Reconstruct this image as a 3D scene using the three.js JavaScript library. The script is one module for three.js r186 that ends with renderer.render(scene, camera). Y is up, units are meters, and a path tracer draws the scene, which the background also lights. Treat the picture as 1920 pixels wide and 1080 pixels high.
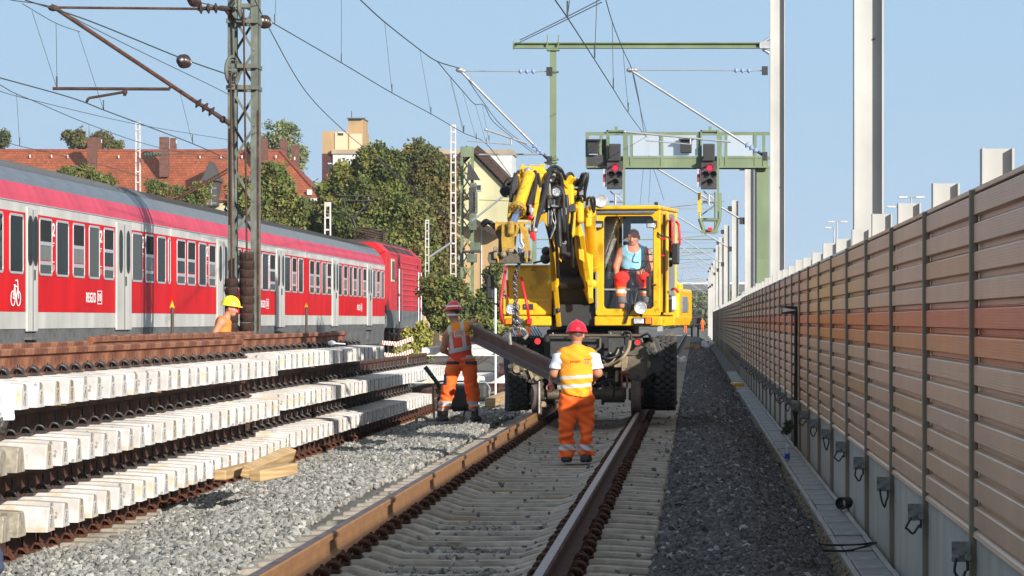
import * as THREE from 'three';
import { mergeGeometries } from 'three/addons/utils/BufferGeometryUtils.js';
import { RoundedBoxGeometry } from 'three/addons/geometries/RoundedBoxGeometry.js';

// ---------------------------------------------------------------- camera, sky, sun, exposure
const scene = new THREE.Scene();
const CAMY = 1.55, F = 6000;                       // eye height; focal length in pixels of a 1920-wide picture
const camera = new THREE.PerspectiveCamera(2 * Math.atan(540 / F) * 180 / Math.PI, 16 / 9, 1, 6000);
camera.position.set(0, CAMY, 0);
camera.lookAt(0, CAMY, -100);
camera.setViewOffset(1920, 1080, -342, -60, 1920, 1080);   // shifted lens, verticals stay upright
scene.add(camera);
const SUN = new THREE.Vector3(1, 0.57, 1.36).normalize();
const sun = new THREE.DirectionalLight(new THREE.Color().setRGB(1, 0.945, 0.85), 5.0);
sun.position.copy(SUN).multiplyScalar(200).add(new THREE.Vector3(-4, 0, -50));
sun.target.position.set(-4, 0, -50);
sun.castShadow = true; sun.shadow.mapSize.set(4096, 4096);
Object.assign(sun.shadow.camera, { left: -90, right: 90, top: 60, bottom: -60, near: 1, far: 600 });
scene.add(sun); scene.add(sun.target);
const renderer = new THREE.WebGLRenderer({ antialias: true });
renderer.toneMapping = THREE.LinearToneMapping;
renderer.toneMappingExposure = 1.5;
renderer.shadowMap.enabled = true;
{
  const w = 512, h = 256, a = new Float32Array(w * h * 4);
  const lerp3 = (p, q, t) => [0, 1, 2].map(i => p[i] + (q[i] - p[i]) * t);
  const C0 = [0.325, 0.43, 0.545], C1 = [0.27, 0.408, 0.555], C2 = [0.36, 0.44, 0.53], C3 = [0.26, 0.31, 0.385];
  for (let j = 0; j < h; j++) for (let i = 0; i < w; i++) {
    const ph = ((i + .5) / w - .5) * 2 * Math.PI, th = ((j + .5) / h - .5) * Math.PI;
    const d = [Math.cos(ph) * Math.cos(th), Math.sin(th), Math.sin(ph) * Math.cos(th)];
    let c;
    if (d[1] < 0) c = [0.16, 0.15, 0.14];
    else {
      const e = th / (Math.PI / 2);
      c = e < .08 ? lerp3(C0, C1, e / .08) : e < .4 ? lerp3(C1, C2, (e - .08) / .32) : lerp3(C2, C3, (e - .4) / .6);
      const s = Math.max(0, d[0] * SUN.x + d[1] * SUN.y + d[2] * SUN.z), g = .25 * Math.pow(s, 6) + .5 * Math.pow(s, 40);
      c = [c[0] + g, c[1] + g * .9, c[2] + g * .75];
    }
    a.set([c[0], c[1], c[2], 1], (j * w + i) * 4);
  }
  const t = new THREE.DataTexture(a, w, h, THREE.RGBAFormat, THREE.FloatType);
  t.mapping = THREE.EquirectangularReflectionMapping; t.magFilter = t.minFilter = THREE.LinearFilter; t.needsUpdate = true;
  scene.background = t; scene.environment = t;
  scene.backgroundIntensity = 1; scene.environmentIntensity = 1;
}

// ---------------------------------------------------------------- helpers
const V = (x, y, z) => new THREE.Vector3(x, y, z);
const W = (px, py, d) => V((px - 1302) * d / F, CAMY - (py - 600) * d / F, -d);   // a picture point at a real distance
const XD = (px, d) => (px - 1302) * d / F, YD = (py, d) => CAMY - (py - 600) * d / F;
function rng(s) { return () => { s |= 0; s = s + 0x6D2B79F5 | 0; let t = Math.imul(s ^ s >>> 15, 1 | s); t = t + Math.imul(t ^ t >>> 7, 61 | t) ^ t; return ((t ^ t >>> 14) >>> 0) / 4294967296; }; }
const R0 = rng(7);
const taken = {};
function numbered(n) { const k = taken[n] = (taken[n] ?? -1) + 1; return k ? n + '_' + String(k).padStart(3, '0') : n; }
function thing(name, label, category, p = [0, 0, 0], group) {
  const o = new THREE.Group(); o.name = numbered(name); o.position.set(...(p.isVector3 ? [p.x, p.y, p.z] : p));
  o.userData = { label, category }; if (group) o.userData.group = group; scene.add(o); return o;
}
function copyOf(o, p, label, group) {
  const c = o.clone(); c.name = numbered(o.name.replace(/_\d\d\d$/, '')); if (p) c.position.set(...p);
  c.userData = { ...o.userData }; if (label) c.userData.label = label; if (group) c.userData.group = group; scene.add(c); return c;
}
const kind = (o, k) => (o.userData = { ...o.userData, kind: k }, o);
const UP = V(0, 1, 0);
function boxUV(g, s = 1) {
  const p = g.attributes.position, n = g.attributes.normal, uv = new Float32Array(p.count * 2);
  for (let i = 0; i < p.count; i++) {
    const ax = Math.abs(n.getX(i)), ay = Math.abs(n.getY(i)), az = Math.abs(n.getZ(i));
    const x = p.getX(i) * s, y = p.getY(i) * s, z = p.getZ(i) * s;
    if (ay >= ax && ay >= az) { uv[2 * i] = x; uv[2 * i + 1] = z; } else if (ax >= az) { uv[2 * i] = z; uv[2 * i + 1] = y; } else { uv[2 * i] = x; uv[2 * i + 1] = y; }
  }
  g.setAttribute('uv', new THREE.BufferAttribute(uv, 2)); return g;
}
function clean(g) {
  g = g.index ? g.toNonIndexed() : g.clone();
  for (const k of Object.keys(g.attributes)) if (!['position', 'normal', 'uv', 'color'].includes(k)) g.deleteAttribute(k);
  if (!g.attributes.normal) g.computeVertexNormals();
  if (!g.attributes.uv) g.setAttribute('uv', new THREE.BufferAttribute(new Float32Array(g.attributes.position.count * 2), 2));
  return g;
}
function basis(dir, up = UP) {
  const z = dir.clone().normalize(); let x = up.clone().cross(z); if (x.lengthSq() < 1e-6) x = V(1, 0, 0).cross(z); x.normalize();
  return new THREE.Matrix4().makeBasis(x, z.clone().cross(x), z);
}
class MB {
  constructor(m) { this.g = []; this.m = m || null; }
  add(g, m) { g = clean(g); g.deleteAttribute('color'); if (m) g.applyMatrix4(m); if (this.m) g.applyMatrix4(this.m); this.g.push(g); return this; }
  box(x, y, z, sx, sy, sz, ry = 0, rx = 0, rz = 0) { return this.add(new THREE.BoxGeometry(sx, sy, sz), new THREE.Matrix4().makeRotationFromEuler(new THREE.Euler(rx, ry, rz)).setPosition(x, y, z)); }
  rbox(x, y, z, sx, sy, sz, r = .02, ry = 0, rx = 0, rz = 0) { return this.add(new RoundedBoxGeometry(sx, sy, sz, 2, Math.min(r, sx / 2.01, sy / 2.01, sz / 2.01)), new THREE.Matrix4().makeRotationFromEuler(new THREE.Euler(rx, ry, rz)).setPosition(x, y, z)); }
  span(x0, x1, y0, y1, z0, z1, r = 0) { const a = [(x0 + x1) / 2, (y0 + y1) / 2, (z0 + z1) / 2, Math.abs(x1 - x0), Math.abs(y1 - y0), Math.abs(z1 - z0)]; return r ? this.rbox(...a, r) : this.box(...a); }
  bar(a, b, r, seg = 10, r2) { const d = b.clone().sub(a), L = d.length(); const g = new THREE.CylinderGeometry(r2 ?? r, r, L, seg); g.rotateX(Math.PI / 2); return this.add(g, basis(d).setPosition(a.clone().add(b).multiplyScalar(.5))); }
  beam(a, b, w, h, up = UP) { const d = b.clone().sub(a); return this.add(new THREE.BoxGeometry(w, h, d.length()), basis(d, up).setPosition(a.clone().add(b).multiplyScalar(.5))); }
  tube(pts, r, n = 0, rad = 6, tension = .5) { return this.add(new THREE.TubeGeometry(new THREE.CatmullRomCurve3(pts, false, 'catmullrom', tension), n || pts.length * 6, r, rad)); }
  line(pts, r, rad = 5) { for (let i = 0; i + 1 < pts.length; i++) this.bar(pts[i], pts[i + 1], r, rad); return this; }
  // outline in x,y extruded along z by depth (towards +z), bevelled
  poly(pts, depth, z0 = 0, bev = 0, holes = []) {
    const s = new THREE.Shape(pts.map(p => new THREE.Vector2(p[0], p[1])));
    for (const h of holes) s.holes.push(h.isPath ? h : new THREE.Path(h.map(p => new THREE.Vector2(p[0], p[1]))));
    const g = new THREE.ExtrudeGeometry(s, { depth: depth - 2 * bev, bevelEnabled: bev > 0, bevelSize: bev, bevelThickness: bev, bevelOffset: -bev, bevelSegments: 2, curveSegments: 8 });
    g.translate(0, 0, z0 + bev); return this.add(g);
  }
  lathe(pts, a, dir, seg = 20) { const g = new THREE.LatheGeometry(pts.map(p => new THREE.Vector2(p[0], p[1])), seg); g.rotateX(Math.PI / 2); return this.add(g, basis(dir).setPosition(a)); }
  ball(p, r, sx = 1, sy = 1, sz = 1, n = 12) { const g = new THREE.SphereGeometry(r, n, Math.max(6, n * .7 | 0)); g.scale(sx, sy, sz); return this.add(g, new THREE.Matrix4().setPosition(p.x, p.y, p.z)); }
  torus(p, dir, R, r, arc = Math.PI * 2, n = 20) { return this.add(new THREE.TorusGeometry(R, r, 6, n, arc), basis(dir).setPosition(p)); }
  geo() { return boxUV(mergeGeometries(this.g)); }
  build(name, mat, parent) {
    const g = this.geo(), o = V(0, 0, 0);
    for (let q = parent; q && q !== scene; q = q.parent) o.add(q.position);
    g.translate(-o.x, -o.y, -o.z);
    const m = new THREE.Mesh(g, mat); m.name = parent && parent !== scene ? name : numbered(name); m.castShadow = m.receiveShadow = true;
    (parent || scene).add(m); return m;
  }
}
function solo(mb, name, mat, label, category, base, group) {        // a thing that is one mesh, its origin at its base
  const g = mb.geo(); g.translate(-base.x, -base.y, -base.z);
  const m = new THREE.Mesh(g, mat); m.name = numbered(name); m.position.copy(base); m.userData = { label, category }; if (group) m.userData.group = group;
  m.castShadow = m.receiveShadow = true; scene.add(m); return m;
}
const setting = (mb, name, mat) => kind(mb.build(name, mat, scene), 'structure');
function pm(name, geo, mat, parent, x = 0, y = 0, z = 0, ry = 0) { const m = new THREE.Mesh(geo, mat); m.name = name; m.position.set(x, y, z); m.rotation.y = ry; m.castShadow = m.receiveShadow = true; parent.add(m); return m; }
function rrect(x0, x1, y0, y1, r) {
  const s = new THREE.Path(); s.moveTo(x0 + r, y0); s.lineTo(x1 - r, y0); s.absarc(x1 - r, y0 + r, r, -Math.PI / 2, 0); s.lineTo(x1, y1 - r); s.absarc(x1 - r, y1 - r, r, 0, Math.PI / 2);
  s.lineTo(x0 + r, y1); s.absarc(x0 + r, y1 - r, r, Math.PI / 2, Math.PI); s.lineTo(x0, y0 + r); s.absarc(x0 + r, y0 + r, r, Math.PI, 1.5 * Math.PI); s.isPath = true; return s;
}
const rpts = (x0, x1, y0, y1, r, n = 5) => rrect(x0, x1, y0, y1, r).getPoints(n).slice(0, -1).map(p => [p.x, p.y]);

// ---------------------------------------------------------------- textures and materials
function vnoise(seed, per) {                                        // periodic value noise
  const r = rng(seed), t = new Float32Array(per * per); for (let i = 0; i < t.length; i++) t[i] = r();
  return (x, y) => { const xi = Math.floor(x), yi = Math.floor(y), fx = x - xi, fy = y - yi, u = fx * fx * (3 - 2 * fx), v = fy * fy * (3 - 2 * fy);
    const a = ((xi % per) + per) % per, b = (a + 1) % per, c = ((yi % per) + per) % per, d = (c + 1) % per;
    return (t[c * per + a] * (1 - u) + t[c * per + b] * u) * (1 - v) + (t[d * per + a] * (1 - u) + t[d * per + b] * u) * v; };
}
function fbm(seed, per, oct) { const ns = []; for (let i = 0; i < oct; i++) ns.push(vnoise(seed + i * 13, per << i)); return (x, y) => { let s = 0, a = .5, n = 0; for (let i = 0; i < oct; i++) { s += a * ns[i](x * per * (1 << i), y * per * (1 << i)); n += a; a *= .55; } return s / n; }; }
function tex(n, fn, srgb = true, rx = 1, ry = rx, m = n) {
  const a = new Uint8Array(n * m * 4);
  for (let j = 0; j < m; j++) for (let i = 0; i < n; i++) { const c = fn(i / n, j / m), k = (j * n + i) * 4; for (let q = 0; q < 3; q++) a[k + q] = Math.max(0, Math.min(255, (c.length ? c[q] : c) * 255)); a[k + 3] = 255; }
  const t = new THREE.DataTexture(a, n, m, THREE.RGBAFormat); t.wrapS = t.wrapT = THREE.RepeatWrapping; t.magFilter = THREE.LinearFilter; t.minFilter = THREE.LinearMipmapLinearFilter; t.generateMipmaps = true;
  if (srgb) t.colorSpace = THREE.SRGBColorSpace; t.repeat.set(rx, ry); t.needsUpdate = true; return t;
}
const rep = (t, x, y = x) => { const c = t.clone(); c.repeat.set(x, y); c.needsUpdate = true; return c; };
const n1 = fbm(11, 4, 6), n2 = fbm(29, 8, 5), n3 = fbm(53, 16, 4), n4 = fbm(71, 3, 3);
const sm = (a, b, x) => { const t = Math.max(0, Math.min(1, (x - a) / (b - a))); return t * t * (3 - 2 * t); };
const mix = (a, b, t) => a + (b - a) * t, mix3 = (a, b, t) => [mix(a[0], b[0], t), mix(a[1], b[1], t), mix(a[2], b[2], t)];
const T = {};
T.grime = tex(512, (x, y) => { const v = .72 + .5 * (n1(x, y) - .5) + .25 * (n3(x, y) - .5); const s = sm(.62, .75, n2(x + .3, y)); return [v + .12 - s * .12, v + .11 - s * .14, v + .10 - s * .17]; });
T.fine = tex(512, (x, y) => { const v = .86 + .22 * (n3(x, y) - .5) + .12 * (n1(x, y) - .5); return [v, v, v]; });
T.conc = tex(512, (x, y) => { const v = .85 + .30 * (n1(x, y) - .5) + .16 * (n3(x, y) - .5), p = sm(.72, .8, n3(x * 1 + .5, y)) * .26, s = sm(.52, .75, n2(y, x)) * .10; return [v - p + .02, v - p - s * .6, v - p - s * 1.7]; });
T.paint = tex(512, (x, y) => { const a = n1(x, y), d = sm(.56, .78, n2(x, y * .6)) * .20, s = sm(.72, .80, n3(x, y)) * .38, k = sm(.6, .75, n1(y + .4, x * .2)) * .14; const v = .97 + .12 * (a - .5) - d - k; return mix3([v, v * (.99 - d * .1), v * (1 - d * .2)], [.42, .40, .42], s); });
T.rust = tex(512, (x, y) => { const a = n1(x, y), b = n3(x, y); return mix3([.93, .86, .78], [.60, .44, .36], sm(.3, .72, a * .6 + b * .4)); });
T.bump = tex(512, (x, y) => n3(x, y) * .6 + n1(x, y) * .4, false);
T.wall = tex(512, (x, y) => { const a = n2(x * .5, y * .06), b = n1(x, y), d = sm(.5, .8, n2(x * .25 + .3, y * .03)) * .16; const v = .90 + .16 * (a - .5) + .16 * (b - .5) - d; return [v, v * .985, v * .965]; });
T.streak = tex(512, (x, y) => { const a = n2(x, y * .125), b = n1(x, y); const v = .84 + .22 * (a - .5) + .16 * (b - .5); return [v, v * .99, v * .97]; });
T.wood = tex(512, (x, y) => { const g = n3(x * .25 + .02 * n1(x, y), y), r = .5 + .5 * Math.sin((y * 24 + 3 * n1(x * .25, y)) * 2); const v = .74 + .3 * (g - .5) + .1 * r; return [v, v * .95, v * .86]; });
T.soil = tex(512, (x, y) => { const a = n3(x, y), b = n1(x, y); return mix3([.50, .49, .48], [.92, .91, .88], a * .7 + b * .3); });
const MATS = {};
function std(c, o = {}) {
  const m = new THREE.MeshStandardMaterial({ roughness: .7, metalness: 0, ...o });
  if (c) m.color.setRGB(...c); return m;
}
const M = {
  white: std([.70, .70, .68], { map: rep(T.conc, .9), bumpMap: rep(T.bump, 2), bumpScale: .003, roughness: .9 }),
  white2: std([.64, .635, .605], { map: rep(T.conc, .7), bumpMap: rep(T.bump, 2), bumpScale: .003, roughness: .9 }),
  oldconc: std([.375, .335, .28], { map: rep(T.grime, .9), bumpMap: rep(T.bump, 2), bumpScale: .004, roughness: .95 }),
  stained: std([.42, .38, .31], { map: rep(T.grime, 1.8), bumpMap: rep(T.bump, 2), bumpScale: .004, roughness: .95 }),
  plinth: std([.44, .43, .42], { map: rep(T.streak, .35), bumpMap: rep(T.bump, 1), bumpScale: .003, roughness: .92 }),
  cover: std([.215, .21, .21], { map: rep(T.grime, .8), bumpMap: rep(T.bump, 2), bumpScale: .003, roughness: .6 }),
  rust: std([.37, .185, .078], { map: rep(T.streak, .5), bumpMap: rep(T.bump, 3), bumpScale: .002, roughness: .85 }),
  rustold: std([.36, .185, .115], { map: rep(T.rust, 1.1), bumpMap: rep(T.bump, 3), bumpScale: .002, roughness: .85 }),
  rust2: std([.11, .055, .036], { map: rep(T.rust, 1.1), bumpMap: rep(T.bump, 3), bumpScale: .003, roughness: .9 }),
  rust3: std([.15, .066, .038], { map: rep(T.rust, 2), roughness: .9 }),
  rusttrack: std([.10, .05, .032], { map: rep(T.rust, 3), roughness: .9 }),
  dulltop: std([.17, .12, .115], { metalness: .3, roughness: .5, map: rep(T.rust, 1) }),
  railtop: std([.29, .225, .21], { metalness: .35, roughness: .5, map: rep(T.fine, 2) }),
  railnew: std([.10, .062, .045], { map: rep(T.rust, 1), bumpMap: rep(T.bump, 3), bumpScale: .002, roughness: .65, metalness: .2 }),
  clip: std([.06, .05, .048], { roughness: .45, metalness: .3 }),
  spacer: std([.30, .20, .11], { map: rep(T.wood, 1), roughness: .9 }),
  timber: std([.72, .53, .32], { map: rep(T.wood, .8, 2.2), bumpMap: rep(T.bump, 2), bumpScale: .002, roughness: .85 }),
  mark: std([.05, .05, .05], { roughness: .9 }),
  steel: std([.60, .60, .60], { map: rep(T.streak, .25), roughness: .55, metalness: .15 }),
  galv: std([.55, .56, .58], { roughness: .42, metalness: .55, map: rep(T.fine, 1) }),
  green: std([.205, .275, .16], { map: rep(T.streak, .3), roughness: .6 }),
  greenold: std([.15, .17, .145], { map: rep(T.grime, .5), bumpMap: rep(T.bump, 1), bumpScale: .003, roughness: .75 }),
  greendark: std([.13, .17, .12], { map: rep(T.grime, .6), roughness: .75 }),
  rustbrown: std([.12, .065, .045], { map: rep(T.rust, 1), roughness: .85 }),
  cast: std([.085, .06, .05], { map: rep(T.rust, 2), bumpMap: rep(T.bump, 4), bumpScale: .006, roughness: .85 }),
  black: std([.018, .018, .02], { roughness: .5 }),
  dark: std([.045, .045, .047], { roughness: .6, map: rep(T.grime, 1.5) }),
  wire: std([.045, .055, .05], { roughness: .6, metalness: .3 }),
  insul: std([.035, .02, .018], { roughness: .25 }),
  insulblue: std([.25, .32, .48], { roughness: .3 }),
  rubber: std([.035, .034, .034], { map: rep(T.grime, 2), roughness: .85, bumpMap: rep(T.bump, 4), bumpScale: .003 }),
  tread: std([.085, .083, .08], { map: rep(T.grime, 2), roughness: .9 }),
  yellow: std([.75, .435, .012], { map: rep(T.paint, .55), roughnessMap: rep(T.bump, .7), roughness: .75 }),
  yellowdirty: std([.50, .30, .035], { map: rep(T.grime, 2.2), bumpMap: rep(T.bump, 3), bumpScale: .004, roughness: .6 }),
  chrome: std([.80, .81, .83], { metalness: 1, roughness: .18 }),
  lens: std([.62, .64, .66], { metalness: .6, roughness: .12, bumpMap: rep(T.bump, 14), bumpScale: .006 }),
  amber: std([.85, .20, .01], { roughness: .25 }),
  redpaint: std([.62, .012, .02], { roughness: .4 }),
  hose: std([.017, .017, .018], { roughness: .55 }),
  oily: std([.15, .125, .09], { map: rep(T.grime, 2.5), bumpMap: rep(T.bump, 4), bumpScale: .004, roughness: .55, metalness: .25 }),
  oilylight: std([.34, .27, .17], { map: rep(T.grime, 2.5), roughness: .6 }),
  bluerod: std([.32, .42, .68], { metalness: .85, roughness: .2 }),
  glass: new THREE.MeshPhysicalMaterial({ color: 0xffffff, transmission: 1, thickness: 0, roughness: .02, ior: 1.45 }),
  greytrim: std([.24, .27, .31], { roughness: .5, map: rep(T.fine, 1) }),
};
// ---------------------------------------------------------------- ground, track, ballast
const PROF = [[-900, .1], [-200, .1], [-40, .05], [-16, .12], [-11.6, .12], [-8.6, .0], [-8.0, -.15], [-7.6, -.42], [-4.75, -.41], [-4.45, -.33], [-4.0, -.11], [-3.3, -.04], [-2.9, -.06], [-2.6, -.20], [-.5, -.20], [-.25, -.07], [.25, -.06], [.5, -.10], [.85, -.30], [1.1, -.47], [1.25, -.50], [1.9, -.52], [6, -.6], [60, -.6], [900, -.6]];
function groundY(x) { for (let i = 0; i + 1 < PROF.length; i++) if (x <= PROF[i + 1][0]) { const [a, ya] = PROF[i], [b, yb] = PROF[i + 1]; return ya + (yb - ya) * (x - a) / (b - a); } return -.6; }
{
  const zs = [20, 5, 0, -8]; for (let z = -12; z > -80; z -= 2) zs.push(z); for (let z = -80; z > -400; z -= 20) zs.push(z); zs.push(-500, -700, -1000, -1600, -2500, -4000);
  const pos = [], nor = [], uv = [], idx = [], r = rng(3);
  zs.forEach(z => PROF.forEach(([x, y]) => { const j = x > -8 && x < 1.3 && z > -80 ? (r() - .5) * .03 : 0; pos.push(x * (Math.abs(x) > 100 ? 4 : 1), y + j, z); uv.push(x / 1.6, z / 1.6); }));
  const n = PROF.length;
  for (let j = 0; j + 1 < zs.length; j++) for (let i = 0; i + 1 < n; i++) { const a = j * n + i; idx.push(a, a + 1, a + n, a + 1, a + n + 1, a + n); }
  const g = new THREE.BufferGeometry(); g.setAttribute('position', new THREE.Float32BufferAttribute(pos, 3)); g.setAttribute('uv', new THREE.Float32BufferAttribute(uv, 2)); g.setIndex(idx); g.computeVertexNormals();
  const m = new THREE.Mesh(g, std([.20, .19, .175], { map: T.soil, bumpMap: rep(T.bump, 1), bumpScale: .03, roughness: 1 })); m.name = 'ground'; m.receiveShadow = true; kind(m, 'structure'); scene.add(m);
}
function sleeperGeo(seed = 1) {
  const r = rng(seed), st = [[-1.3, -.028, .082, .145], [-1.29, -.018, .085, .15], [-1.0, 0, .096, .15], [-.56, 0, .096, .15], [-.40, -.052, .086, .14], [0, -.058, .08, .135], [.40, -.052, .086, .14], [.56, 0, .096, .15], [1.0, 0, .096, .15], [1.29, -.018, .085, .15], [1.3, -.028, .082, .145]];
  const sec = st.map(([x, y, wt, wb]) => [[-wb, -.21], [-wt - .008, y - .022], [-wt + .008, y - .003], [0, y], [wt - .008, y - .003], [wt + .008, y - .022], [wb, -.21]].map(p => [x, p[1] + (p[1] > -.2 ? (r() - .5) * .004 : 0), p[0]]));
  const pos = [], tri = (a, b, c) => pos.push(...a, ...b, ...c);
  for (let i = 0; i + 1 < sec.length; i++) for (let k = 0; k < 7; k++) { const a = sec[i][k], b = sec[i][(k + 1) % 7], c = sec[i + 1][k], d = sec[i + 1][(k + 1) % 7]; tri(a, b, c); tri(b, d, c); }
  for (const [s, f] of [[sec[0], 1], [sec[sec.length - 1], 0]]) for (let k = 1; k < 6; k++) f ? tri(s[0], s[k + 1], s[k]) : tri(s[0], s[k], s[k + 1]);
  const g = new THREE.BufferGeometry(); g.setAttribute('position', new THREE.Float32BufferAttribute(pos, 3)); g.computeVertexNormals(); boxUV(g);
  const uv = g.attributes.uv; for (let i = 0; i < uv.count; i++) uv.setXY(i, uv.getX(i) + seed * .37, uv.getY(i) + seed * .61);
  return g;
}
const SLEEPER = [1, 2, 3, 4, 5].map(sleeperGeo);
const RAILP = [[-.075, 0], [.075, 0], [.075, .011], [.02, .03], [.0085, .05], [.0085, .118], [.034, .130], [.036, .163], [.027, .172], [-.027, .172], [-.036, .163], [-.034, .130], [-.0085, .118], [-.0085, .05], [-.02, .03], [-.075, .011]];
const railGeo = (L, s = 1) => new MB().poly(RAILP.map(p => [p[0] * s, p[1] * s]), L, -L / 2).geo();
const CLIPPTS = [[.06, .03, -.075], [.09, .085, -.08], [.145, .075, -.065], [.165, .035, -.035], [.12, .055, 0], [.165, .035, .035], [.145, .075, .065], [.09, .085, .08], [.06, .03, .075]];
function clipGeo(boltH, sides, k = .78) {                            // one spring clip, or both of a rail joined
  const b = new MB();
  for (const s of sides) {
    b.tube(CLIPPTS.map(p => V((.075 + (p[0] - .06) * k) * s, p[1] * k, p[2] * k)), .0125, 20, 5);
    b.bar(V(.118 * s, 0, 0), V(.118 * s, boltH, 0), .011, 6); b.bar(V(.118 * s, .045, 0), V(.118 * s, .07, 0), .02, 6);
    b.beam(V(.08 * s, .008, 0), V(.165 * s, .010, 0), .10, .022);
  }
  return b.geo();
}
const CLIP = clipGeo(.09, [-1, 1]), CLIPOUT = clipGeo(.095, [1]), CLIPIN = clipGeo(.09, [-1]), CLIPLONG = clipGeo(.16, [1]);
{ // the working track
  const XC = -1.58, t = thing('railway_track', 'railway track on concrete sleepers carrying the yellow excavator and the walking man', 'railway track', [XC, -.1, -17]);
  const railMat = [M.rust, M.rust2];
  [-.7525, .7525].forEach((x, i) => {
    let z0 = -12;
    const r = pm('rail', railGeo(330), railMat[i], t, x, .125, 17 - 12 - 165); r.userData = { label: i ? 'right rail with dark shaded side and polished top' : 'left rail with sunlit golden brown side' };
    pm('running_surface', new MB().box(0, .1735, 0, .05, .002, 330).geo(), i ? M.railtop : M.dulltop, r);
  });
  const mats = [M.oldconc, std([.405, .36, .30], { map: rep(T.grime, .9), bumpMap: rep(T.bump, 2), bumpScale: .004, roughness: .95 }), std([.345, .31, .26], { map: rep(T.conc, .7), bumpMap: rep(T.bump, 2), bumpScale: .004, roughness: .95 })];
  const r = rng(21);
  for (let i = 0; i < 140; i++) {
    const d = 15.4 + i * .6, s = pm('sleeper', SLEEPER[i % 5], mats[(r() * 3) | 0], t, (r() - .5) * .02, .1 + (r() - .5) * .006, 17 - d, (r() - .5) * .008 + (i & 1 ? Math.PI : 0));
    if (i < 74) for (const x of [-.7525, .7525]) { pm('rail_clip', CLIPOUT, M.rusttrack, s, x, .004, 0, 0); pm('rail_clip', CLIPIN, M.rusttrack, s, x, .004, 0); }
    else for (const x of [-.7525, .7525]) kind(pm('rail_clip', CLIP, M.rusttrack, s, x, .004, 0), 'stuff');
  }
  const f = new MB(); for (let d = 99.4; d < 330; d += .6) f.box(XC, -.1, -d, 2.6, .2, .24); kind(f.build('sleeper', M.oldconc, t), 'stuff');
}
// ballast stones: countless, instanced
const STONE = [];
for (let k = 0; k < 4; k++) {
  const g = new THREE.IcosahedronGeometry(1, 0).toNonIndexed(), p = g.attributes.position, map = {}, r = rng(90 + k);
  for (let i = 0; i < p.count; i++) { const key = [p.getX(i), p.getY(i), p.getZ(i)].map(v => v.toFixed(3)).join(); const s = map[key] ??= [.62 + r() * .7, .62 + r() * .7, .62 + r() * .7]; p.setXYZ(i, p.getX(i) * s[0] * 1.15, p.getY(i) * s[1] * .75, p.getZ(i) * s[2]); }
  g.computeVertexNormals(); boxUV(g, .5); STONE.push(g);
}
function stones(name, label, list, base, tone) {
  const t = thing(name, label, 'gravel', [0, 0, 0]); kind(t, 'stuff');
  const r = rng(list.length), q = new THREE.Quaternion(), m4 = new THREE.Matrix4(), c = new THREE.Color();
  const mat = std([1, 1, 1], { roughness: .95, map: T.fine });
  for (let k = 0; k < 4; k++) {
    const L = list.filter((_, i) => i % 4 === k), im = new THREE.InstancedMesh(STONE[k], mat, L.length); im.name = 'stone'; im.castShadow = im.receiveShadow = true;
    L.forEach(([x, y, z, s], i) => {
      q.setFromEuler(new THREE.Euler(r() * 6.3, r() * 6.3, r() * 6.3)); m4.compose(V(x, y, z), q, V(s * (.8 + r() * .6), s * (.7 + r() * .5), s * (.8 + r() * .6))); im.setMatrixAt(i, m4);
      const v = tone(r, x, z); im.setColorAt(i, c.setRGB(base[0] * v[0], base[1] * v[1], base[2] * v[2]));
    });
    t.add(im);
  }
  return t;
}
const greyTone = r => { const u = r(), v = u > .93 ? 1.9 : u < .1 ? .5 : .7 + r() * .75, w = r(); return [v * (1 + .07 * w), v, v * (.97 - .05 * w)]; };
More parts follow.
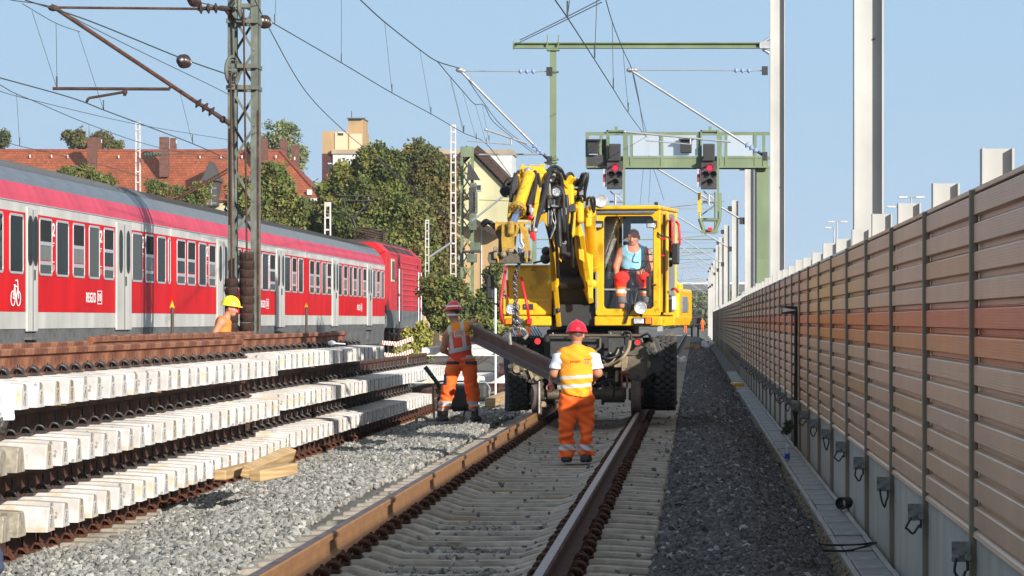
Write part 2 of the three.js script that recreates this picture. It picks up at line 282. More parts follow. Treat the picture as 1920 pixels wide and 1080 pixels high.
{
  const r = rng(5), L = [], add = (n, x0, x1, d0, d1, s0, s1, dy = 0, cond) => { for (let i = 0; i < n; i++) { const x = mix(x0, x1, r()), d = mix(d0, d1, r()); if (cond && !cond(x, d, r)) continue; L.push([x, groundY(x) + dy + (x < -4.2 ? (.02 + .09 * sm(.4, .62, n2(-d * .013, .5))) * sm(-4.2, -4.7, x) : 0) + r() * .035, -d, mix(s0, s1, r() * r())]); } };
  const edge = (x, d, q) => x < -2.86 - .25 * n2(d * .05, .3) - (d < 24 ? -.15 : 0);
  add(30000, -5.1, -2.55, 18, 30, .014, .036, .012, edge); add(26000, -5.1, -2.6, 30, 48, .017, .037, .012, edge); add(11000, -5, -2.6, 48, 75, .025, .045, .012, edge); add(9000, -5, -2.6, 75, 140, .03, .06, .01, edge);
  stones('ballast', 'loose light grey crushed stone between the sleeper stacks and the left rail', L, [.268, .266, .258], greyTone);
  const L2 = []; const K = L.length; L.length = 0;
  const redge = (x, d) => x > -.24 - (d < 21.5 ? 1 : 0) && x < 1.12 + .25 * (n2(d * .04, .7) - .5) - sm(30, 18, d) * .12;
  add(24000, -.75, 1.25, 18, 30, .015, .040, .012, redge); add(19000, -.3, 1.25, 30, 50, .017, .04, .012, redge); add(14000, -.3, 1.25, 50, 95, .025, .05, .012, redge); add(9000, -.3, 1.2, 95, 220, .035, .07, .01, redge);
  stones('ballast', 'dark grey crushed stone bank between the right rail and the noise barrier', L, [.12, .118, .122], r => { const u = r(), v = u > .955 ? 3 : u > .85 ? 1.5 : .55 + r() * .7, w = r(); return [v * (1 + .08 * w), v, v * (.98 - .06 * w)]; });
  L.length = 0;
  // between and on the sleepers of the working track
  const bands = (x, d, q) => { const b = (d < 20.8 ? .8 : 0) + Math.exp(-((d - 22.3) ** 2) / .10) + Math.exp(-((d - 24.9) ** 2) / .16) * .9; return q() < b * (.5 + .5 * n3(x * .3, d * .3)) && Math.abs(x + .83) > .1 && Math.abs(x + 2.33) > .1; };
  add(9000, -2.25, -.9, 16, 27, .013, .036, .10, bands);
  add(8000, -2.9, -.25, 17, 60, .014, .032, -.02, (x, d, q) => { const f = ((d - 15.4) / .6) % 1; return f > .22 && f < .78; });
  add(500, -2.9, -.25, 17, 60, .012, .03, .16, (x, d, q) => Math.abs(x + .83) > .12 && Math.abs(x + 2.33) > .12);
  stones('ballast', 'grey stones lying between and on the sleepers of the track', L, [.25, .24, .225], greyTone);
  L.length = 0;
  const sandy = r => [1 + r() * .3, .95 + r() * .25, .8 + r() * .2];
  add(2600, .95, 1.27, 18, 60, .006, .022, .004); stones('ballast', 'tan grit and small stones beside the cable trough', L, [.30, .25, .18], sandy);
}
// ---------------------------------------------------------------- stacked track panels
const MARK = (() => { const b = new MB(); for (const [z, y, w, h] of [[-.03, -.05, .016, .045], [.02, -.047, .018, .055], [-.028, -.165, .013, .035], [.03, -.165, .013, .035], [-.02, -.095, .05, .006], [-.02, -.105, .035, .006], [-.005, -.118, .06, .006], [0, -.13, .045, .006], [-.01, -.14, .05, .005]]) b.box(1.3, y, z, .004, h, w); return b.geo(); })();
function panel(label, xEnd, y0, d0, d1, mat, clipMat, clip, railMat, opt = {}) {
  const xc = xEnd - 1.3, t = thing('track_panel', label, 'track panel', [xc, y0, -d0], opt.group), r = rng(Math.round(d0 * 10 + y0 * 100));
  const n = Math.floor((d1 - d0) / .6) + 1;
  for (let i = 0; i < n; i++) {
    const s = pm('sleeper', SLEEPER[(r() * 5) | 0], opt.first && i < opt.first ? M.stained : r() < .5 ? mat : (mat === M.white ? M.white2 : mat), t, (r() - .5) * .012 - (opt.first && i < opt.first ? .1 : 0), .21, -i * .6, (r() - .5) * .008);
    pm('rail_clip', clip, clipMat, s, .7525, .004, 0);
    if (mat !== M.oldconc && !(opt.first && i < opt.first)) pm('stamped_mark', MARK, M.mark, s);
  }
  const L = (d1 - d0) + 1.2 + (opt.over || 0);
  for (const x of [.7525, -.7525]) if (!opt.bare) pm('rail', railGeo(L, 1.3), railMat, t, x + (x > 0 ? 0 : opt.rx || 0), .213, -(d1 - d0) / 2 - (opt.over || 0) / 2);
  if (opt.spacer) for (let d = 1.2; d < d1 - d0; d += 4.8) pm('spacer', new MB().box(0, 0, 0, 2.3, .05, .1).geo(), M.spacer, t, -.12, -.027, -d);
  return t;
}
// the track that the stack stands on, half buried
panel('old track half buried in ballast under the sleeper stack, with rusty clips', -4.86, -.53, 21.6, 92, M.oldconc, M.rust3, CLIPLONG, M.rust2);
panel('lowest near track panel of the white sleeper stack', -5.02, -.10, 23.2, 39.4, M.white, M.clip, CLIPLONG, M.rust2, { first: 3 });
panel('lowest far track panel of the white sleeper stack, ending behind the man in orange', -5.06, -.06, 40.0, 62, M.white, M.clip, CLIPLONG, M.rust2);
panel('middle near track panel of the white sleeper stack', -5.04, .39, 22.6, 39.2, M.white, M.clip, CLIPLONG, M.rust2, { first: 4, spacer: 1 });
panel('middle far track panel of the white sleeper stack, ending behind the man in orange', -5.06, .43, 39.8, 66, M.white, M.clip, CLIPLONG, M.rust2, { spacer: 1 });
panel('topmost near track panel of the white sleeper stack, with brown rails', -5.02, .88, 21.0, 38.6, M.white, M.clip, CLIPOUT, M.rustold, { spacer: 1, rx: .25 });
panel('topmost far track panel of the white sleeper stack, with brown rails', -5.10, .93, 39.3, 53, M.white, M.clip, CLIPOUT, M.rustold, { spacer: 1, over: -2 });
{ // loose rails on the stack
  const b = new MB(); b.poly(RAILP.map(p => [p[0] * 1.3, p[1] * 1.3]), 12, -46.5); for (const g of b.g) g.translate(-6.5, 1.145, 0);
  solo(b, 'spare_rail', M.rustold, 'brown spare rail lying on the stack behind the front rail, near the yellow helmet', 'rail', V(-6.5, 1.145, -40.5));
}
// crosswise panels beyond the man in orange
for (const [y0, d0, xe, nm] of [[-.33, 67.5, -3.6, 'lowest'], [.18, 69.5, -3.62, 'middle'], [.72, 74, -3.7, 'topmost']])
  panel(nm + ' of the three white sleeper layers behind the man in orange and the excavator', xe, y0, d0, d0 + 8, M.white, M.clip, CLIPOUT, M.rust2, { bare: 0 });
// ---------------------------------------------------------------- noise barrier, cable trough, steel masts
const XW = 1.69, BAY = 3.87, D0 = 18.85;
function hbeamGeo(w, dep, t, y0, y1) { return new MB().span(-w / 2, -w / 2 + t, y0, y1, -dep / 2, dep / 2).span(w / 2 - t, w / 2, y0, y1, -dep / 2, dep / 2).span(-w / 2 + t, w / 2 - t, y0, y1, -.012, .012).geo(); }
{
  const t = thing('noise_barrier', 'long tan and rust-orange ribbed noise barrier on a concrete base right of the track', 'noise barrier', [XW, -.5, -D0]);
  const RH = 1 / 6, rowY = i => .30 + i * RH;
  const prof = [[0, .001], [-.006, .001], [-.006, .030], [-.040, .033], [-.046, .037], [-.046, RH - .022], [-.041, RH - .016], [-.006, RH - .006], [-.006, RH - .001], [.05, RH - .001], [.05, .001]];
  const boardG = L => { const b = new MB(); b.poly(prof, L, -L / 2); return b.geo(); };
  const BG = boardG(BAY - .03);
  T.perf = tex(128, (x, y) => { const d = Math.sin(x * Math.PI * 16) * Math.sin(y * Math.PI * 16); const v = .93 - .2 * sm(.2, .9, Math.abs(d)); return [v, v, v]; });
  const tones = [[.76, .52, .355], [.72, .49, .335], [.77, .52, .35], [.73, .51, .37]];
  const mk = c => std(c, { map: rep(T.wall, .3), bumpMap: rep(T.perf, 4), bumpScale: .002, roughness: .36 });
  const tan = tones.map(mk), orange = [[.80, .165, .035], [.76, .155, .04], [.82, .19, .045]].map(mk), orange2 = [[.82, .28, .085], [.80, .31, .11]].map(mk), sand = [[.68, .45, .25], [.70, .43, .22]].map(mk);
  const r = rng(44);
  const pick = (a) => a[(r() * a.length) | 0];
  const rowMat = (i, k) => i === 7 ? pick(orange) : i === 6 ? pick(orange2) : (i === 9 && r() < .5) || (i === 3 && r() < .4) ? pick(sand) : pick(tan);
  for (let k = 0; k < 24; k++) for (let i = 0; i < 12; i++) { const m = pm('board', BG, rowMat(i, k), t, (r() - .5) * .010, rowY(i) + .5 + (r() - .5) * .004, -BAY * (k + .5), (r() - .5) * .0025); }
  const farB = [new MB(), new MB(), new MB()];
  const farRow = (x, d, L, rows) => { for (let i = 0; i < rows; i++) { const b = new MB(); b.poly(prof, L, -L / 2); const q = i === 7 ? 1 : i === 6 ? 2 : 0; for (const g of b.g) { g.translate(x, rowY(i), -d); farB[q].g.push(g); } } };
  for (let k = -4; k < 0; k++) farRow(XW, D0 + BAY * (k + .5), BAY - .03, 12);
  for (let k = 24; k < 75; k++) farRow(XW + .12, D0 + BAY * (k + .5), BAY - .03, 12);
  farB.forEach((b, i) => kind(b.build('board', [tan[1], orange[1], orange2[0]][i], t), 'stuff'));
  for (let k = -4; k < 75; k++) pm('core_panel', new MB().box(.062, 1.8, 0, .01, 1.99, BAY - .02).geo(), tan[0], t, k >= 24 ? .12 : 0, 0, -BAY * (k + .5));
  const postG = w => new MB().rbox(-.046, 1.4, 0, .052, 2.84, w, .01).geo(), P1 = postG(.05), P2 = postG(.10);
  const postM = std([.30, .245, .185], { map: rep(T.streak, .5), roughness: .6 }), stubM = M.steel;
  const stubG = hbeamGeo(.19, .16, .014, -.1, 3.02), stubG2 = hbeamGeo(.19, .16, .014, -.1, 3.06);
  const plateM = std([.34, .34, .33], { roughness: .7, metalness: .2, map: rep(T.grime, 3) });
  const plateG = new MB().box(-.125, .69, .065, .11, .12, .012).bar(V(-.125, .69, .07), V(-.125, .69, .095), .022, 8).bar(V(-.095, .66, .07), V(-.085, .66, .11), .022, 6).bar(V(-.155, .655, .06), V(-.155, .655, .09), .014, 6).bar(V(-.125, .69, .0), V(-.125, .69, .065), .02, 6).geo();
  const loopG = [0, 1, 2].map(q => { const b = new MB(), w = [.0, .03, -.02][q], h = [.52, .54, .50][q]; b.tube([V(-.155, .655, .085), V(-.165 - w, .58, .09), V(-.15 - w, h + .03, .09), V(-.125 - w * .6, h, .092), V(-.10, h + .06, .095), V(-.09, .58, .10), V(-.09, .655, .10)], .009, 26, 6); return b.geo(); });
  for (let k = -3; k < 75; k++) {
    const x = k >= 24 ? .12 : 0, z = -BAY * k, thick = k === 4 || k === 9 || k === 15 || k === 24;
    pm('wall_post', thick ? P2 : P1, postM, t, x, 0, z);
    if (k >= 0 || k === -1) pm('steel_stub', k % 3 ? stubG : stubG2, stubM, t, x + .095, 0, z - .02);
    if (k >= 0 && k < 34) { const p = pm('bonding_plate', plateG, plateM, t, x, 0, z); pm('cable_loop', loopG[((k * 7) % 3 + 3) % 3], M.hose, p); }
  }
  // concrete base, one slab for each bay, with a cover strip
  const slabG = new MB().rbox(.02, .385, 0, .10, .81, BAY - .03, .012).geo(), stripG = new MB().poly([[-.052, .775], [-.048, .80], [0, .83], [.02, .83], [.02, .775]], BAY - .03, -(BAY - .03) / 2).geo();
  const slabM = [[.56, .54, .51], [.53, .50, .45], [.58, .56, .53]].map(c => std(c, { map: rep(T.streak, .35), bumpMap: rep(T.bump, 1), bumpScale: .003, roughness: .92 }));
  for (let k = -4; k < 75; k++) { pm('base_slab', slabG, slabM[((k * 5) % 3 + 3) % 3], t, k >= 24 ? .12 : 0, 0, -BAY * (k + .5)); pm('cover_strip', stripG, tan[k & 3], t, k >= 24 ? .12 : 0, 0, -BAY * (k + .5)); }
  const capM = std([.72, .72, .72], { roughness: .6 });
  for (let k = -4; k < 75; k++) pm('coping', new MB().box(.01, 2.815, 0, .10, .025, BAY - .08).geo(), k > 3 ? capM : tan[0], t, k >= 24 ? .12 : 0, 0, -BAY * (k + .5));
  pm('end_pillar', new MB().rbox(.0, 1.4, 0, .24, 2.8, .45, .02).geo(), M.plinth, t, .04, 0, -BAY * 24 + .25);
}
{ // cable trough along the wall
  const t = thing('cable_trough', 'concrete cable trough with loose grey covers along the foot of the noise barrier', 'cable trough', [1.42, -.5, -19]), r = rng(8);
  const covG = new MB().rbox(0, .035, 0, .25, .05, .955, .014).geo(), kerbG = new MB().rbox(0, .02, 0, .05, .07, 1.96, .01).geo();
  for (let i = 0; i < 110; i++) pm('cover', covG, M.cover, t, .0 + (r() - .5) * .012, .005 + (r() - .5) * .012, 5 - i, (r() - .5) * .016);
  for (let i = 0; i < 55; i++) for (const x of [-.155, .155]) pm('kerb', kerbG, M.plinth, t, x, .01 + (r() - .5) * .008, 4.5 - i * 2, (r() - .5) * .008);
}
// steel masts
const MASTLAB = ['tall pale grey steel column rising behind the near noise barrier', 'tall pale grey steel column carrying the green cross-beam'];
{
  const mk = (i, x, d, w, top, label) => { const t = thing('steel_mast', label, 'mast', [x, -.55, -d], undefined); pm('column', hbeamGeo(w, .30, .018, 0, top + .55), M.steel, t); pm('bolt', new MB().bar(V(0, 5.25, .0), V(0, 5.25, .03), .014, 8).geo(), M.black, t, .06); pm('base_plate', new MB().box(0, .02, 0, .5, .04, .5).geo(), M.galv, t); return t; };
  mk(0, 1.95, 35.9, .33, 11, MASTLAB[0]); mk(1, 1.97, 76, .35, 11, MASTLAB[1]);
}
// ---------------------------------------------------------------- the red regional train
const XT = -12.5, DT = px => -XT * F / (1302 - px);
function canvasTex(w, h, draw) { const c = document.createElement('canvas'); c.width = w; c.height = h; const g = c.getContext('2d'); draw(g, w, h); const t = new THREE.CanvasTexture(c); t.colorSpace = THREE.SRGBColorSpace; t.needsUpdate = true; return t; }
function printMat(w, h, draw, o = {}) { return new THREE.MeshStandardMaterial({ map: canvasTex(w, h, draw), transparent: true, roughness: .6, ...o }); }
const phys = (c, o, si) => { const m = new THREE.MeshPhysicalMaterial({ metalness: 0, specularIntensity: si, ...o }); m.color.setRGB(...c); return m; };
const TM = {
  red: phys([.78, .009, .014], { map: rep(T.streak, .16), roughness: .5, ior: 1.25 }, .5),
  redfaded: phys([.72, .085, .15], { map: rep(T.streak, .3), roughness: .6 }, .4),
  redloco: phys([.74, .025, .035], { map: rep(T.streak, .2), roughness: .5 }, .35),
  white: phys([.70, .70, .69], { map: rep(T.streak, .2), roughness: .5 }, .4),
  skirt: std([.15, .155, .16], { map: rep(T.grime, .5), roughness: .75 }),
  roofblue: std([.17, .20, .25], { map: rep(T.streak, .5), roughness: .5 }), roofgrey: std([.115, .12, .13], { map: rep(T.streak, .4), roughness: .6 }),
  roofdark: std([.052, .046, .045], { map: rep(T.grime, .3), roughness: .8 }), roofstrip: std([.20, .22, .25], { map: rep(T.streak, .4), roughness: .55 }),
  alu: std([.50, .51, .52], { roughness: .35, metalness: .4 }),
  pane: phys([.014, .017, .016], { roughness: .2, ior: 1.06 }, 1), pane2: phys([.055, .06, .052], { roughness: .2, ior: 1.07 }, 1), open: std([.004, .004, .005], { roughness: .9 }),
  curtain: phys([.22, .22, .21], { roughness: .3, ior: 1.15, map: rep(T.streak, 2) }, 1), rubber: M.black,
};
const regioMat = printMat(256, 128, (g, w, h) => { g.fillStyle = '#f3eeee'; g.font = 'bold 96px sans-serif'; g.textBaseline = 'middle'; g.save(); g.scale(.52, 1.25); g.fillText('REGIO', 6, 54); g.restore(); g.lineWidth = 7; g.strokeStyle = '#f3eeee'; g.strokeRect(182, 6, 64, 114); g.save(); g.scale(.5, 1.2); g.font = 'bold 78px sans-serif'; g.fillText('DB', 372, 53); g.restore(); });
const twoMat = printMat(64, 256, (g) => { g.fillStyle = '#f4efef'; g.font = 'bold 84px sans-serif'; g.textBaseline = 'top'; g.fillText('2', 8, 4); g.fillRect(10, 110, 36, 4); g.fillRect(10, 122, 22, 4); g.fillRect(12, 196, 34, 4); g.fillRect(12, 210, 4, 30); g.fillRect(26, 210, 4, 30); g.fillRect(40, 210, 4, 26); });
const bikeMat = printMat(128, 256, (g) => { g.strokeStyle = '#f4efef'; g.lineWidth = 9; for (const x of [32, 96]) { g.beginPath(); g.ellipse(x, 184, 24, 56, 0, 0, 7); g.stroke(); } g.beginPath(); g.moveTo(32, 184); g.lineTo(52, 90); g.lineTo(90, 90); g.lineTo(96, 184); g.moveTo(52, 90); g.lineTo(70, 184); g.lineTo(90, 90); g.moveTo(90, 90); g.lineTo(84, 40); g.lineTo(58, 44); g.moveTo(40, 80); g.lineTo(64, 80); g.moveTo(32, 184); g.lineTo(70, 184); g.stroke(); });
function decalX(t, name, mat, x, yc, dc, h, len) { const g = new THREE.PlaneGeometry(len, h); g.rotateY(Math.PI / 2); return pm(name, g, mat, t, x - t.position.x, yc - t.position.y, -dc - t.position.z); }
// roof outline, from the right eave over the top to the left one
const ROOF = [[0, 3.74], [-.05, 3.90], [-.16, 4.12], [-.24, 4.24], [-.42, 4.42], [-.78, 4.62], [-1.42, 4.76], [-2.06, 4.62], [-2.42, 4.42], [-2.68, 4.12], [-2.79, 3.90], [-2.84, 3.74]];
function coach(label, d0, d1, wins, doors, roofs, extras) {
  const t = thing('railway_coach', label, 'railway coach', [XT - 1.42, .3, -d0]);
  const strip = (name, mat, pts, a = d0 + .12, b = d1 - .12) => { const m = new MB(); m.poly(pts.map(p => [XT + p[0], p[1]]), b - a, -b); return m.build(name, mat, t); };
  strip('underframe', TM.skirt, [[-.04, .62], [-.02, 1.38], [-2.82, 1.38], [-2.80, .62]]);
  strip('lower_band', TM.white, [[-.003, 1.385], [0, 1.70], [-2.84, 1.70], [-2.837, 1.385]]);
  strip('side_wall', TM.red, [[0, 1.703], [0, 3.55], [-2.84, 3.55], [-2.84, 1.703]]);
  strip('upper_band', TM.white, [[.003, 3.553], [.003, 3.737], [-2.843, 3.737], [-2.843, 3.553]]);
  const arc = (i0, i1) => { const o = ROOF.slice(i0, i1 + 1), c = o.map(([x, y]) => { const dx = -1.42 - x, dy = 3.6 - y, l = Math.hypot(dx, dy); return [x + dx / l * .12, y + dy / l * .12]; }); return [...o, ...c.reverse()]; };
  strip('eave', TM.redfaded, arc(0, 2)); strip('eave', TM.redfaded, arc(8, 11));
  strip('roof_edge', roofs[1], arc(2, 4)); strip('roof', roofs[0], arc(4, 8));
  strip('gutter', TM.alu, [[.0, 3.735], [.022, 3.737], [.022, 3.752], [.0, 3.755]]);
  const fl = new MB(); for (let d = d0 + 1; d < d1 - 1; d += .55) fl.poly([...ROOF.slice(4, 9)].map(([x, y]) => [XT + x, y + .012]).concat(ROOF.slice(4, 9).reverse().map(([x, y]) => [XT + x, y - .05])), .03, -d); fl.build('roof_rib', roofs[0], t);
  for (const q of [d0 + .14, d1 - .22]) strip('end_wall', TM.red, ROOF.map(([x, y]) => [x * .985 - .02, y - .03]).reverse(), q, q + .08);
  strip('gangway', M.black, [[-.55, 1.3], [-.55, 4.1], [-2.3, 4.1], [-2.3, 1.3]], d1 - .2, d1 + .2);
  const r = rng(Math.round(d0));
  for (const [a, b, ty] of wins) {
    const da = DT(a), db = DT(b), zc = -(da + db) / 2, w = db - da, y0 = 2.40, y1 = 3.51;
    const fr = new MB(); { const o = rpts(-w / 2, w / 2, y0, y1, .10); const hole = rrect(-w / 2 + .045, w / 2 - .045, y0 + .045, y1 - .045, .06); fr.poly(o, .018, 0, .004, [hole]); for (const g of fr.g) { g.rotateY(Math.PI / 2); g.translate(XT, 0, zc); } }
    const f = fr.build('window', TM.alu, t);
    const pane = (ya, yb, mat, x = .006) => { const m = new MB(); m.span(XT - .01, XT + x, ya, yb, zc - w / 2 + .05, zc + w / 2 - .05); m.build('pane', mat, f); };
    if (ty) { const ym = 3.02; pane(ym + .03, y1 - .05, TM.open); pane(y0 + .25 * (ty > 1) + .05, ym - .03, r() < .35 ? TM.curtain : TM.pane); if (ty > 1) { pane(y0 + .05, y0 + .22, TM.pane2); new MB().span(XT, XT + .016, y0 + .21, y0 + .28, zc - w / 2 + .05, zc + w / 2 - .05).build('sash', TM.alu, f); } new MB().span(XT, XT + .016, ym - .035, ym + .035, zc - w / 2 + .05, zc + w / 2 - .05).build('sash', TM.alu, f); }
    else pane(y0 + .05, y1 - .05, r() < .25 ? TM.pane2 : TM.pane);
  }
  for (const [a, b] of doors) {
    const da = DT(a), db = DT(b), m = new MB().rbox(XT + .012, 2.50, -(da + db) / 2, .05, 2.34, db - da, .02); const f = m.build('door', TM.white, t), n = 2;
    for (let i = 0; i < n; i++) { const u = da + (db - da) * (i + .5) / n; const g = new MB(); g.poly(rpts(-.17, .17, 2.62, 3.46, .16), .01); for (const q of g.g) { q.rotateY(Math.PI / 2); q.translate(XT + .036, 0, -u); } g.build('pane', TM.pane, f); const k = new MB(); k.poly(rpts(-.21, .21, 2.57, 3.51, .2), .012, 0, 0, [rrect(-.17, .17, 2.62, 3.46, .16)]); for (const q of k.g) { q.rotateY(Math.PI / 2); q.translate(XT + .034, 0, -u); } k.build('seal', M.black, f); }
    new MB().span(XT + .036, XT + .045, 1.35, 3.62, -(da + db) / 2 - .012, -(da + db) / 2 + .012).build('seal', M.black, f);
    new MB().bar(V(XT + .05, 2.3, -(da + db) / 2 - .12), V(XT + .05, 2.5, -(da + db) / 2 - .12), .018, 6).build('handle', M.black, f);
    new MB().rbox(XT + .03, 1.2, -(da + db) / 2, .16, .05, db - da, .01).box(XT - .05, 1.0, -(da + db) / 2, .1, .4, (db - da) * .7).build('step', TM.skirt, t);
  }
  for (const [px, h] of extras.two || []) decalX(t, 'class_number', twoMat, XT + .006, 2.98, DT(px), 1.1, .42);
  for (const px of extras.regio || []) decalX(t, 'lettering', regioMat, XT + .006, 2.02, DT(px), .30, 1.85);
  if (extras.bike) decalX(t, 'bicycle_symbol', bikeMat, XT + .006, 2.08, DT(extras.bike), .60, .95);
  for (const k of [.14, .86]) { const dc = mix(d0, d1, k), b = new MB(); for (const e of [-1.2, 1.2]) b.bar(V(XT - .2, .62, -dc - e), V(XT - .35, .62, -dc - e), .45, 18); b.span(XT - .15, XT - .05, .5, .8, -dc - 1.9, -dc + 1.9); b.build('bogie', M.dark, t); }
  const bx = new MB(); for (let d = d0 + 7; d < d1 - 7; d += 2.3) bx.rbox(XT - .25, .55, -d, .4, .5, 1.4, .03); bx.build('equipment_box', M.dark, t);
  return t;
}
{
  const dj = [DT(320) - 26.35, DT(320), DT(572), DT(722)];
  coach('nearest red and white regional coach with blue-grey roof and a bicycle symbol', dj[0], dj[1],
    [[17, 43, 0], [73, 97, 2], [105, 128, 0], [136, 158, 2], [166, 186, 0], [194, 213, 2], [247, 266, 0], [272, 288, 2], [294, 310, 0], [314.6, 319, 0], [-20, 5, 0], [-52, -28, 2], [-80, -58, 0]], [[48, 68], [216.5, 244]], [TM.roofgrey, TM.roofblue], { two: [[3], [100], [189], [268]], regio: [176], bike: 29 });
  coach('second red and white regional coach with dark roof, partly behind the green lattice mast', dj[1], dj[2],
    [[331, 347, 2], [351, 366, 2], [372, 386, 0], [391, 404, 2], [428, 438, 0], [443, 452, 2], [456, 465, 0], [470, 479, 2], [481, 489, 0], [491, 503, 0], [505, 516, 2], [533, 544, 0], [547, 556, 2], [559, 568, 0]], [[405.5, 426], [517, 532]], [TM.roofdark, TM.roofstrip], { two: [[388.5], [504]], regio: [496] });
  coach('third red and white regional coach with dark roof, coupled to the locomotive', dj[2], dj[3],
    [[580, 589, 2], [591.5, 599.5, 2], [603, 611, 0], [613, 621, 2], [634, 641, 0], [644, 651, 2], [654, 660, 0], [662, 669, 2], [671, 677, 0], [680, 687, 2], [698, 704, 0], [706, 712, 2], [714, 720, 0]], [[621.8, 633], [687.8, 696.5]], [TM.roofdark, TM.roofstrip], { regio: [674] });
  // locomotive
  const a = dj[3] + .5, b = DT(790), t = thing('electric_locomotive', 'red electric locomotive with grey base and roof gear, far end of the train', 'locomotive', [XT - 1.45, .3, -a]);
  const ex = (name, mat, pts, d0 = a, d1 = b) => { const m = new MB(); m.poly(pts.map(p => [XT + p[0], p[1]]), d1 - d0, -d1, .02); return m.build(name, mat, t); };
  ex('base_frame', std([.17, .18, .19], { map: rep(T.grime, .4), roughness: .7 }), [[.03, 1.22], [.03, 1.95], [-2.95, 1.95], [-2.95, 1.22]]);
  ex('body', TM.redloco, [[0, 1.955], [0, 4.3], [-.45, 4.72], [-2.4, 4.72], [-2.9, 4.3], [-2.9, 1.955]]);
  ex('roof', TM.roofdark, [[-.5, 4.725], [-.7, 4.85], [-2.2, 4.85], [-2.4, 4.725]], a + 1, b - .5);
  const gr = new MB(); for (let i = 0; i < 9; i++) gr.span(XT - .01, XT + .035, 2.15 + i * .23, 2.21 + i * .23, -DT(783), -DT(746)); for (const p of [749, 783]) gr.span(XT - .01, XT + .03, 2.1, 4.15, -DT(p) - .06, -DT(p) + .06); gr.build('grille', std([.50, .03, .05], { roughness: .5 }), t);
  for (let i = 0; i < 4; i++) { const d0 = DT(735 + i * 12), d1 = DT(744 + i * 12), m = new MB(); m.beam(V(XT - .1, 4.40, -(d0 + d1) / 2), V(XT - .36, 4.645, -(d0 + d1) / 2), d1 - d0, .03, V(1, 1, 0)); m.build('roof_window', TM.pane, t); }
  { const d0 = DT(733.5), d1 = DT(738.5), m = new MB().rbox(XT + .01, 3.6, -(d0 + d1) / 2, .05, .95, d1 - d0 + .2, .02).build('cab_window', std([.5, .45, .25], { roughness: .4 }), t); new MB().box(XT + .035, 3.6, -(d0 + d1) / 2, .02, .75, d1 - d0 - .1).build('pane', TM.pane, m); }
  for (const p of [744.5, 749.5, 781, 786]) new MB().bar(V(XT + .09, 1.5, -DT(p)), V(XT + .09, 3.7, -DT(p)), .025, 6).build('handrail', std([.7, .7, .7]), t);
  { const u = new MB(); for (let i = 0; i < 2; i++) for (const e of [-1.3, 1.3]) u.bar(V(XT - .1, .75, -(a + 4 + i * 8.5) - e), V(XT - .3, .75, -(a + 4 + i * 8.5) - e), .55, 20); for (let i = 0; i < 8; i++) u.rbox(XT - .1, .85 + .1 * (i & 1), -(a + 1.2 + i * 2.05), .25, .5, .9, .05); u.bar(V(XT, .95, -a - 1), V(XT, .95, -b + 1), .08, 6); u.build('bogie', M.cast, t); }
  { const u = new MB(), r = rng(2); for (let i = 0; i < 16; i++) { const d = a + 1 + i * .55, x = XT - .9 - (i & 1) * .5; for (let k = 0; k < 5; k++) u.bar(V(x, 4.9 + k * .1, -d), V(x, 4.94 + k * .1, -d), .12 + .03 * (k & 1), 8); } u.bar(V(XT - .9, 5.35, -a - 1), V(XT - .9, 5.35, -a - 9), .03, 6).build('roof_insulator', M.cast, t); }
  const pg = new MB(); { const p = (px, py) => W(px, py, DT(px) + 2); const q = (px, py) => { const d = 133; return W(px, py, d); }; pg.line([q(667, 428), q(662, 410), q(695, 376)], .05).line([q(645, 376), q(651, 403), q(668, 410)], .03).bar(q(637, 367), q(715, 367), .03).bar(q(641, 376), q(700, 376), .03); } pg.build('pantograph', M.dark, t);
}
// ---------------------------------------------------------------- masts, gantry, overhead wires
function disc(mb, p, dir, r) { mb.lathe([[.001, -.05], [r * .4, -.05], [r, -.01], [r, .008], [r * .5, .03], [.001, .05]], p, dir, 14); }
function insulator(name, a, b, n, r, mat, parent) { const m = new MB(), dir = b.clone().sub(a); m.bar(a, b, r * .38, 8); for (let i = 0; i < n; i++) disc(m, a.clone().lerp(b, (i + .5) / n), dir, r); return m.build(name, mat, parent); }
function lattice(t, x, d, w, y0, y1, mat, leg = .1, step = .75, taper = 0) {
  const b = new MB(), wd = y => w / 2 * (1 + taper * (y1 - y) / (y1 - y0));
  for (const sx of [-1, 1]) for (const sz of [-1, 1]) { b.beam(V(x + sx * wd(y0), y0, -d + sz * wd(y0)), V(x + sx * wd(y1), y1, -d + sz * wd(y1)), leg, .02, V(0, 0, 1)); b.beam(V(x + sx * (wd(y0) + leg * .42), y0, -d + sz * (wd(y0) - leg * .5)), V(x + sx * (wd(y1) + leg * .42), y1, -d + sz * (wd(y1) - leg * .5)), .02, leg, V(0, 0, 1)); }
  b.build('leg', mat, t);
  const c = new MB(); let k = 0;
  for (let y = y0 + .1; y + step < y1; y += step, k++) for (const sz of [-1, 1]) {
    const s = (k + (sz > 0)) & 1 ? 1 : -1, z = -d + sz * (wd(y) + .012);
    c.beam(V(x - s * wd(y), y, z), V(x + s * wd(y + step), y + step, z), .055, .012, V(0, 0, 1));
    c.beam(V(x + sz * (wd(y) + .01), y, -d - s * wd(y)), V(x + sz * (wd(y) + .01), y + step, -d + s * wd(y)), .055, .012, V(1, 0, 0));
  }
  c.build('lacing', mat, t); return t;
}
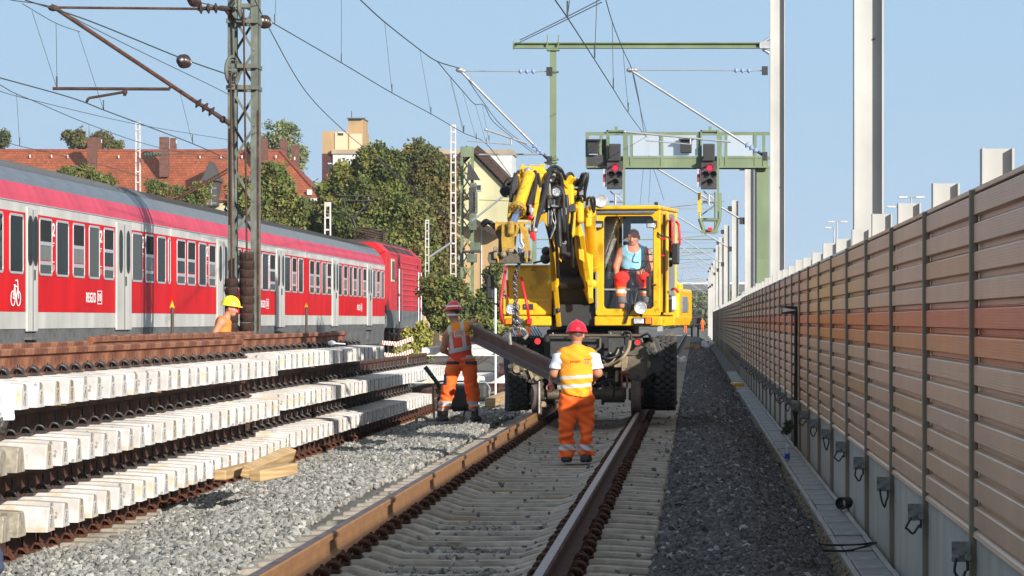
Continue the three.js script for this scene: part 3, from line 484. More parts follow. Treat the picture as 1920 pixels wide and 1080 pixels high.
{ // the big old mast in front of the train
  const d = 69.6, x = XD(458, d), t = thing('lattice_mast', 'weathered green lattice mast with stacked counterweights standing in front of the train', 'mast', [x, -.1, -d]);
  lattice(t, x, d, .50, -.1, 9.6, M.greenold, .15, .82);
  const P = (px, py, o = 0) => W(px, py, d + o), col = new MB();
  for (const py of [42, 126, 166]) { const y = YD(py, d); for (const z of [-.36, .36]) col.rbox(x, y, -d + z, .68, .10, .06, .01); for (const s of [-.31, .31]) col.rbox(x + s, y, -d, .06, .09, .66, .01); }
  col.build('collar', M.greenold, t);
  { const w = new MB(), c = P(436, 133, -.42); w.torus(c, V(1, 0, .35), .31, .035).torus(c, V(1, 0, .35), .24, .02); for (let i = 0; i < 6; i++) { const a = i * Math.PI / 3, u = V(-.33, 0, .94); w.bar(c, c.clone().add(V(0, Math.sin(a) * .3, 0)).addScaledVector(u, Math.cos(a) * .3), .015, 5); } w.bar(c.clone().add(V(-.1, 0, 0)), c.clone().add(V(.1, 0, 0)), .06, 10); w.build('tension_wheel', M.greenold, t); const w2 = new MB(), e = P(461, 12, -.42); w2.torus(e, V(1, 0, .35), .34, .04).torus(e, V(1, 0, .35), .26, .02).bar(e.clone().add(V(-.1, 0, 0)), e.clone().add(V(.1, 0, 0)), .06, 10); w2.build('tension_wheel', M.greenold, t); }
  for (const [px, top, r, nm] of [[463, 487, .155, 0], [434, 527, .14, 1]]) { const dd = d - .62, cx = XD(px, dd); let y = -.02, k = 0; const yt = YD(top, dd); while (y < yt) { pm('counterweight', new MB().lathe([[.001, 0], [r, 0], [r, .17], [r * .9, .185], [.001, .185]], V(0, 0, 0), V(0, 1, 0), 14).box(r * .1, .09, r * .93, .05, .1, .06).geo(), M.cast, t, cx - x + (k % 3 - 1) * .008, y + .1, -dd + d, k * 2.1); y += .19; k++; } new MB().bar(V(cx, yt, -dd), V(cx - (nm ? 0 : .06), YD(nm ? 140 : 15, dd), -dd + .1), .022, 6).build('weight_rod', M.rustbrown, t); }
  new MB().bar(P(432, 240, -.3), P(432, 420, -.3), .02, 6).bar(P(470, 620, -.4), P(470, 640, -.4), .02).build('conduit', M.rustbrown, t);
  new MB().box(x + .34, 3, -d + .27, .035, 6.2, .03).build('earth_strip', M.rustbrown, t);
  // cantilever
  const q = 69.2, Q = (px, py) => W(px, py, q);
  new MB().bar(Q(96, 10), Q(366, 190), .045, 8).build('cantilever_tube', M.rustbrown, t);
  insulator('insulator', Q(366, 190), Q(403, 213), 3, .115, M.cast, t); new MB().bar(Q(403, 213), Q(432, 233), .05, 8).ball(Q(418, 224), .08).build('hinge', M.cast, t);
  new MB().bar(Q(108, 14), Q(370, 16.5), .028, 8).ball(Q(100, 15), .09, 1.3, .8, .8).build('top_tie', M.rustbrown, t);
  insulator('insulator', Q(370, 16.5), Q(412, 15), 3, .115, M.cast, t); new MB().bar(Q(412, 15), Q(440, 18), .06, 8).bar(Q(424, 18), Q(440, 40), .05, 8).build('hinge', M.cast, t);
  new MB().bar(Q(99, 166), Q(318, 167), .035, 8).ball(Q(234, 173), .06).bar(Q(234, 168), Q(234, 180), .035, 6).bar(Q(318, 167), Q(320, 160), .03).build('registration_arm', M.cast, t);
  new MB().line([Q(162, 192), Q(166, 184), Q(230, 173)], .03, 7).build('steady_arm', M.cast, t);
}
{ // green lattice mast with cabinets, white concrete ladder posts
  const d = 131, x = XD(876, d), t = thing('lattice_mast', 'green lattice mast with dark boxes on its side before the yellow gabled house', 'mast', [x, 0, -d]);
  lattice(t, x, d, .42, 0, YD(276, d), M.green, .1, .62); new MB().box(x, YD(285, d), -d + .24, .5, .42, .03).build('head_plate', M.green, t);
  const P = (px, py) => W(px, py, d - .4);
  const bx = (n, x0, y0, x1, y1, m) => { const a = P(x0, y0), b = P(x1, y1); new MB().span(a.x, b.x, b.y, a.y, a.z - .2, a.z + .3, .02).build(n, m, t); };
  bx('cabinet', 880, 352, 892, 400, M.dark); bx('cabinet', 888, 360, 895, 400, M.greendark); bx('cabinet', 880, 400, 893, 432, M.greendark); bx('cabinet', 882, 343, 893, 352, M.greenold); bx('cabinet', 882, 455, 901, 470, M.greendark); bx('platform', 870, 470, 902, 474, M.dark); bx('cabinet', 876, 476, 894, 492, M.greendark);
  { const m = new MB(); const a = P(876, 338), b = P(901, 338), c = P(879, 303); m.poly([[a.x, a.y], [b.x, b.y], [c.x, c.y]], .3, a.z); m.build('signal_hood', M.dark, t); }
  const poles = [[850, 234, 600, 10, 142, 'tall white concrete ladder-shaped post beside the green lattice mast behind the worker'], [801, 412, 620, 7, 160, 'slim white ladder-shaped post between the locomotive and the worker in orange'], [614.5, 379, 440, 12, 158, 'short white ladder-shaped post above the third coach roof'], [259, 229, 480, 9, 122, 'white ladder-shaped post in front of the orange tiled roof']];
  const wm = std([.70, .70, .68], { map: rep(T.conc, .5), roughness: .8 });
  for (const [px, top, , wpx, dd, lab] of poles) {
    const w = wpx * dd / F, yt = YD(top, dd), xc = XD(px, dd), t2 = thing('ladder_post', lab, 'post', [xc, 0, -dd]), b = new MB(), step = Math.max(.4, w * 1.9);
    for (const s of [-1, 1]) b.beam(V(xc + s * w * .52, 0, -dd), V(xc + s * w * .40, yt, -dd), w * .2, .14, V(0, 0, 1)); b.build('upright', wm, t2);
    const k = new MB(); for (let y = step; y < yt; y += step) k.box(xc, y, -dd, w * .86, w * .26, .12); k.box(xc, yt - w * .2, -dd, w, w * .4, .15); k.build('rung', wm, t2);
  }
  const P2 = (px, py) => W(px, py, 121.5); const ins = thing('strain_insulator', 'dark glass strain insulator hanging right of the white post before the tiled roof', 'insulator', P2(280, 290)); insulator('insulator', P2(270, 291), P2(302, 289), 6, .10, std([.04, .10, .08], { roughness: .2 }), ins);
}
// cross-beam with hanging post (green) on the second steel mast
{
  const d = 75.7, P = (px, py) => W(px, py, d), t = thing('cross_beam', 'long green cross-beam with a hanging post, fixed to the second pale steel column', 'overhead line support', P(1440, 85));
  const a = P(963, 85), b = P(1424, 85.5);
  new MB().span(a.x, b.x, a.y - .012 + .05, a.y + .065, -d - .09, -d + .09).span(a.x, b.x, a.y - .075, a.y - .06, -d - .09, -d + .09).span(a.x, b.x, a.y - .06, a.y + .038, -d - .01, -d + .01).box(a.x, a.y, -d, .03, .18, .2).build('beam', M.green, t);
  new MB().span(b.x, P(1443, 85).x, a.y - .08, a.y + .08, -d - .12, -d + .12).bar(P(1430, 92), P(1443, 100), .04).bar(P(1432, 78), P(1443, 72), .04).build('bracket', M.galv, t);
  const h0 = P(1037, 92), h1 = P(1037, 316); new MB().span(h0.x - .075, h0.x + .075, h1.y, h0.y, -d - .06, -d + .06).build('hanging_post', M.green, t);
  new MB().rbox(h0.x, h0.y - .02, -d, .30, .05, .25, .01).box(h0.x - .13, h0.y + .2, -d + .1, .03, .25, .03).box(h0.x + .13, h0.y + .2, -d + .1, .03, .25, .03).build('clamp', M.green, t);
  new MB().box(P(1037, 135).x, P(0, 135).y, -d, .26, .04, .2).box(P(1037, 299).x, P(0, 299).y, -d, .26, .04, .2).box(P(1037, 301).x - .05, P(0, 305).y, -d, .3, .03, .2).build('clamp', M.greendark, t);
}
function cantilever(label, d, tip, foot, tieA, tieB, sA, sB, blue = true, rr = .032) {
  const P = q => W(q[0], q[1], d), t = thing('cantilever', label, 'overhead line bracket', P(foot)), k = P(tip).distanceTo(P(foot));
  const u = 1 - .55 / k, v = 1 - .2 / k, L = (A, B, s) => P(A).lerp(P(B), s);
  new MB().bar(P(tip), L(tip, foot, u), rr, 8).ball(P(tip), .07, 1.4, .9, 1).build('cantilever_tube', M.galv, t);
  insulator('insulator', L(tip, foot, u), L(tip, foot, v), 3, .075, blue ? M.insulblue : M.insul, t);
  new MB().bar(L(tip, foot, v), P(foot), .035, 8).box(P(foot).x, P(foot).y, -d, .12, .2, .16).build('hinge', M.black, t);
  if (tieA) { const kk = P(tieA).distanceTo(P(tieB)); new MB().bar(P(tieA), P(tieB), .014, 6).ball(P(tieA), .05, 1.6, 1, 1, 8).build('top_tie', M.galv, t); insulator('insulator', L(tieA, tieB, 1 - .75 / kk), L(tieA, tieB, 1 - .3 / kk), 3, .06, blue ? M.insulblue : M.insul, t); new MB().box(P(tieB).x, P(tieB).y, -d, .14, .2, .14).build('hinge', M.black, t); }
  if (sA) { new MB().bar(P(sA), P(sB), rr * .75, 7).ball(P(sA), .04).build('registration_arm', M.galv, t); const m = L(sA, sB, .62); new MB().bar(m, m.clone().add(V(0, -.15, 0)), .02).bar(m.clone().add(V(0, -.15, 0)), m.clone().add(V(-1.05, -.06, 0)), .014).build('steady_arm', M.galv, t); }
  return t;
}
cantilever('galvanised bracket reaching left from the second steel column over the track', 75.6, [1182, 131], [1434, 293], [1190, 131], [1434, 132.5], [1171, 247], [1370, 266]);
cantilever('galvanised bracket reaching left from the green hanging post', 75.5, [862, 131], [1030, 301], [868, 133], [1030, 134], [911, 243], [988, 269]);
{ // rod lines near the hanging post
  const b = new MB(); b.bar(W(898, 290, 76), W(1022, 289, 76), .022, 6); solo(b, 'tie_rod', M.galv, 'thin horizontal rod left of the green hanging post above the excavator boom', 'rod', W(1022, 289, 76));
  const t = thing('strut', 'pale strut running down left from the hanging post behind the excavator boom', 'rod', W(1032, 298, 90)); new MB().bar(W(1032, 298, 90), W(885, 414, 90), .03, 7).build('tube', M.galv, t);
  const t2 = thing('strut', 'pale strut reaching from the ladder post to the trees left of the worker', 'rod', W(846, 455, 131)); new MB().bar(W(846, 455, 131), W(805, 482, 131), .05, 7).build('tube', M.galv, t2);
}
{ // signal gantry
  const d = 94, P = (px, py) => W(px, py, d), X = px => XD(px, d), Y = py => YD(py, d), t = thing('signal_gantry', 'green signal bridge with mesh screens on a thick green pillar behind the steel columns', 'signal gantry', [X(1430), -.5, -d]);
  new MB().span(X(1418), X(1442), -.5, Y(316), -d - .2, -d + .2, .01).build('pillar', M.green, t);
  new MB().span(X(1415), X(1417.5), 0, Y(316), -d + .25, -d + .3).span(X(1413), X(1414), 0, Y(316), -d + .25, -d + .3).build('conduit', M.black, t);
  const rails = new MB(); for (const z of [-.45, .45]) { rails.span(X(1100), X(1445), Y(252), Y(249), -d + z - .03, -d + z + .03); rails.span(X(1100), X(1445), Y(298), Y(294.5), -d + z - .03, -d + z + .03); rails.span(X(1100), X(1445), Y(316), Y(313), -d + z - .04, -d + z + .04); for (const px of [1101, 1127, 1140, 1174, 1184, 1241, 1311, 1351, 1361, 1416, 1432]) rails.span(X(px) - .035, X(px) + .035, Y(315), Y(250), -d + z - .035, -d + z + .035); }
  rails.build('frame', M.green, t);
  new MB().span(X(1101), X(1440), Y(313), Y(298), -d + .44, -d + .46).span(X(1101), X(1440), Y(313), Y(298), -d - .46, -d - .44).build('side_plate', M.green, t);
  new MB().span(X(1101), X(1440), Y(315), Y(314), -d - .44, -d + .44).build('walkway', M.greendark, t);
  const scr = std([.42, .47, .52], { roughness: .6, transparent: true, opacity: .5 });
  for (const [a, b] of [[1187, 1239], [1244, 1309], [1364, 1413]]) new MB().span(X(a), X(b), Y(293), Y(255), -d - .005 + .42, -d + .42).build('mesh_screen', scr, t);
  for (const px of [1155, 1330]) new MB().span(X(px - 17), X(px + 17), Y(249), Y(246), -d + .5, -d + .56).span(X(px - 17), X(px - 14), Y(300), Y(246), -d + .5, -d + .56).span(X(px + 14), X(px + 18), Y(398), Y(246), -d + .5, -d + .58).box(X(px + 1), Y(243), -d + .5, .09, .12, .1).build('signal_frame', M.green, t);
  for (const [x0, y0, x1, y1] of [[1103, 265, 1124, 290], [1276, 264, 1297, 289]]) new MB().span(X(x0), X(x1), Y(y1), Y(y0), -d + .5, -d + .72, .02).span(X(x0) - .05, X(x1) + .05, Y(y0) - .02, Y(y0) + .02, -d + .5, -d + .85).build('indicator_box', M.black, t);
  new MB().span(X(1101), X(1139), Y(313), Y(292), -d + .47, -d + .49).span(X(1122), X(1139), Y(292), Y(262), -d + .2, -d + .3).build('dark_plate', M.dark, t);
  const names = ['left signal with a red light hanging under the green gantry', 'right signal with a red light hanging under the green gantry'];
  const red = new THREE.MeshStandardMaterial({ color: 0x400004, emissive: new THREE.Color().setRGB(1, .02, .06), emissiveIntensity: 1.6 });
  [1154, 1329].forEach((px, i) => {
    const s = thing('railway_signal', names[i], 'railway signal', [X(px), Y(357), -d + .7]), zf = -d + .8;
    new MB().span(X(px - 15), X(px + 14.5), Y(357), Y(304), zf - .12, zf, .02).span(X(px - 11), X(px + 11), Y(304), Y(272), zf - .2, zf - .05, .02).build('housing', M.dark, s);
    new MB().span(X(px - 12), X(px + 11), Y(304), Y(301), zf - .1, zf + .12).span(X(px - 9), X(px + 9), Y(300), Y(275), zf - .05, zf - .04).build('visor', M.black, s);
    const lamp = (dx, dy, m, n) => { const c = V(X(px + dx), Y(dy), zf); new MB().bar(c, c.clone().add(V(0, 0, .012)), .075, 16).build(n, m, s); const v = new MB(); v.add(new THREE.CylinderGeometry(.095, .095, .2, 14, 1, true, Math.PI * 1.5 + .2, Math.PI - .4).rotateX(Math.PI / 2).rotateZ(0), new THREE.Matrix4().setPosition(c.x, c.y, c.z + .1)); const h = new MB(); h.torus(c, V(0, 0, 1), .09, .012); for (let k = 0; k < 9; k++) { const a = Math.PI * (k + .5) / 9; h.box(c.x + Math.cos(a) * .1, c.y + Math.sin(a) * .1, c.z + .1, .045, .01, .2, 0, 0, a + Math.PI / 2); } h.build('hood', M.black, s); };
    lamp(1, 317, red, 'red_lamp'); lamp(-6, 330, M.dark, 'unlit_lamp'); lamp(8, 330, M.dark, 'unlit_lamp'); lamp(1, 344, M.dark, 'unlit_lamp');
    const L = new THREE.PointLight(new THREE.Color().setRGB(1, .03, .06), .25, 3); L.position.set(X(px + 1) - s.position.x, Y(317) - s.position.y, .35); L.castShadow = true; s.add(L);
    new MB().span(X(px - 22), X(px - 15.5), Y(352), Y(319), zf - .1, zf - .08).build('mast_plate', std([.36, .36, .38]), s); new MB().span(X(px - 22), X(px - 15.5), Y(343), Y(328), zf - .075, zf - .07).build('red_field', std([.20, .025, .035]), s);
    new MB().line([P(px - 10, 358), P(px - 4, 364), P(px + 8, 364), P(px + 12, 358)], .02).bar(P(px, 364), P(px, 385), .035).line([P(px - 12, 378), P(px + 16, 378)], .03).line([P(px + 2, 366), P(px + 16, 380)], .02).build('bracket', M.galv, s);
    if (i) { // the basket under the right signal
      const b = new MB(); b.line([P(1312, 410), P(1320, 434), P(1340, 434), P(1349, 410), P(1349, 362)], .06, 6).bar(P(1312, 412), P(1348, 412), .05).line([P(1314, 404), P(1340, 385)], .02).bar(P(1341, 360), P(1341, 434), .03).box(X(1330), Y(434), -d, .5, .1, .3).build('service_basket', M.green, s);
      new MB().beam(P(1311.5, 362), P(1311.5, 398), .10, .12, V(0, 0, 1)).bar(P(1312, 398), P(1313, 412), .03).build('lever_box', M.yellow, s); new MB().box(X(1331), Y(430), -d + .2, .12, .1, .1).build('red_cap', M.redpaint, s);
    }
  });
}
// further steel masts with brackets, right of the track
{
  const col = {}; const mk = (d, x, w, top, label, full, shift = 0) => {
    const t = thing('steel_mast', label, 'mast', [x, -.55, -d], full ? undefined : 'far steel masts along the noise barrier');
    pm('column', hbeamGeo(w, .3, .02, 0, top + .55), M.steel, t);
    const cx = -1.58 - x, y = q => q + .55;
    const c = new MB(); c.bar(V(cx + .1 + shift, y(top - .35), 0), V(-.2, y(top - 2.3), 0), .035, 7).build('cantilever_tube', M.galv, t).geometry.translate(t.position.x, t.position.y, t.position.z);
    const tie = new MB(); tie.bar(V(cx + .2 + shift, y(top - .4), 0), V(-.2, y(top - .4), 0), .018, 6).build('top_tie', M.galv, t).geometry.translate(t.position.x, t.position.y, t.position.z);
    const arm = new MB(); arm.bar(V(cx + shift - .1, y(top - 1.9), 0), V(-.9, y(top - 1.6), 0), .025, 6).build('registration_arm', M.galv, t).geometry.translate(t.position.x, t.position.y, t.position.z);
    const hg = new MB(); for (const q of [top - .4, top - 2.3]) hg.box(-.25, y(q), 0, .2, .24, .16); hg.build('hinge', M.black, t).geometry.translate(t.position.x, t.position.y, t.position.z);
  };
  mk(113, 1.94, .33, 7.35, 'pale steel column with bracket just left of the green gantry pillar', 1);
  mk(151, 1.93, .33, 7.2, 'pale steel column with bracket, third from the right among those with brackets', 1);
  for (let i = 0; i < 7; i++) mk(187 + i * 37, 1.9, .33, 7.1 + (i % 3) * .25, ['nearest', 'second', 'third', 'fourth', 'fifth', 'sixth', 'farthest'][i] + ' of the far pale steel masts beyond the green gantry pillar', 0);
}
// overhead wires
function wire(label, pts, r = .011, droppers = [], name = 'overhead_wire') {
  const P = pts.map(q => W(q[0], q[1], q[2])), t = thing(name, label, 'overhead wire', P[0]);
  new MB().tube(P, r, Math.max(2, P.length * 6), 5).build('wire', M.wire, t);
  const e = new MB(); for (const [x0, y0, x1, y1, d0, d1] of droppers) { const b = new MB().bar(W(x0, y0, d0), W(x1, y1, d1 ?? d0), .0055, 4).bar(W(x1, y1, d1 ?? d0).add(V(0, .22, 0)), W(x1, y1, d1 ?? d0), .012, 4); b.build('dropper', M.wire, t); }
  return t;
}
const dX = (px, X) => X * F / (px - 1302);
const along = (pts, X0, X1) => pts.map(([x, y], i) => [x, y, dX(x, X0 + (X1 - X0) * i / (pts.length - 1))]);
const ballIns = (px, py, d, r, label) => { const t = thing('ball_insulator', label, 'insulator', W(px, py, d)); const c = W(px, py, d); const b = new MB(); for (let k = -2; k <= 2; k++) disc(b, c.clone().add(V(k * .02, k * -.01, -k * .05)), V(.3, -.15, -1), r * (1 - .12 * Math.abs(k))); b.build('disc', M.insul, t); new MB().ball(c.clone().add(V(-.03, .02, .16)), .05).build('pin', M.galv, t); };
wire('wire anchored at the wheel of the big lattice mast, with a round insulator', [[47, 0, 62], [167, 39, 64], [335, 107, 67], [428, 140, 69]], .014);
ballIns(345, 115, 67.3, .155, 'round dark insulator on the wire just left of the big lattice mast'); ballIns(365, 0, 67.5, .155, 'round dark insulator cut by the top edge left of the big lattice mast'); ballIns(496, 41, 70.2, .155, 'round dark insulator just right of the big lattice mast');
wire('wire entering at the top left towards the round insulator at the top edge', [[380, 6, 68], [445, 20, 69.4]], .012);
wire('contact wire running from the top of the big lattice mast down to the excavator boom', [[455, 12, 69.6], [480, 25, 70], [639, 117, 79], [733, 173, 87], [809, 214, 96], [869, 249, 105], [912, 270, 112], [958, 330, 122]], .0125, [[721, 41, 735, 173, 87], [787, 93, 808, 214, 96], [517, 0, 515, 45, 72], [640, 0, 640, 117, 79], [844, 147, 869, 249, 105], [867, 170, 893, 262, 108], [891, 195, 912, 270, 112]]);
wire('thin feeder wire running from the big lattice mast down across the large tree', [[478, 0, 69], [503, 50, 71], [573, 171, 80], [647, 247, 92], [694, 286, 101], [791, 366, 118], [838, 402, 128]], .011);
wire('second feeder wire close below the first across the large tree', [[694, 286, 101], [760, 345, 112], [800, 378, 120], [845, 412, 131]], .02);
wire('messenger wire from the top edge to the left galvanised bracket', [[676, 0, 60], [721, 41, 64], [787, 93, 70], [820, 115, 73], [862, 128, 75.5]], .0125);
wire('branch wire sagging below the left galvanised bracket', [[820, 115, 73], [845, 145, 78], [867, 170, 82], [890, 195, 88], [908, 198, 92], [930, 233, 100], [1000, 287, 120]], .011, [[845, 145, 870, 247, 104], [904, 197, 917, 265, 111]]);
wire('wire from the bracket tip down towards the boom', [[868, 135, 75.5], [905, 190, 86], [945, 240, 100], [1010, 290, 118]], .01);
wire('contact wire of the train track below the rusty bracket', [[0, 146, 62], [113, 177, 66], [162, 193, 69.2], [194, 206, 71], [358, 268, 84], [430, 300, 92]], .0125, [[60, 21, 106, 163, 66], [105, 43, 107, 163, 66.3], [146, 58, 194, 206, 71], [338, 176, 361, 268, 84]]);
wire('messenger wire of the train track passing the tip of the rusty bracket', [[20, 0, 63], [97, 13, 69], [160, 45, 72], [260, 95, 78], [395, 160, 88], [430, 178, 92]], .010);
wire('short stitch wire under the rusty bracket tip', [[42, 7, 66], [104, 43, 69], [150, 60, 71]], .008);
wire('far wire of the next track crossing the upper left sky', [[0, 159, 80], [31, 177, 83], [58, 187, 86], [167, 233, 100], [288, 274, 120], [420, 300, 150]], .011, [[31, 177, 37, 274, 83], [167, 233, 167, 258, 100]]);
wire('far wire rising to the right across the upper left sky', [[0, 171, 90], [58, 187, 95], [257, 233, 115], [428, 262, 135]], .010);
wire('far low wire in front of the tiled roof', [[16, 268, 90], [37, 274, 92], [200, 312, 112], [338, 354, 140]], .010);
wire('thin wire crossing the tiled roof left of the big lattice mast', [[270, 291, 121], [350, 287, 122], [432, 278, 122.5]], .010);
wire('second thin wire crossing the tiled roof left of the big lattice mast', [[300, 290, 121], [432, 291, 122.5]], .010);
{ const b = new MB(); b.bar(W(330, 372, 92), W(436, 312, 92), .028, 7).bar(W(332, 375, 92), W(436, 318, 92), .02, 6); solo(b, 'strut', M.rustbrown, 'rusty double strut reaching down left from behind the big lattice mast', 'rod', W(436, 312, 92)); }
wire('contact wire of the working track from the top edge towards the signal gantry', [[1041, 0, 38], [1064, 33, 42], [1113, 109, 52], [1150, 167, 63], [1177, 210, 75], [1208, 253, 92], [1216, 268, 100], [1219, 330, 150], [1216, 380, 190]], .009, [[1119, 0, 1115, 109, 52], [1148, 41, 1150, 167, 63], [1168, 93, 1178, 210, 75], [1068, 0, 1064, 33, 42]]);
wire('messenger wire of the working track from the top edge past the right bracket tip', [[1136, 0, 57], [1148, 41, 61], [1168, 93, 69], [1185, 131, 75.6], [1197, 183, 84], [1207, 245, 100], [1218, 297, 113], [1232, 335, 130], [1245, 376, 151]], .009);
wire('thin wire beside the messenger wire above the gantry', [[1185, 131, 75.6], [1193, 170, 82], [1203, 215, 90], [1212, 262, 105], [1205, 330, 140], [1200, 385, 190]], .008);
for (const [o, l] of [[0, 'upper'], [4, 'lower']]) wire(l + ' of two parallel stay wires rising right from the green cross-beam end', [[975, 75 + o, 75.7], [1050, 38 + o * 1.2, 68], [1128, -2 + o * 1.5, 61]], .010);
wire('thin wire from the left bracket across the yellow gabled house', [[898, 375, 131], [960, 377, 125]], .012);
// far tangle of brackets and wires over the distant yard
{
  const r = rng(77);
  for (let k = 0; k < 5; k++) { const d = 190 + k * 60, x0 = -3.5 - k * .3, t = thing('overhead_wire', ['nearest', 'second', 'third', 'fourth', 'farthest'][k] + ' span of far wires over the yard right of the cab', 'overhead wire', [-1.6, 5.6, -d], 'far wires over the distant yard'); const b = new MB(); b.line([V(-1.7 + (k & 1) * .5, 6.7 - .1 * k, -d + 40), V(-1.6, 5.9, -d), V(-1.7, 6.6, -d - 60)], .012); b.line([V(-1.6, 5.45, -d + 40), V(-1.6, 5.45, -d - 60)], .012); b.build('wire', M.wire, t); }
  for (let k = 0; k < 9; k++) { const d = 230 + k * 38, x = -9.5 - (k & 1) * .6, t = thing('far_mast', ['nearest', 'second', 'third', 'fourth', 'fifth', 'sixth', 'seventh', 'eighth', 'farthest'][k] + ' of the slim far masts left of the track in the yard', 'mast', [x, -.4, -d], 'far masts left of the track'); const b = new MB(); b.box(x, 3.6, -d, .28, 8, .28).bar(V(x, 7, -d), V(x + 4.6, 6.9, -d), .05).bar(V(x, 5, -d), V(x + 4.4, 7, -d), .05).bar(V(x, 5.6, -d), V(x + 3.4, 5.7, -d), .04).build('mast_body', M.steel, t); }
  for (const [d, y, l] of [[320, 9.6, 'nearer'], [420, 10.4, 'farther']]) { const t = thing('far_portal', l + ' far cross-span of wires over the yard right of the cab', 'overhead line support', [-6, 0, -d]); new MB().bar(V(-16, y, -d), V(2.2, y, -d), .05).bar(V(-16, y - .9, -d), V(2.2, y - .9, -d), .04).box(-16, y / 2, -d, .4, y + 1, .4).build('cross_span', M.green, t); }
  const t = thing('road_bridge', 'dark low road bridge crossing the tracks far off right of the cab', 'bridge', [-6, 0, -560]); new MB().box(-20, 7.2, -560, 60, 1.1, 6).build('deck', std([.10, .10, .11]), t); new MB().box(-20, 7.95, -557, 60, .35, .3).build('parapet', std([.5, .5, .5]), t); const c = new MB(); for (const x of [-14, -6, 3, 12]) c.box(x, 3, -560, .9, 7.5, 3); c.build('pier', M.plinth, t);
}
// ---------------------------------------------------------------- houses behind
T.tile = tex(256, (x, y) => { const row = y * 16, k = Math.floor(row), f = row - k, c = (x * 16 + (k & 1) * .5) % 1, v = .80 + .22 * (n1(x, y) - .5) + .25 * (n3(Math.floor(x * 16 + (k & 1) * .5) / 16, k / 16) - .5); const e = f < .16 || c < .1 ? .74 : 1; return [v * e, v * e * .97, v * e * .93]; });
T.brick = tex(256, (x, y) => { const row = y * 16, k = Math.floor(row), f = row - k, c = (x * 8 + (k & 1) * .5) % 1, m = f < .16 || c < .09; const v = .8 + .4 * (n3(Math.floor(x * 8 + (k & 1) * .5) / 8, k / 16) - .5); return m ? [.82, .76, .72] : [v * .75, v * .62, v * .58]; });
const HM = {
  tile: std([.44, .12, .05], { map: rep(T.tile, .21), bumpMap: rep(T.tile, .21), bumpScale: .03, roughness: .85 }),
  tilered: std([.36, .09, .05], { map: rep(T.tile, .21), roughness: .85 }), brown: std([.085, .05, .04], { map: rep(T.tile, .25), roughness: .9 }),
  brick: std([.30, .17, .14], { map: rep(T.brick, .5), roughness: .9 }), cream: std([.62, .60, .38], { map: rep(T.streak, .08), roughness: .9 }), tan: std([.56, .37, .19], { map: rep(T.streak, .08), roughness: .9 }),
  tan2: std([.50, .38, .27], { map: rep(T.streak, .06), roughness: .9 }), white: std([.70, .70, .68], { map: rep(T.fine, .1), roughness: .9 }), maroon: std([.16, .05, .04], { map: rep(T.brick, .2), roughness: .9 }), pane: std([.03, .035, .04], { roughness: .15 }), slate: std([.05, .047, .045], { roughness: .7 }),
};
function slope(name, mat, parent, a, b, c, e, th = .25) {           // a slab between four corners
  const n = b.clone().sub(a).cross(e.clone().sub(a)).normalize().multiplyScalar(-th), P = [a, b, c, e], Q = P.map(p => p.clone().add(n)), pos = [];
  const quad = (p, q, r, s) => pos.push(...p.toArray(), ...q.toArray(), ...r.toArray(), ...p.toArray(), ...r.toArray(), ...s.toArray());
  quad(...P); quad(Q[3], Q[2], Q[1], Q[0]); for (let i = 0; i < 4; i++) { const j = (i + 1) % 4; quad(P[j], P[i], Q[i], Q[j]); }
  const g = new THREE.BufferGeometry(); g.setAttribute('position', new THREE.Float32BufferAttribute(pos, 3)); g.computeVertexNormals();
  const m = new MB(); m.add(g); return m.build(name, mat, parent);
}
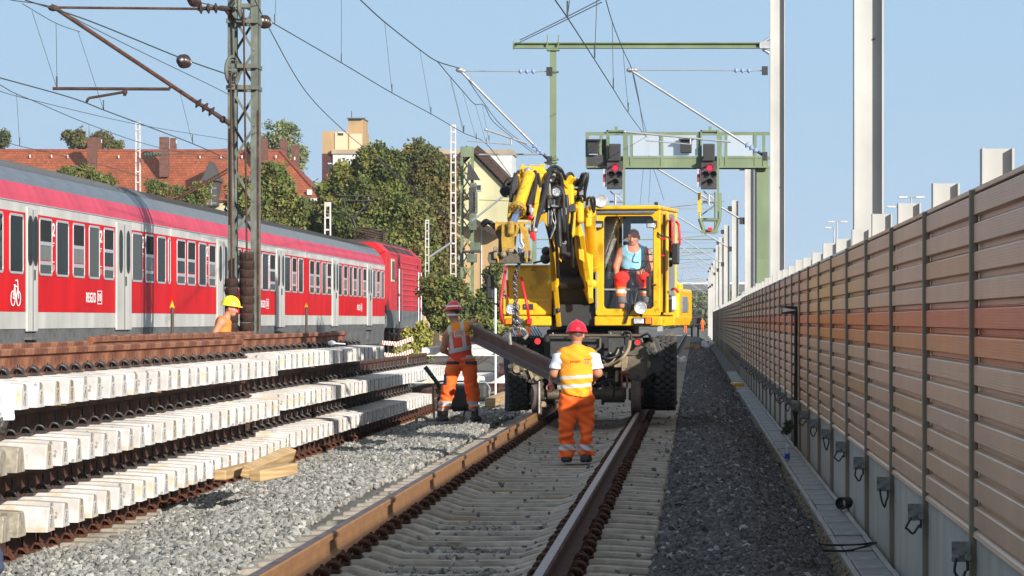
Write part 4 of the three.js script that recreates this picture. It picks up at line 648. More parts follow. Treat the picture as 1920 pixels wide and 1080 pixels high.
{
  const d = 300, t = thing('tiled_house', 'long house with a big orange tiled roof and brick chimneys behind the train', 'house', [XD(250, d), -.2, -d]), P = (px, py, o = 0) => V(XD(px, d), YD(py, d), -d - o);
  new MB().span(XD(-120, d), XD(596, d), -.2, YD(377, d), -d - 11.6, -d - .4).build('wall', HM.cream, t);
  const RO = 6, e0 = P(-130, 375), e1 = P(606, 375), r0 = V(XD(-80, d), YD(276, d), -d - RO), r1 = V(XD(510, d), YD(277, d), -d - RO), b0 = e0.clone().setZ(-d - 12), b1 = e1.clone().setZ(-d - 12);
  const rf = slope('roof', HM.tile, t, e0, e1, r1, r0); slope('roof', HM.tilered, t, e1, b1, r1, r1.clone().add(V(-.01, 0, .01))); slope('roof', HM.tile, t, b1, b0, r0, r1);
  new MB().bar(r0, r1, .16, 8).bar(r1, e1, .16, 8).build('ridge_tile', HM.tilered, rf);
  new MB().span(XD(540, d), XD(607, d), YD(378, d), YD(372, d), -d + .0, -d + .35).build('cornice', HM.white, t);
  for (const [px, w, top, bot, o] of [[173, 16, 268, 324, 2.6], [308, 16, 267, 322, 2.6], [494, 15, 270, 306, 3], [532, 13, 272, 300, 9], [554, 13, 282, 318, 9], [325, 10, 269, 282, 7], [185, 10, 268, 280, 7]]) { const dd = d + o, m = new MB().rbox(XD(px, dd), (YD(top, dd) + YD(bot, dd)) / 2, -dd, w * dd / F, YD(top, dd) - YD(bot, dd) + 1, .9, .02).build('chimney', HM.brick, t); for (const s of [-.22, .22]) new MB().bar(V(XD(px, dd) + s, YD(top, dd), -dd), V(XD(px, dd) + s, YD(top, dd) + .35, -dd), .1, 8).build('chimney_pot', HM.white, m); }
  const dm = 298.5, D = (px, py) => V(XD(px, dm), YD(py, dm), -dm);
  { const a = D(377, 339), b = D(410, 339), c = D(393, 302), m = new MB(); m.poly([[a.x, a.y], [b.x, b.y], [c.x, c.y]], 3.5, -dm - 3.4, .04); const k = m.build('dormer', HM.slate, t); new MB().span(D(385, 0).x, D(406, 0).x, D(0, 385).y, D(0, 339).y, -dm - 3, -dm - .3).build('dormer_window', HM.slate, k); const f = new MB(); for (const y of [352, 366, 380]) f.span(D(386, 0).x, D(405, 0).x, D(0, y + 1).y, D(0, y).y, -dm - .3, -dm - .24); f.span(D(395, 0).x, D(396, 0).x, D(0, 385).y, D(0, 341).y, -dm - .3, -dm - .24); f.build('dormer_bars', std([.35, .36, .36]), k); }
  { const m = new MB(); for (const [px, py, o] of [[36, 289, .9], [77, 289, .9], [108, 290, .9], [205, 290, .9], [245, 290, .9], [360, 290, .9], [400, 290, .9], [440, 290, .9], [505, 290, 1], [545, 295, 3], [590, 355, 1]]) m.rbox(XD(px, d), YD(py, d) + .05, -d - 6 + o * .9 + .3, .12, .3, .12, .02); m.build('snow_hook', HM.white, t); }
  new MB().span(XD(575, d), XD(584, d), YD(365, d), YD(355, d), -d - .6, -d - .3).build('skylight', HM.white, t);
}
{ // block with stair tower
  const d = 450, t = thing('apartment_block', 'tan and white apartment block with a raised stair tower above the trees', 'apartment block', [XD(740, d), -.2, -d]), X = p => XD(p, d), Y = p => YD(p, d);
  new MB().span(X(604), X(680), Y(335), Y(246), -d - 9, -d).span(X(652), X(680), Y(246), Y(222), -d - 7, -d - .4).build('stair_tower', HM.tan, t);
  new MB().span(X(628), X(652), Y(282), Y(248), -d, -d + .15).span(X(655), X(679), Y(282), Y(251), -d, -d + .15).build('render_panel', std([.60, .43, .28], { roughness: .9 }), t);
  new MB().span(X(604), X(625), Y(370), Y(288), -d, -d + .2).build('brick_strip', HM.maroon, t);
  new MB().span(X(625), X(960), Y(480), Y(289), -d - 10, -d + .6).build('wall', HM.white, t);
  new MB().span(X(623), X(962), Y(289), Y(281), -d - 10.2, -d + .9).build('parapet', HM.tan2, t);
  for (const [a, b, y0, y1, m] of [[634, 644, 249, 254, 0], [715, 735, 291, 298, 0], [735, 755, 291, 305, 1], [770, 790, 291, 300, 0], [800, 850, 291, 300, 1], [615, 624, 307, 320, 0], [860, 880, 291, 302, 0]]) { const z = a < 640 ? -d + .2 : -d + .65; const k = new MB().span(X(a), X(b), Y(y1), Y(y0), z - .1, z + .05).build('window', m ? HM.maroon : HM.pane, t); if (!m) new MB().span(X(a), X(b), Y(y0) - .05, Y(y0) + .1, z - .05, z + .12).build('frame', HM.white, k); }
  new MB().span(X(651), X(681), Y(223), Y(221), -d - 7, -d + .2).bar(V(X(655), Y(221), -d - 3), V(X(655), Y(205), -d - 3), .06, 5).bar(V(X(650), Y(219), -d - 3), V(X(681), Y(219), -d - 3), .05, 5).build('roof_railing', HM.slate, t);
}
{ // yellow gabled house
  const d = 230, t = thing('gabled_house', 'pale yellow gabled house with a dark brown roof and tan lower storey behind the boom', 'house', [XD(887, d), -.3, -d]), X = p => XD(p, d), Y = p => YD(p, d);
  const m = new MB(); m.poly([[X(800), Y(430)], [X(990), Y(430)], [X(990), Y(396)], [X(887), Y(290)], [X(800), Y(380)]], 12, -d - 12); m.build('gable_wall', HM.cream, t);
  const A = V(X(886), Y(283), -d + .5), B = V(X(998), Y(398), -d + .5), C = V(X(779), Y(396), -d + .5), o = V(0, 0, -13);
  slope('roof', HM.brown, t, A, B, B.clone().add(o), A.clone().add(o), -.55); slope('roof', HM.brown, t, C, A, A.clone().add(o), C.clone().add(o), -.55);
  // its roof seen past the gable
  slope('roof', HM.brown, t, V(X(900), Y(287), -d - 1), V(X(1000), Y(375), -d - 1), V(X(990), Y(375), -d - 14), V(X(905), Y(287), -d - 14), .4);
  new MB().span(X(893), X(902), Y(357), Y(347), -d, -d + .08).build('window', HM.pane, t); new MB().poly(rpts(X(892), X(903), Y(358), Y(346), .02), .12, -d - .01, 0, [rrect(X(893.5), X(901.5), Y(356.5), Y(347.5), .02)]).build('window_frame', std([.3, .3, .32]), t);
  const d2 = 224, X2 = p => XD(p, d2), Y2 = p => YD(p, d2);
  new MB().span(X2(790), X2(937), -.3, Y2(424), -d2 - 8, -d2).build('lower_wall', HM.tan, t);
  slope('lower_roof', HM.brown, t, V(X2(845), Y2(395), -d2 + .4), V(X2(860), Y2(392), -d2 + .4), V(X2(945), Y2(440), -d2 + .4), V(X2(930), Y2(443), -d2 + .4), 1.2);
  for (const [a, y0] of [[843, 468], [860, 468], [843, 520], [860, 520]]) { const k = new MB().span(X2(a), X2(a + 11), Y2(y0 + 30), Y2(y0), -d2, -d2 + .06).build('window', HM.white, t); new MB().span(X2(a + 2), X2(a + 9), Y2(y0 + 28), Y2(y0 + 2), -d2, -d2 + .08).build('pane', HM.pane, k); }
  new MB().span(X2(902), X2(904), -.3, Y2(424), -d2, -d2 + .1).build('downpipe', HM.white, t);
}
// ---------------------------------------------------------------- trees and shrubs
function clusterGeo(seed, n, sz) {
  const r = rng(seed), pos = [];
  for (let i = 0; i < n; i++) {
    const c = V(r() - .5, r() - .5, r() - .5).normalize().multiplyScalar(.55 * Math.cbrt(r())), q = new THREE.Quaternion().setFromEuler(new THREE.Euler(r() * 6.3, r() * 6.3, r() * 6.3)), s = sz * (.7 + .6 * r());
    const p = [[-.5, 0, 0], [0, .12, -.36], [.5, 0, .05], [0, .1, .36]].map(a => V(...a).multiplyScalar(s).applyQuaternion(q).add(c));
    for (const k of [0, 1, 2, 0, 2, 3]) pos.push(...p[k].toArray());
  }
  const g = new THREE.BufferGeometry(); g.setAttribute('position', new THREE.Float32BufferAttribute(pos, 3)); g.computeVertexNormals(); return g;
}
const CL = [clusterGeo(1, 26, .30), clusterGeo(2, 26, .30), clusterGeo(3, 26, .27)], CLS = [clusterGeo(4, 18, .42), clusterGeo(5, 18, .42), clusterGeo(6, 18, .4)];
const leafM = new THREE.MeshStandardMaterial({ roughness: .75, side: THREE.DoubleSide }), barkM = std([.10, .075, .055], { map: rep(T.grime, 1), roughness: .95 });
// blobs: [px, py, halfwidth px, halfheight px]; clusters sit mostly near each blob's skin
function tree(name, cat, label, d, blobs, n, tones, seed, o = {}) {
  const r = rng(seed), c0 = blobs[0], k = d / F, base = V(XD(o.trunk ?? c0[0], d), groundYfar, -d), t = thing(name, label, cat, base), gs = o.small ? CLS : CL;
  const lists = gs.map(() => []), wsum = blobs.reduce((s, b) => s + b[2] * b[3], 0);
  for (const b of blobs) {
    const cx = XD(b[0], d), cy = YD(b[1], d), rx = b[2] * k, ry = b[3] * k, rz = Math.min(rx, 2.6) * (o.deep ?? .9), m = n * b[2] * b[3] / wsum | 0;
    const lumps = []; for (let i = 0; i < (o.small ? 6 : 20); i++) { const v = V(r() - .5, r() - .5, r() - .5).normalize(), q = .45 + .6 * r(); lumps.push([v.x * rx * q, v.y * ry * q, v.z * rz * q, .20 + .26 * r(), tones[(r() * tones.length) | 0], .75 + .5 * r()]); }
    for (let i = 0; i < m; i++) {
      const l = lumps[(r() * lumps.length) | 0], v = V(r() - .5, r() - .5, r() - .5).normalize(), q = Math.pow(r(), .4) * (1 + .45 * (r() > .9)), R = l[3] * Math.min(rx, ry) * 1.15;
      const tone = r() < .7 ? l[4] : tones[(r() * tones.length) | 0];
      lists[(r() * gs.length) | 0].push([cx + l[0] + v.x * R * q - base.x, cy + l[1] + v.y * R * .85 * q - base.y, l[2] + v.z * R * q + (o.z || 0), (o.s || .62) * (.5 + .75 * r()), tone, l[5] * (.75 + .45 * r())]);
    }
  }
  const c = new THREE.Color(), m4 = new THREE.Matrix4(), e = new THREE.Quaternion();
  lists.forEach((L, i) => {
    const im = new THREE.InstancedMesh(gs[i], leafM, L.length); im.name = 'crown'; im.castShadow = im.receiveShadow = true;
    L.forEach((a, j) => { e.setFromEuler(new THREE.Euler(r() * 6, r() * 6, r() * 6)); im.setMatrixAt(j, m4.compose(V(a[0], a[1], a[2]), e, V(a[3], a[3], a[3]))); im.setColorAt(j, c.setRGB(a[4][0] * a[5], a[4][1] * a[5], a[4][2] * a[5])); });
    t.add(im);
  });
  if (!o.small) {
    const b = new MB(), top = YD(c0[1], d); b.bar(base.clone().add(V(0, -.2, 0)), V(base.x, top * .55, -d), .28, 9, .18);
    for (const q of blobs) b.bar(V(base.x, top * .45, -d), V(XD(q[0], d), YD(q[1], d), -d), .13, 6, .04);
    b.build('trunk', barkM, t);
  } else { const b = new MB(); for (const q of blobs) b.bar(base.clone(), V(XD(q[0], d), YD(q[1], d), -d), .03, 5, .01); b.build('stem', barkM, t); }
  return t;
}
const groundYfar = .0;
const olive = [[.115, .13, .024], [.09, .112, .02], [.14, .142, .03], [.07, .092, .018], [.145, .122, .03]], deep = [[.045, .065, .016], [.06, .08, .018], [.035, .055, .014], [.08, .09, .02]], autumn = [[.12, .098, .024], [.09, .095, .02], [.145, .095, .028], [.068, .08, .02]], pale = [[.15, .17, .07], [.12, .15, .06], [.17, .18, .08]], yellowg = [[.28, .26, .05], [.22, .23, .05], [.33, .28, .07], [.14, .17, .04]];
tree('broadleaf_tree', 'tree', 'large sunlit olive-green tree behind the locomotive, in front of the apartment block', 165, [[690, 345, 66, 62], [645, 375, 44, 55], [735, 390, 58, 62], [690, 430, 75, 60], [750, 450, 60, 60], [640, 420, 36, 40], [700, 300, 26, 28], [780, 470, 40, 70]], 7000, olive, 31, { trunk: 700 });
tree('broadleaf_tree', 'tree', 'brownish green tree to the right of the large tree, left of the lattice mast', 172, [[800, 330, 50, 55], [815, 400, 48, 62], [775, 300, 24, 25], [830, 350, 26, 50], [800, 470, 55, 55], [820, 540, 45, 50]], 4700, autumn, 32, { trunk: 815 });
tree('broadleaf_tree', 'tree', 'rounded yellow-green tree just right of the big lattice mast above the coach roof', 150, [[520, 360, 36, 52], [500, 390, 40, 40], [540, 395, 30, 34], [470, 380, 40, 40], [515, 430, 60, 50]], 3000, olive, 33, { trunk: 515 });
tree('broadleaf_tree', 'tree', 'dark shaded tree between the rounded tree and the large tree', 182, [[590, 405, 40, 30], [570, 425, 40, 30], [615, 430, 36, 30], [600, 450, 50, 30]], 2400, deep, 34, { trunk: 595 });
tree('broadleaf_tree', 'tree', 'pale green loose tree rising behind the tiled roof right of the lattice mast', 330, [[520, 262, 36, 30], [500, 285, 30, 30], [545, 290, 26, 26], [530, 305, 40, 20], [515, 330, 20, 60]], 900, pale, 35, { s: 1.0, trunk: 520 });
tree('broadleaf_tree', 'tree', 'thin bushy tree top behind the tiled roof between the two left chimneys', 330, [[140, 262, 20, 17], [190, 262, 22, 15], [160, 275, 30, 12], [215, 275, 14, 7]], 380, autumn, 36, { s: .85, trunk: 165 });
tree('broadleaf_tree', 'tree', 'dark tree top at the left picture edge behind the tiled roof', 330, [[3, 262, 13, 16], [-15, 270, 20, 24]], 200, deep, 37, { s: .9, trunk: -8 });
tree('garden_tree', 'tree', 'low green treetop between the train roof and the left brick chimney', 200, [[150, 330, 26, 14], [190, 342, 26, 12], [125, 324, 14, 8]], 420, olive, 38, { s: .55, trunk: 150 });
tree('garden_tree', 'tree', 'two small leafy tops above the dark coach roof right of the white ladder post', 200, [[287, 352, 12, 12], [302, 356, 14, 12], [335, 362, 10, 12], [372, 362, 22, 22], [355, 372, 20, 14]], 420, olive, 39, { s: .5, trunk: 330 });
tree('shrub', 'shrub', 'dense green hedge of shrubs behind the worker in orange, below the lattice mast', 128, [[830, 560, 40, 50], [880, 590, 40, 30], [915, 585, 24, 34], [930, 595, 26, 26], [825, 590, 24, 40], [924, 530, 9, 34]], 2600, deep.concat(olive), 40, { s: .5, trunk: 860, deep: .6 });
tree('shrub', 'shrub', 'yellow-leaved shrub between the locomotive and the white sleeper layers', 84, [[778, 638, 20, 20], [763, 652, 15, 14], [792, 630, 14, 20], [786, 655, 18, 16]], 900, yellowg, 41, { small: 1, s: .26, trunk: 780 });
tree('shrub', 'shrub', 'yellow flowering weeds in front of the hedge behind the worker in orange', 100, [[840, 605, 26, 14], [880, 610, 30, 10], [920, 605, 26, 18], [945, 630, 30, 12], [985, 625, 22, 14], [905, 640, 40, 8]], 1300, yellowg.concat(olive), 42, { small: 1, s: .26, trunk: 880 });
tree('weed', 'weed', 'small green weed growing at the foot of the barrier behind the arrow sign post', 47, [[1478, 800, 9, 9], [1472, 808, 8, 6]], 60, [[.05, .08, .03], [.07, .09, .03]], 43, { small: 1, s: .07, trunk: 1476 });
{ // the wood at the end of the line
  const t = thing('wood', 'far row of trees closing the view beyond the yard', 'wood', [0, 0, -700]); kind(t, 'stuff'); const r = rng(50), L = [[], [], []];
  for (let i = 0; i < 5200; i++) { const x = -95 + r() * 130, top = 6 + 4.5 * n2(x * .012, .2); L[i % 3].push([x, r() * top, -r() * 25, 1.6 + r() * 1.4, (x < -10 ? olive : pale)[(r() * 3) | 0], .6 + .5 * r()]); }
  const c = new THREE.Color(), m4 = new THREE.Matrix4(), e = new THREE.Quaternion();
  L.forEach((l, i) => { const im = new THREE.InstancedMesh(CL[i], leafM, l.length); im.name = 'foliage'; l.forEach((a, j) => { e.setFromEuler(new THREE.Euler(r() * 6, r() * 6, r() * 6)); im.setMatrixAt(j, m4.compose(V(a[0], a[1], a[2]), e, V(a[3], a[3], a[3]))); im.setColorAt(j, c.setRGB(a[4][0] * a[5], a[4][1] * a[5], a[4][2] * a[5])); }); t.add(im); });
}
// street lamps beyond the barrier
for (const [px, py, d, two, lab] of [[1570, 416, 250, 1, 'tall twin street lamp just left of the near steel column, beyond the barrier'], [1564, 427, 262, 0, 'lower street lamp close beside the twin lamp beyond the barrier'], [1709, 370, 190, 1, 'street lamp rising between the barrier stubs right of the near steel column'], [1686, 388, 200, 0, 'street lamp between the right barrier stubs, lower than its neighbour'], [1665, 403, 230, 0, 'street lamp close right of the near steel column']]) {
  const x = XD(px, d), y = YD(py, d), t = thing('street_lamp', lab, 'street lamp', [x, -.6, -d]); new MB().bar(V(x, -.6, -d), V(x, y, -d), .09, 7, .05).build('pole', M.galv, t);
  new MB().bar(V(x - .5, y + .02, -d), V(x + .5 * two, y + .02, -d), .035, 5).build('arm', M.galv, t); for (const s of two ? [-1, 1] : [-1]) new MB().rbox(x + s * .5, y, -d, .55, .12, .25, .04).build('lamp_head', M.white, t);
}
// ---------------------------------------------------------------- the road-rail excavator
{
  const DF = 46.5, t = thing('road_rail_excavator', 'yellow road-rail excavator with raised folded boom standing on the track', 'excavator', [-1.53, .2, -48]);
  const P = (px, py, d) => W(px, py, d);
  const L = (n, m) => m.build(n[0], n[1], t);
  // ---- undercarriage
  const tyre = (x, label, z = -47.55, y = .755, r = .535, w = .29) => {
    const b = new MB(); b.lathe([[.28, -w / 2 + .02], [.34, -w / 2], [r - .10, -w / 2 - .005], [r - .04, -w / 2 + .012], [r - .012, -w / 2 + .05], [r - .012, w / 2 - .05], [r - .04, w / 2 - .012], [r - .10, w / 2 + .005], [.34, w / 2], [.28, w / 2 - .02]], V(x, y, z), V(1, 0, 0), 40);
    const m = b.build('tyre', M.rubber, t);
    const tr = new MB(), N = 30; for (let i = 0; i < N; i++) for (let c = 0; c < 4; c++) { const a = (i + (c & 1) * .5) / N * Math.PI * 2, xx = x - w / 2 + w * (c + .5) / 4, ca = Math.cos(a), sa = Math.sin(a); const g = new THREE.CylinderGeometry(.034, .047, .03, 6); g.scale(.92, 1, 1.08); const m4 = basis(V(0, sa, ca), V(1, 0, 0)); const q = new THREE.Matrix4().makeRotationX(Math.PI / 2); tr.add(g, m4.clone().multiply(q).setPosition(xx, y + sa * r, z + ca * r)); }
    tr.build('tread', M.tread, m); new MB().lathe([[.001, -.05], [.14, -.06], [.16, -.02], [.28, -w / 2 + .06], [.28, w / 2 - .06], [.16, .02], [.14, .06], [.001, .05]], V(x, y, z), V(1, 0, 0), 24).build('rim', M.oily, m); return m;
  };
  tyre(-2.60); tyre(-.43); tyre(-.70, 0, -47.7, .755, .52, .20); tyre(-2.34, 0, -47.7, .755, .52, .2);
  for (const x of [-2.60, -.43]) tyre(x, 0, -50.6);
  const rw = (x, s, z) => { const b = new MB(); b.lathe([[.001, -.07], [.10, -.07], [.11, -.05], [.23, -.05], [.245, -.065], [.262, -.065], [.262, .03], [.30, .045], [.30, .075], [.22, .075], [.2, .05], [.001, .05]], V(x, .462, z), V(-s, 0, 0), 32); b.build('rail_wheel', M.railtop, t); new MB().bar(V(x - .11 * s, .462, z), V(x + .10 * s, .462, z), .09, 14).build('hub', M.oily, t); };
  for (const z of [-46.8, -51.3]) { rw(-2.31, -1, z); rw(-.85, 1, z); }
  L(['axle', M.oily], new MB().bar(V(-2.15, .46, -46.85), V(-1.0, .46, -46.85), .075, 14).bar(V(-1.95, .46, -46.85), V(-1.72, .46, -46.85), .115, 16).bar(V(-1.32, .46, -46.85), V(-1.02, .46, -46.85), .12, 16).bar(V(-1.36, .46, -46.85), V(-1.32, .46, -46.85), .15, 14).bar(V(-2.5, .75, -47.6), V(-.5, .75, -47.6), .13, 14));
  L(['chassis', M.black], new MB().rbox(-1.53, 1.08, -49.4, 1.35, .52, 5.2, .04).rbox(-1.53, .75, -47.9, .9, .4, .8, .04).rbox(-1.53, 1.36, -49.0, 1.3, .1, 3.6, .03).bar(V(-1.53, 1.3, -49), V(-1.53, 1.50, -49), .68, 30));
  L(['front_plate', M.dark], new MB().rbox(XD(1055, 46.4), YD(648, 46.4), -46.5, .38, .34, .08, .015).rbox(XD(1156, 46.3), YD(643, 46.3), -46.35, .25, .35, .05, .01).rbox(XD(1105, 46.5), YD(640, 46.5), -46.6, .28, .22, .06, .02));
  { const f = new MB(); for (const [px, py] of [[1145, 625], [1168, 625], [1145, 662], [1168, 660], [1037, 625], [1075, 625]]) f.bar(P(px, py, 46.32), P(px, py, 46.28), .012, 6); f.build('bolt', M.galv, t); }
  L(['cross_rail', M.oily], new MB().bar(P(1030, 629, 46.3), P(1205, 629, 46.3), .022, 8).bar(P(1125, 634, 46.28), P(1125, 652, 46.28), .02).bar(P(1125, 652, 46.28), P(1112, 662, 46.28), .02).bar(P(1104, 634, 46.28), P(1126, 634, 46.28), .02));
  // brackets by the wheels
  const plate = (n, mat, pts, d, th) => { const b = new MB(), q = pts.map(([x, y]) => [XD(x, d), YD(y, d)]); let ar = 0; q.forEach((p, i) => { const s = q[(i + 1) % q.length]; ar += p[0] * s[1] - s[0] * p[1]; }); b.poly(ar < 0 ? q.reverse() : q, th, -d - th / 2, .008); return b.build(n, mat, t); };
  plate('wheel_bracket', M.oily, [[966, 655], [980, 654], [985, 664], [981, 680], [996, 705], [990, 708], [962, 700], [959, 690]], 46.35, .07);
  for (const [x, y, r] of [[969, 692, .055], [978, 697, .03], [1007, 709, .035]]) new MB().bar(P(x, y, 46.28), P(x, y, 46.2), r, 14).build('bracket_pin', M.oilylight, t);
  plate('bracket_box', M.oily, [[990, 668], [1045, 690], [1045, 703], [1012, 712], [1000, 716], [984, 690]], 46.42, .16);
  plate('bracket_edge', M.oilylight, [[992, 690], [1030, 690], [1030, 693], [994, 694]], 46.28, .05); plate('bracket_edge', M.oilylight, [[984, 680], [990, 680], [1004, 716], [999, 718]], 46.28, .05);
  plate('bracket_box', M.oily, [[1166, 668], [1217, 667], [1222, 690], [1211, 710], [1200, 714], [1182, 712], [1164, 700]], 46.35, .18);
  plate('bracket_face', M.oilylight, [[1164, 668], [1178, 668], [1176, 688], [1166, 700]], 46.22, .04);
  plate('bracket_arm', M.oily, [[1180, 640], [1190, 630], [1204, 634], [1212, 655], [1218, 667], [1172, 666]], 46.4, .1);
  plate('bracket_arm', M.dark, [[1222, 632], [1231, 632], [1244, 664], [1236, 676], [1226, 652]], 46.2, .08); plate('bracket_arm', M.oily, [[1218, 645], [1226, 640], [1233, 660], [1226, 668], [1217, 662]], 46.15, .06);
  plate('bracket_arm', M.dark, [[1222, 668], [1240, 662], [1243, 692], [1214, 706], [1218, 690]], 46.25, .1);
  for (const [x, y, r] of [[1222, 655, .04], [1228, 662, .025], [1196, 707, .03], [1233, 692, .05]]) new MB().bar(P(x, y, 46.1), P(x, y, 46.0), r, 12).build('bracket_pin', M.black, t);
  for (const [x, y] of [[985, 688], [1217, 683]]) L(['tag', M.oilylight], new MB().box(XD(x, 46.1), YD(y, 46.1), -46.12, .045, .09, .02));
  L(['reflector', M.redpaint], new MB().bar(P(1196, 642, 46.3), P(1196, 642, 46.2), .047, 18)); L(['reflector_ring', M.black], new MB().torus(P(1196, 642, 46.2), V(0, 0, 1), .052, .012));
  L(['reflector', M.redpaint], new MB().bar(P(1008, 640, 46.4), P(1008, 640, 46.3), .045, 14));
  const hk = (px, mat) => { const c = P(px, 716, 46.0), b = new MB(); b.tube([c.clone().add(V(-.035, .11, 0)), c.clone().add(V(-.035, -.06, 0)), c.clone().add(V(0, -.095, 0)), c.clone().add(V(.035, -.06, 0)), c.clone().add(V(.035, .11, 0))], .016, 24, 7); b.bar(c.clone().add(V(-.06, .13, 0)), c.clone().add(V(.06, .13, 0)), .03, 10); b.build('shackle', mat, t); };
  hk(1171, std([.25, .06, .05], { map: T.grime })); 
  L(['hydraulic_pipe', M.oilylight], new MB().tube([P(1120, 686, 46.1), P(1145, 684, 46.0), P(1166, 672, 45.95), P(1178, 655, 46.0), P(1181, 640, 46.1)], .026, 30, 8).tube([P(1131, 676, 46.2), P(1138, 683, 46.1), P(1150, 676, 46.1), P(1160, 655, 46.2)], .014, 24, 6).bar(P(1157, 695, 46.1), P(1156, 716, 46.1), .025, 8).bar(P(1136, 698, 46.2), P(1137, 708, 46.2), .018, 8).rbox(XD(1158, 46.2), YD(680, 46.2), -46.2, .1, .14, .08, .01).rbox(XD(1128, 46.2), YD(701, 46.2), -46.2, .08, .06, .06, .01));
  L(['hydraulic_hose', M.hose], new MB().tube([P(1120, 665, 46.1), P(1140, 672, 46), P(1160, 665, 46.1), P(1168, 650, 46.3)], .016, 24, 6).tube([P(1142, 715, 46.1), P(1148, 728, 46), P(1160, 730, 46.1)], .014, 20, 6).tube([P(1120, 720, 46.3), P(1150, 712, 46.1), P(1150, 745, 46.2)], .016, 20, 6).tube([P(1200, 632, 46.2), P(1215, 626, 46.1), P(1222, 640, 46.2)], .018, 20, 6).tube([P(1168, 630, 46.3), P(1172, 622, 46.2), P(1182, 624, 46.2), P(1184, 640, 46.2)], .013, 20, 6));
  L(['rail_guard', std([.5, .48, .44], { map: T.grime, metalness: .4, roughness: .5 })], new MB().rbox(XD(1011, 46.3), YD(745, 46.3), -46.35, .028, .47, .12, .01)); L(['guard_nut', M.oilylight], new MB().rbox(XD(1018, 46.3), YD(758, 46.3), -46.3, .06, .09, .06, .02).bar(P(1014, 760, 46.3), P(1024, 760, 46.3), .03, 8));
  // ---- upper structure, turned a little: local axes x right, y up, z towards the front; origin below the cab's front right corner
  const TH = .16, X0 = XD(1237, DF), UM = new THREE.Matrix4().makeRotationY(-TH).setPosition(X0, 0, -DF), U = () => new MB(UM), lx = px => (px - 1237) * DF / F / Math.cos(TH), ly = py => YD(py, DF);
  const B = (n, mat, mb) => mb.build(n, mat, t);
  const cw0 = lx(1116), CD = 1.55;                                    // cab from x = cw0 .. 0, z = -CD .. 0
  // front wall of the cab with the windscreen opening
  { const m = U(); m.poly(rpts(cw0, 0, ly(592), ly(388), .04), .07, -.07, .008, [rrect(lx(1131), lx(1225), ly(579), ly(405), .06)]); B('cab_front', M.yellow, m); }
  { const m = U(); m.poly(rpts(lx(1130), lx(1226), ly(580), ly(404), .06), .02, -.062, 0, [rrect(lx(1132.5), lx(1223.5), ly(577.5), ly(406.5), .05)]); B('windscreen_seal', M.black, m); }
  B('windscreen', M.glass, U().span(lx(1132), lx(1224), ly(578), ly(544), -.055, -.05)); B('windscreen', M.glass, U().span(lx(1132), lx(1224), ly(541), ly(406), -.055, -.05));
  B('windscreen_bar', M.galv, U().span(lx(1132), lx(1180), ly(544), ly(541), -.06, -.035)); B('windscreen_bar', M.dark, U().span(lx(1180), lx(1224), ly(544), ly(541), -.06, -.035));
  B('roof', M.yellow, U().rbox((cw0 - .02 + .0) / 2, ly(389), -CD / 2 + .03, -cw0 + .06, .06, CD + .1, .025));
  { const m = U(); m.beam(V((cw0) / 2 - .02, ly(399), .05), V(cw0 / 2 - .02, ly(389), -.06), -cw0 - .10, .025); B('sun_visor', M.greytrim, m); }
  for (const [x, z] of [[-.03, -.05], [-.03, -.62], [-.03, -1.5], [cw0 + .03, -1.5]]) B('cab_post', M.yellow, U().rbox(x, (ly(592) + ly(390)) / 2, z, .07, ly(390) - ly(592), .08, .025));
  B('cab_wall', M.black, U().span(cw0, cw0 + .03, ly(592), ly(392), -CD, -.08).span(cw0 + .03, -.06, ly(592), ly(484), -CD, -CD + .03).span(cw0, 0, ly(596), ly(590), -CD, -.07));
  B('cab_rear_frame', M.black, U().span(cw0 + .03, lx(1130), ly(470), ly(392), -CD, -CD + .03).span(lx(1130), -.06, ly(413), ly(392), -CD, -CD + .03).span(lx(1196), -.06, ly(480), ly(413), -CD, -CD + .03));
  B('side_panel', M.yellow, U().rbox(-.03, ly(580), -1.05, .05, .22, .9, .02)); B('door_frame', M.yellow, U().span(-.055, -.01, ly(585), ly(392), -.36, -.31).span(-.055, -.01, ly(585), ly(575), -.6, -.07).span(-.055, -.01, ly(400), ly(390), -1.5, -.07));
  { const b = U(); b.poly(rpts(0, .17, ly(586), ly(400), .04), .04, -.02, .008, [rrect(.035, .135, ly(500), ly(412), .03)]); for (const g of b.g) { } const m4 = new THREE.Matrix4(); B('door', M.greytrim, b).geometry.translate(.05, 0, -.35); }
  B('door_edge', M.yellow, U().rbox(.06, (ly(588) + ly(396)) / 2, -.28, .045, ly(396) - ly(588), .05, .015));
  B('handle', M.redpaint, U().tube([V(.14, ly(470), -.2), V(.16, ly(462), -.12), V(.16, ly(418), -.12), V(.14, ly(408), -.2)], .018, 20, 7).tube([V(.24, ly(458), -.25), V(.26, ly(455), -.2), V(.25, ly(424), -.2), V(.20, ly(414), -.25)], .018, 20, 7).bar(V(-.02, ly(447), -.05), V(.05, ly(447), -.2), .014, 6).bar(V(-.02, ly(479), -.05), V(.05, ly(479), -.2), .014, 6).tube([V(.14, ly(543), -.2), V(.2, ly(541), -.15), V(.24, ly(548), -.2)], .018, 12, 6));
  B('mirror', M.black, U().rbox(.225, ly(476), -.05, .115, .31, .06, .03)); B('mirror_arm', M.black, U().tube([V(-.03, ly(436), .0), V(.02, ly(442), .04), V(.12, ly(445), .02), V(.18, ly(455), -.03)], .013, 20, 6));
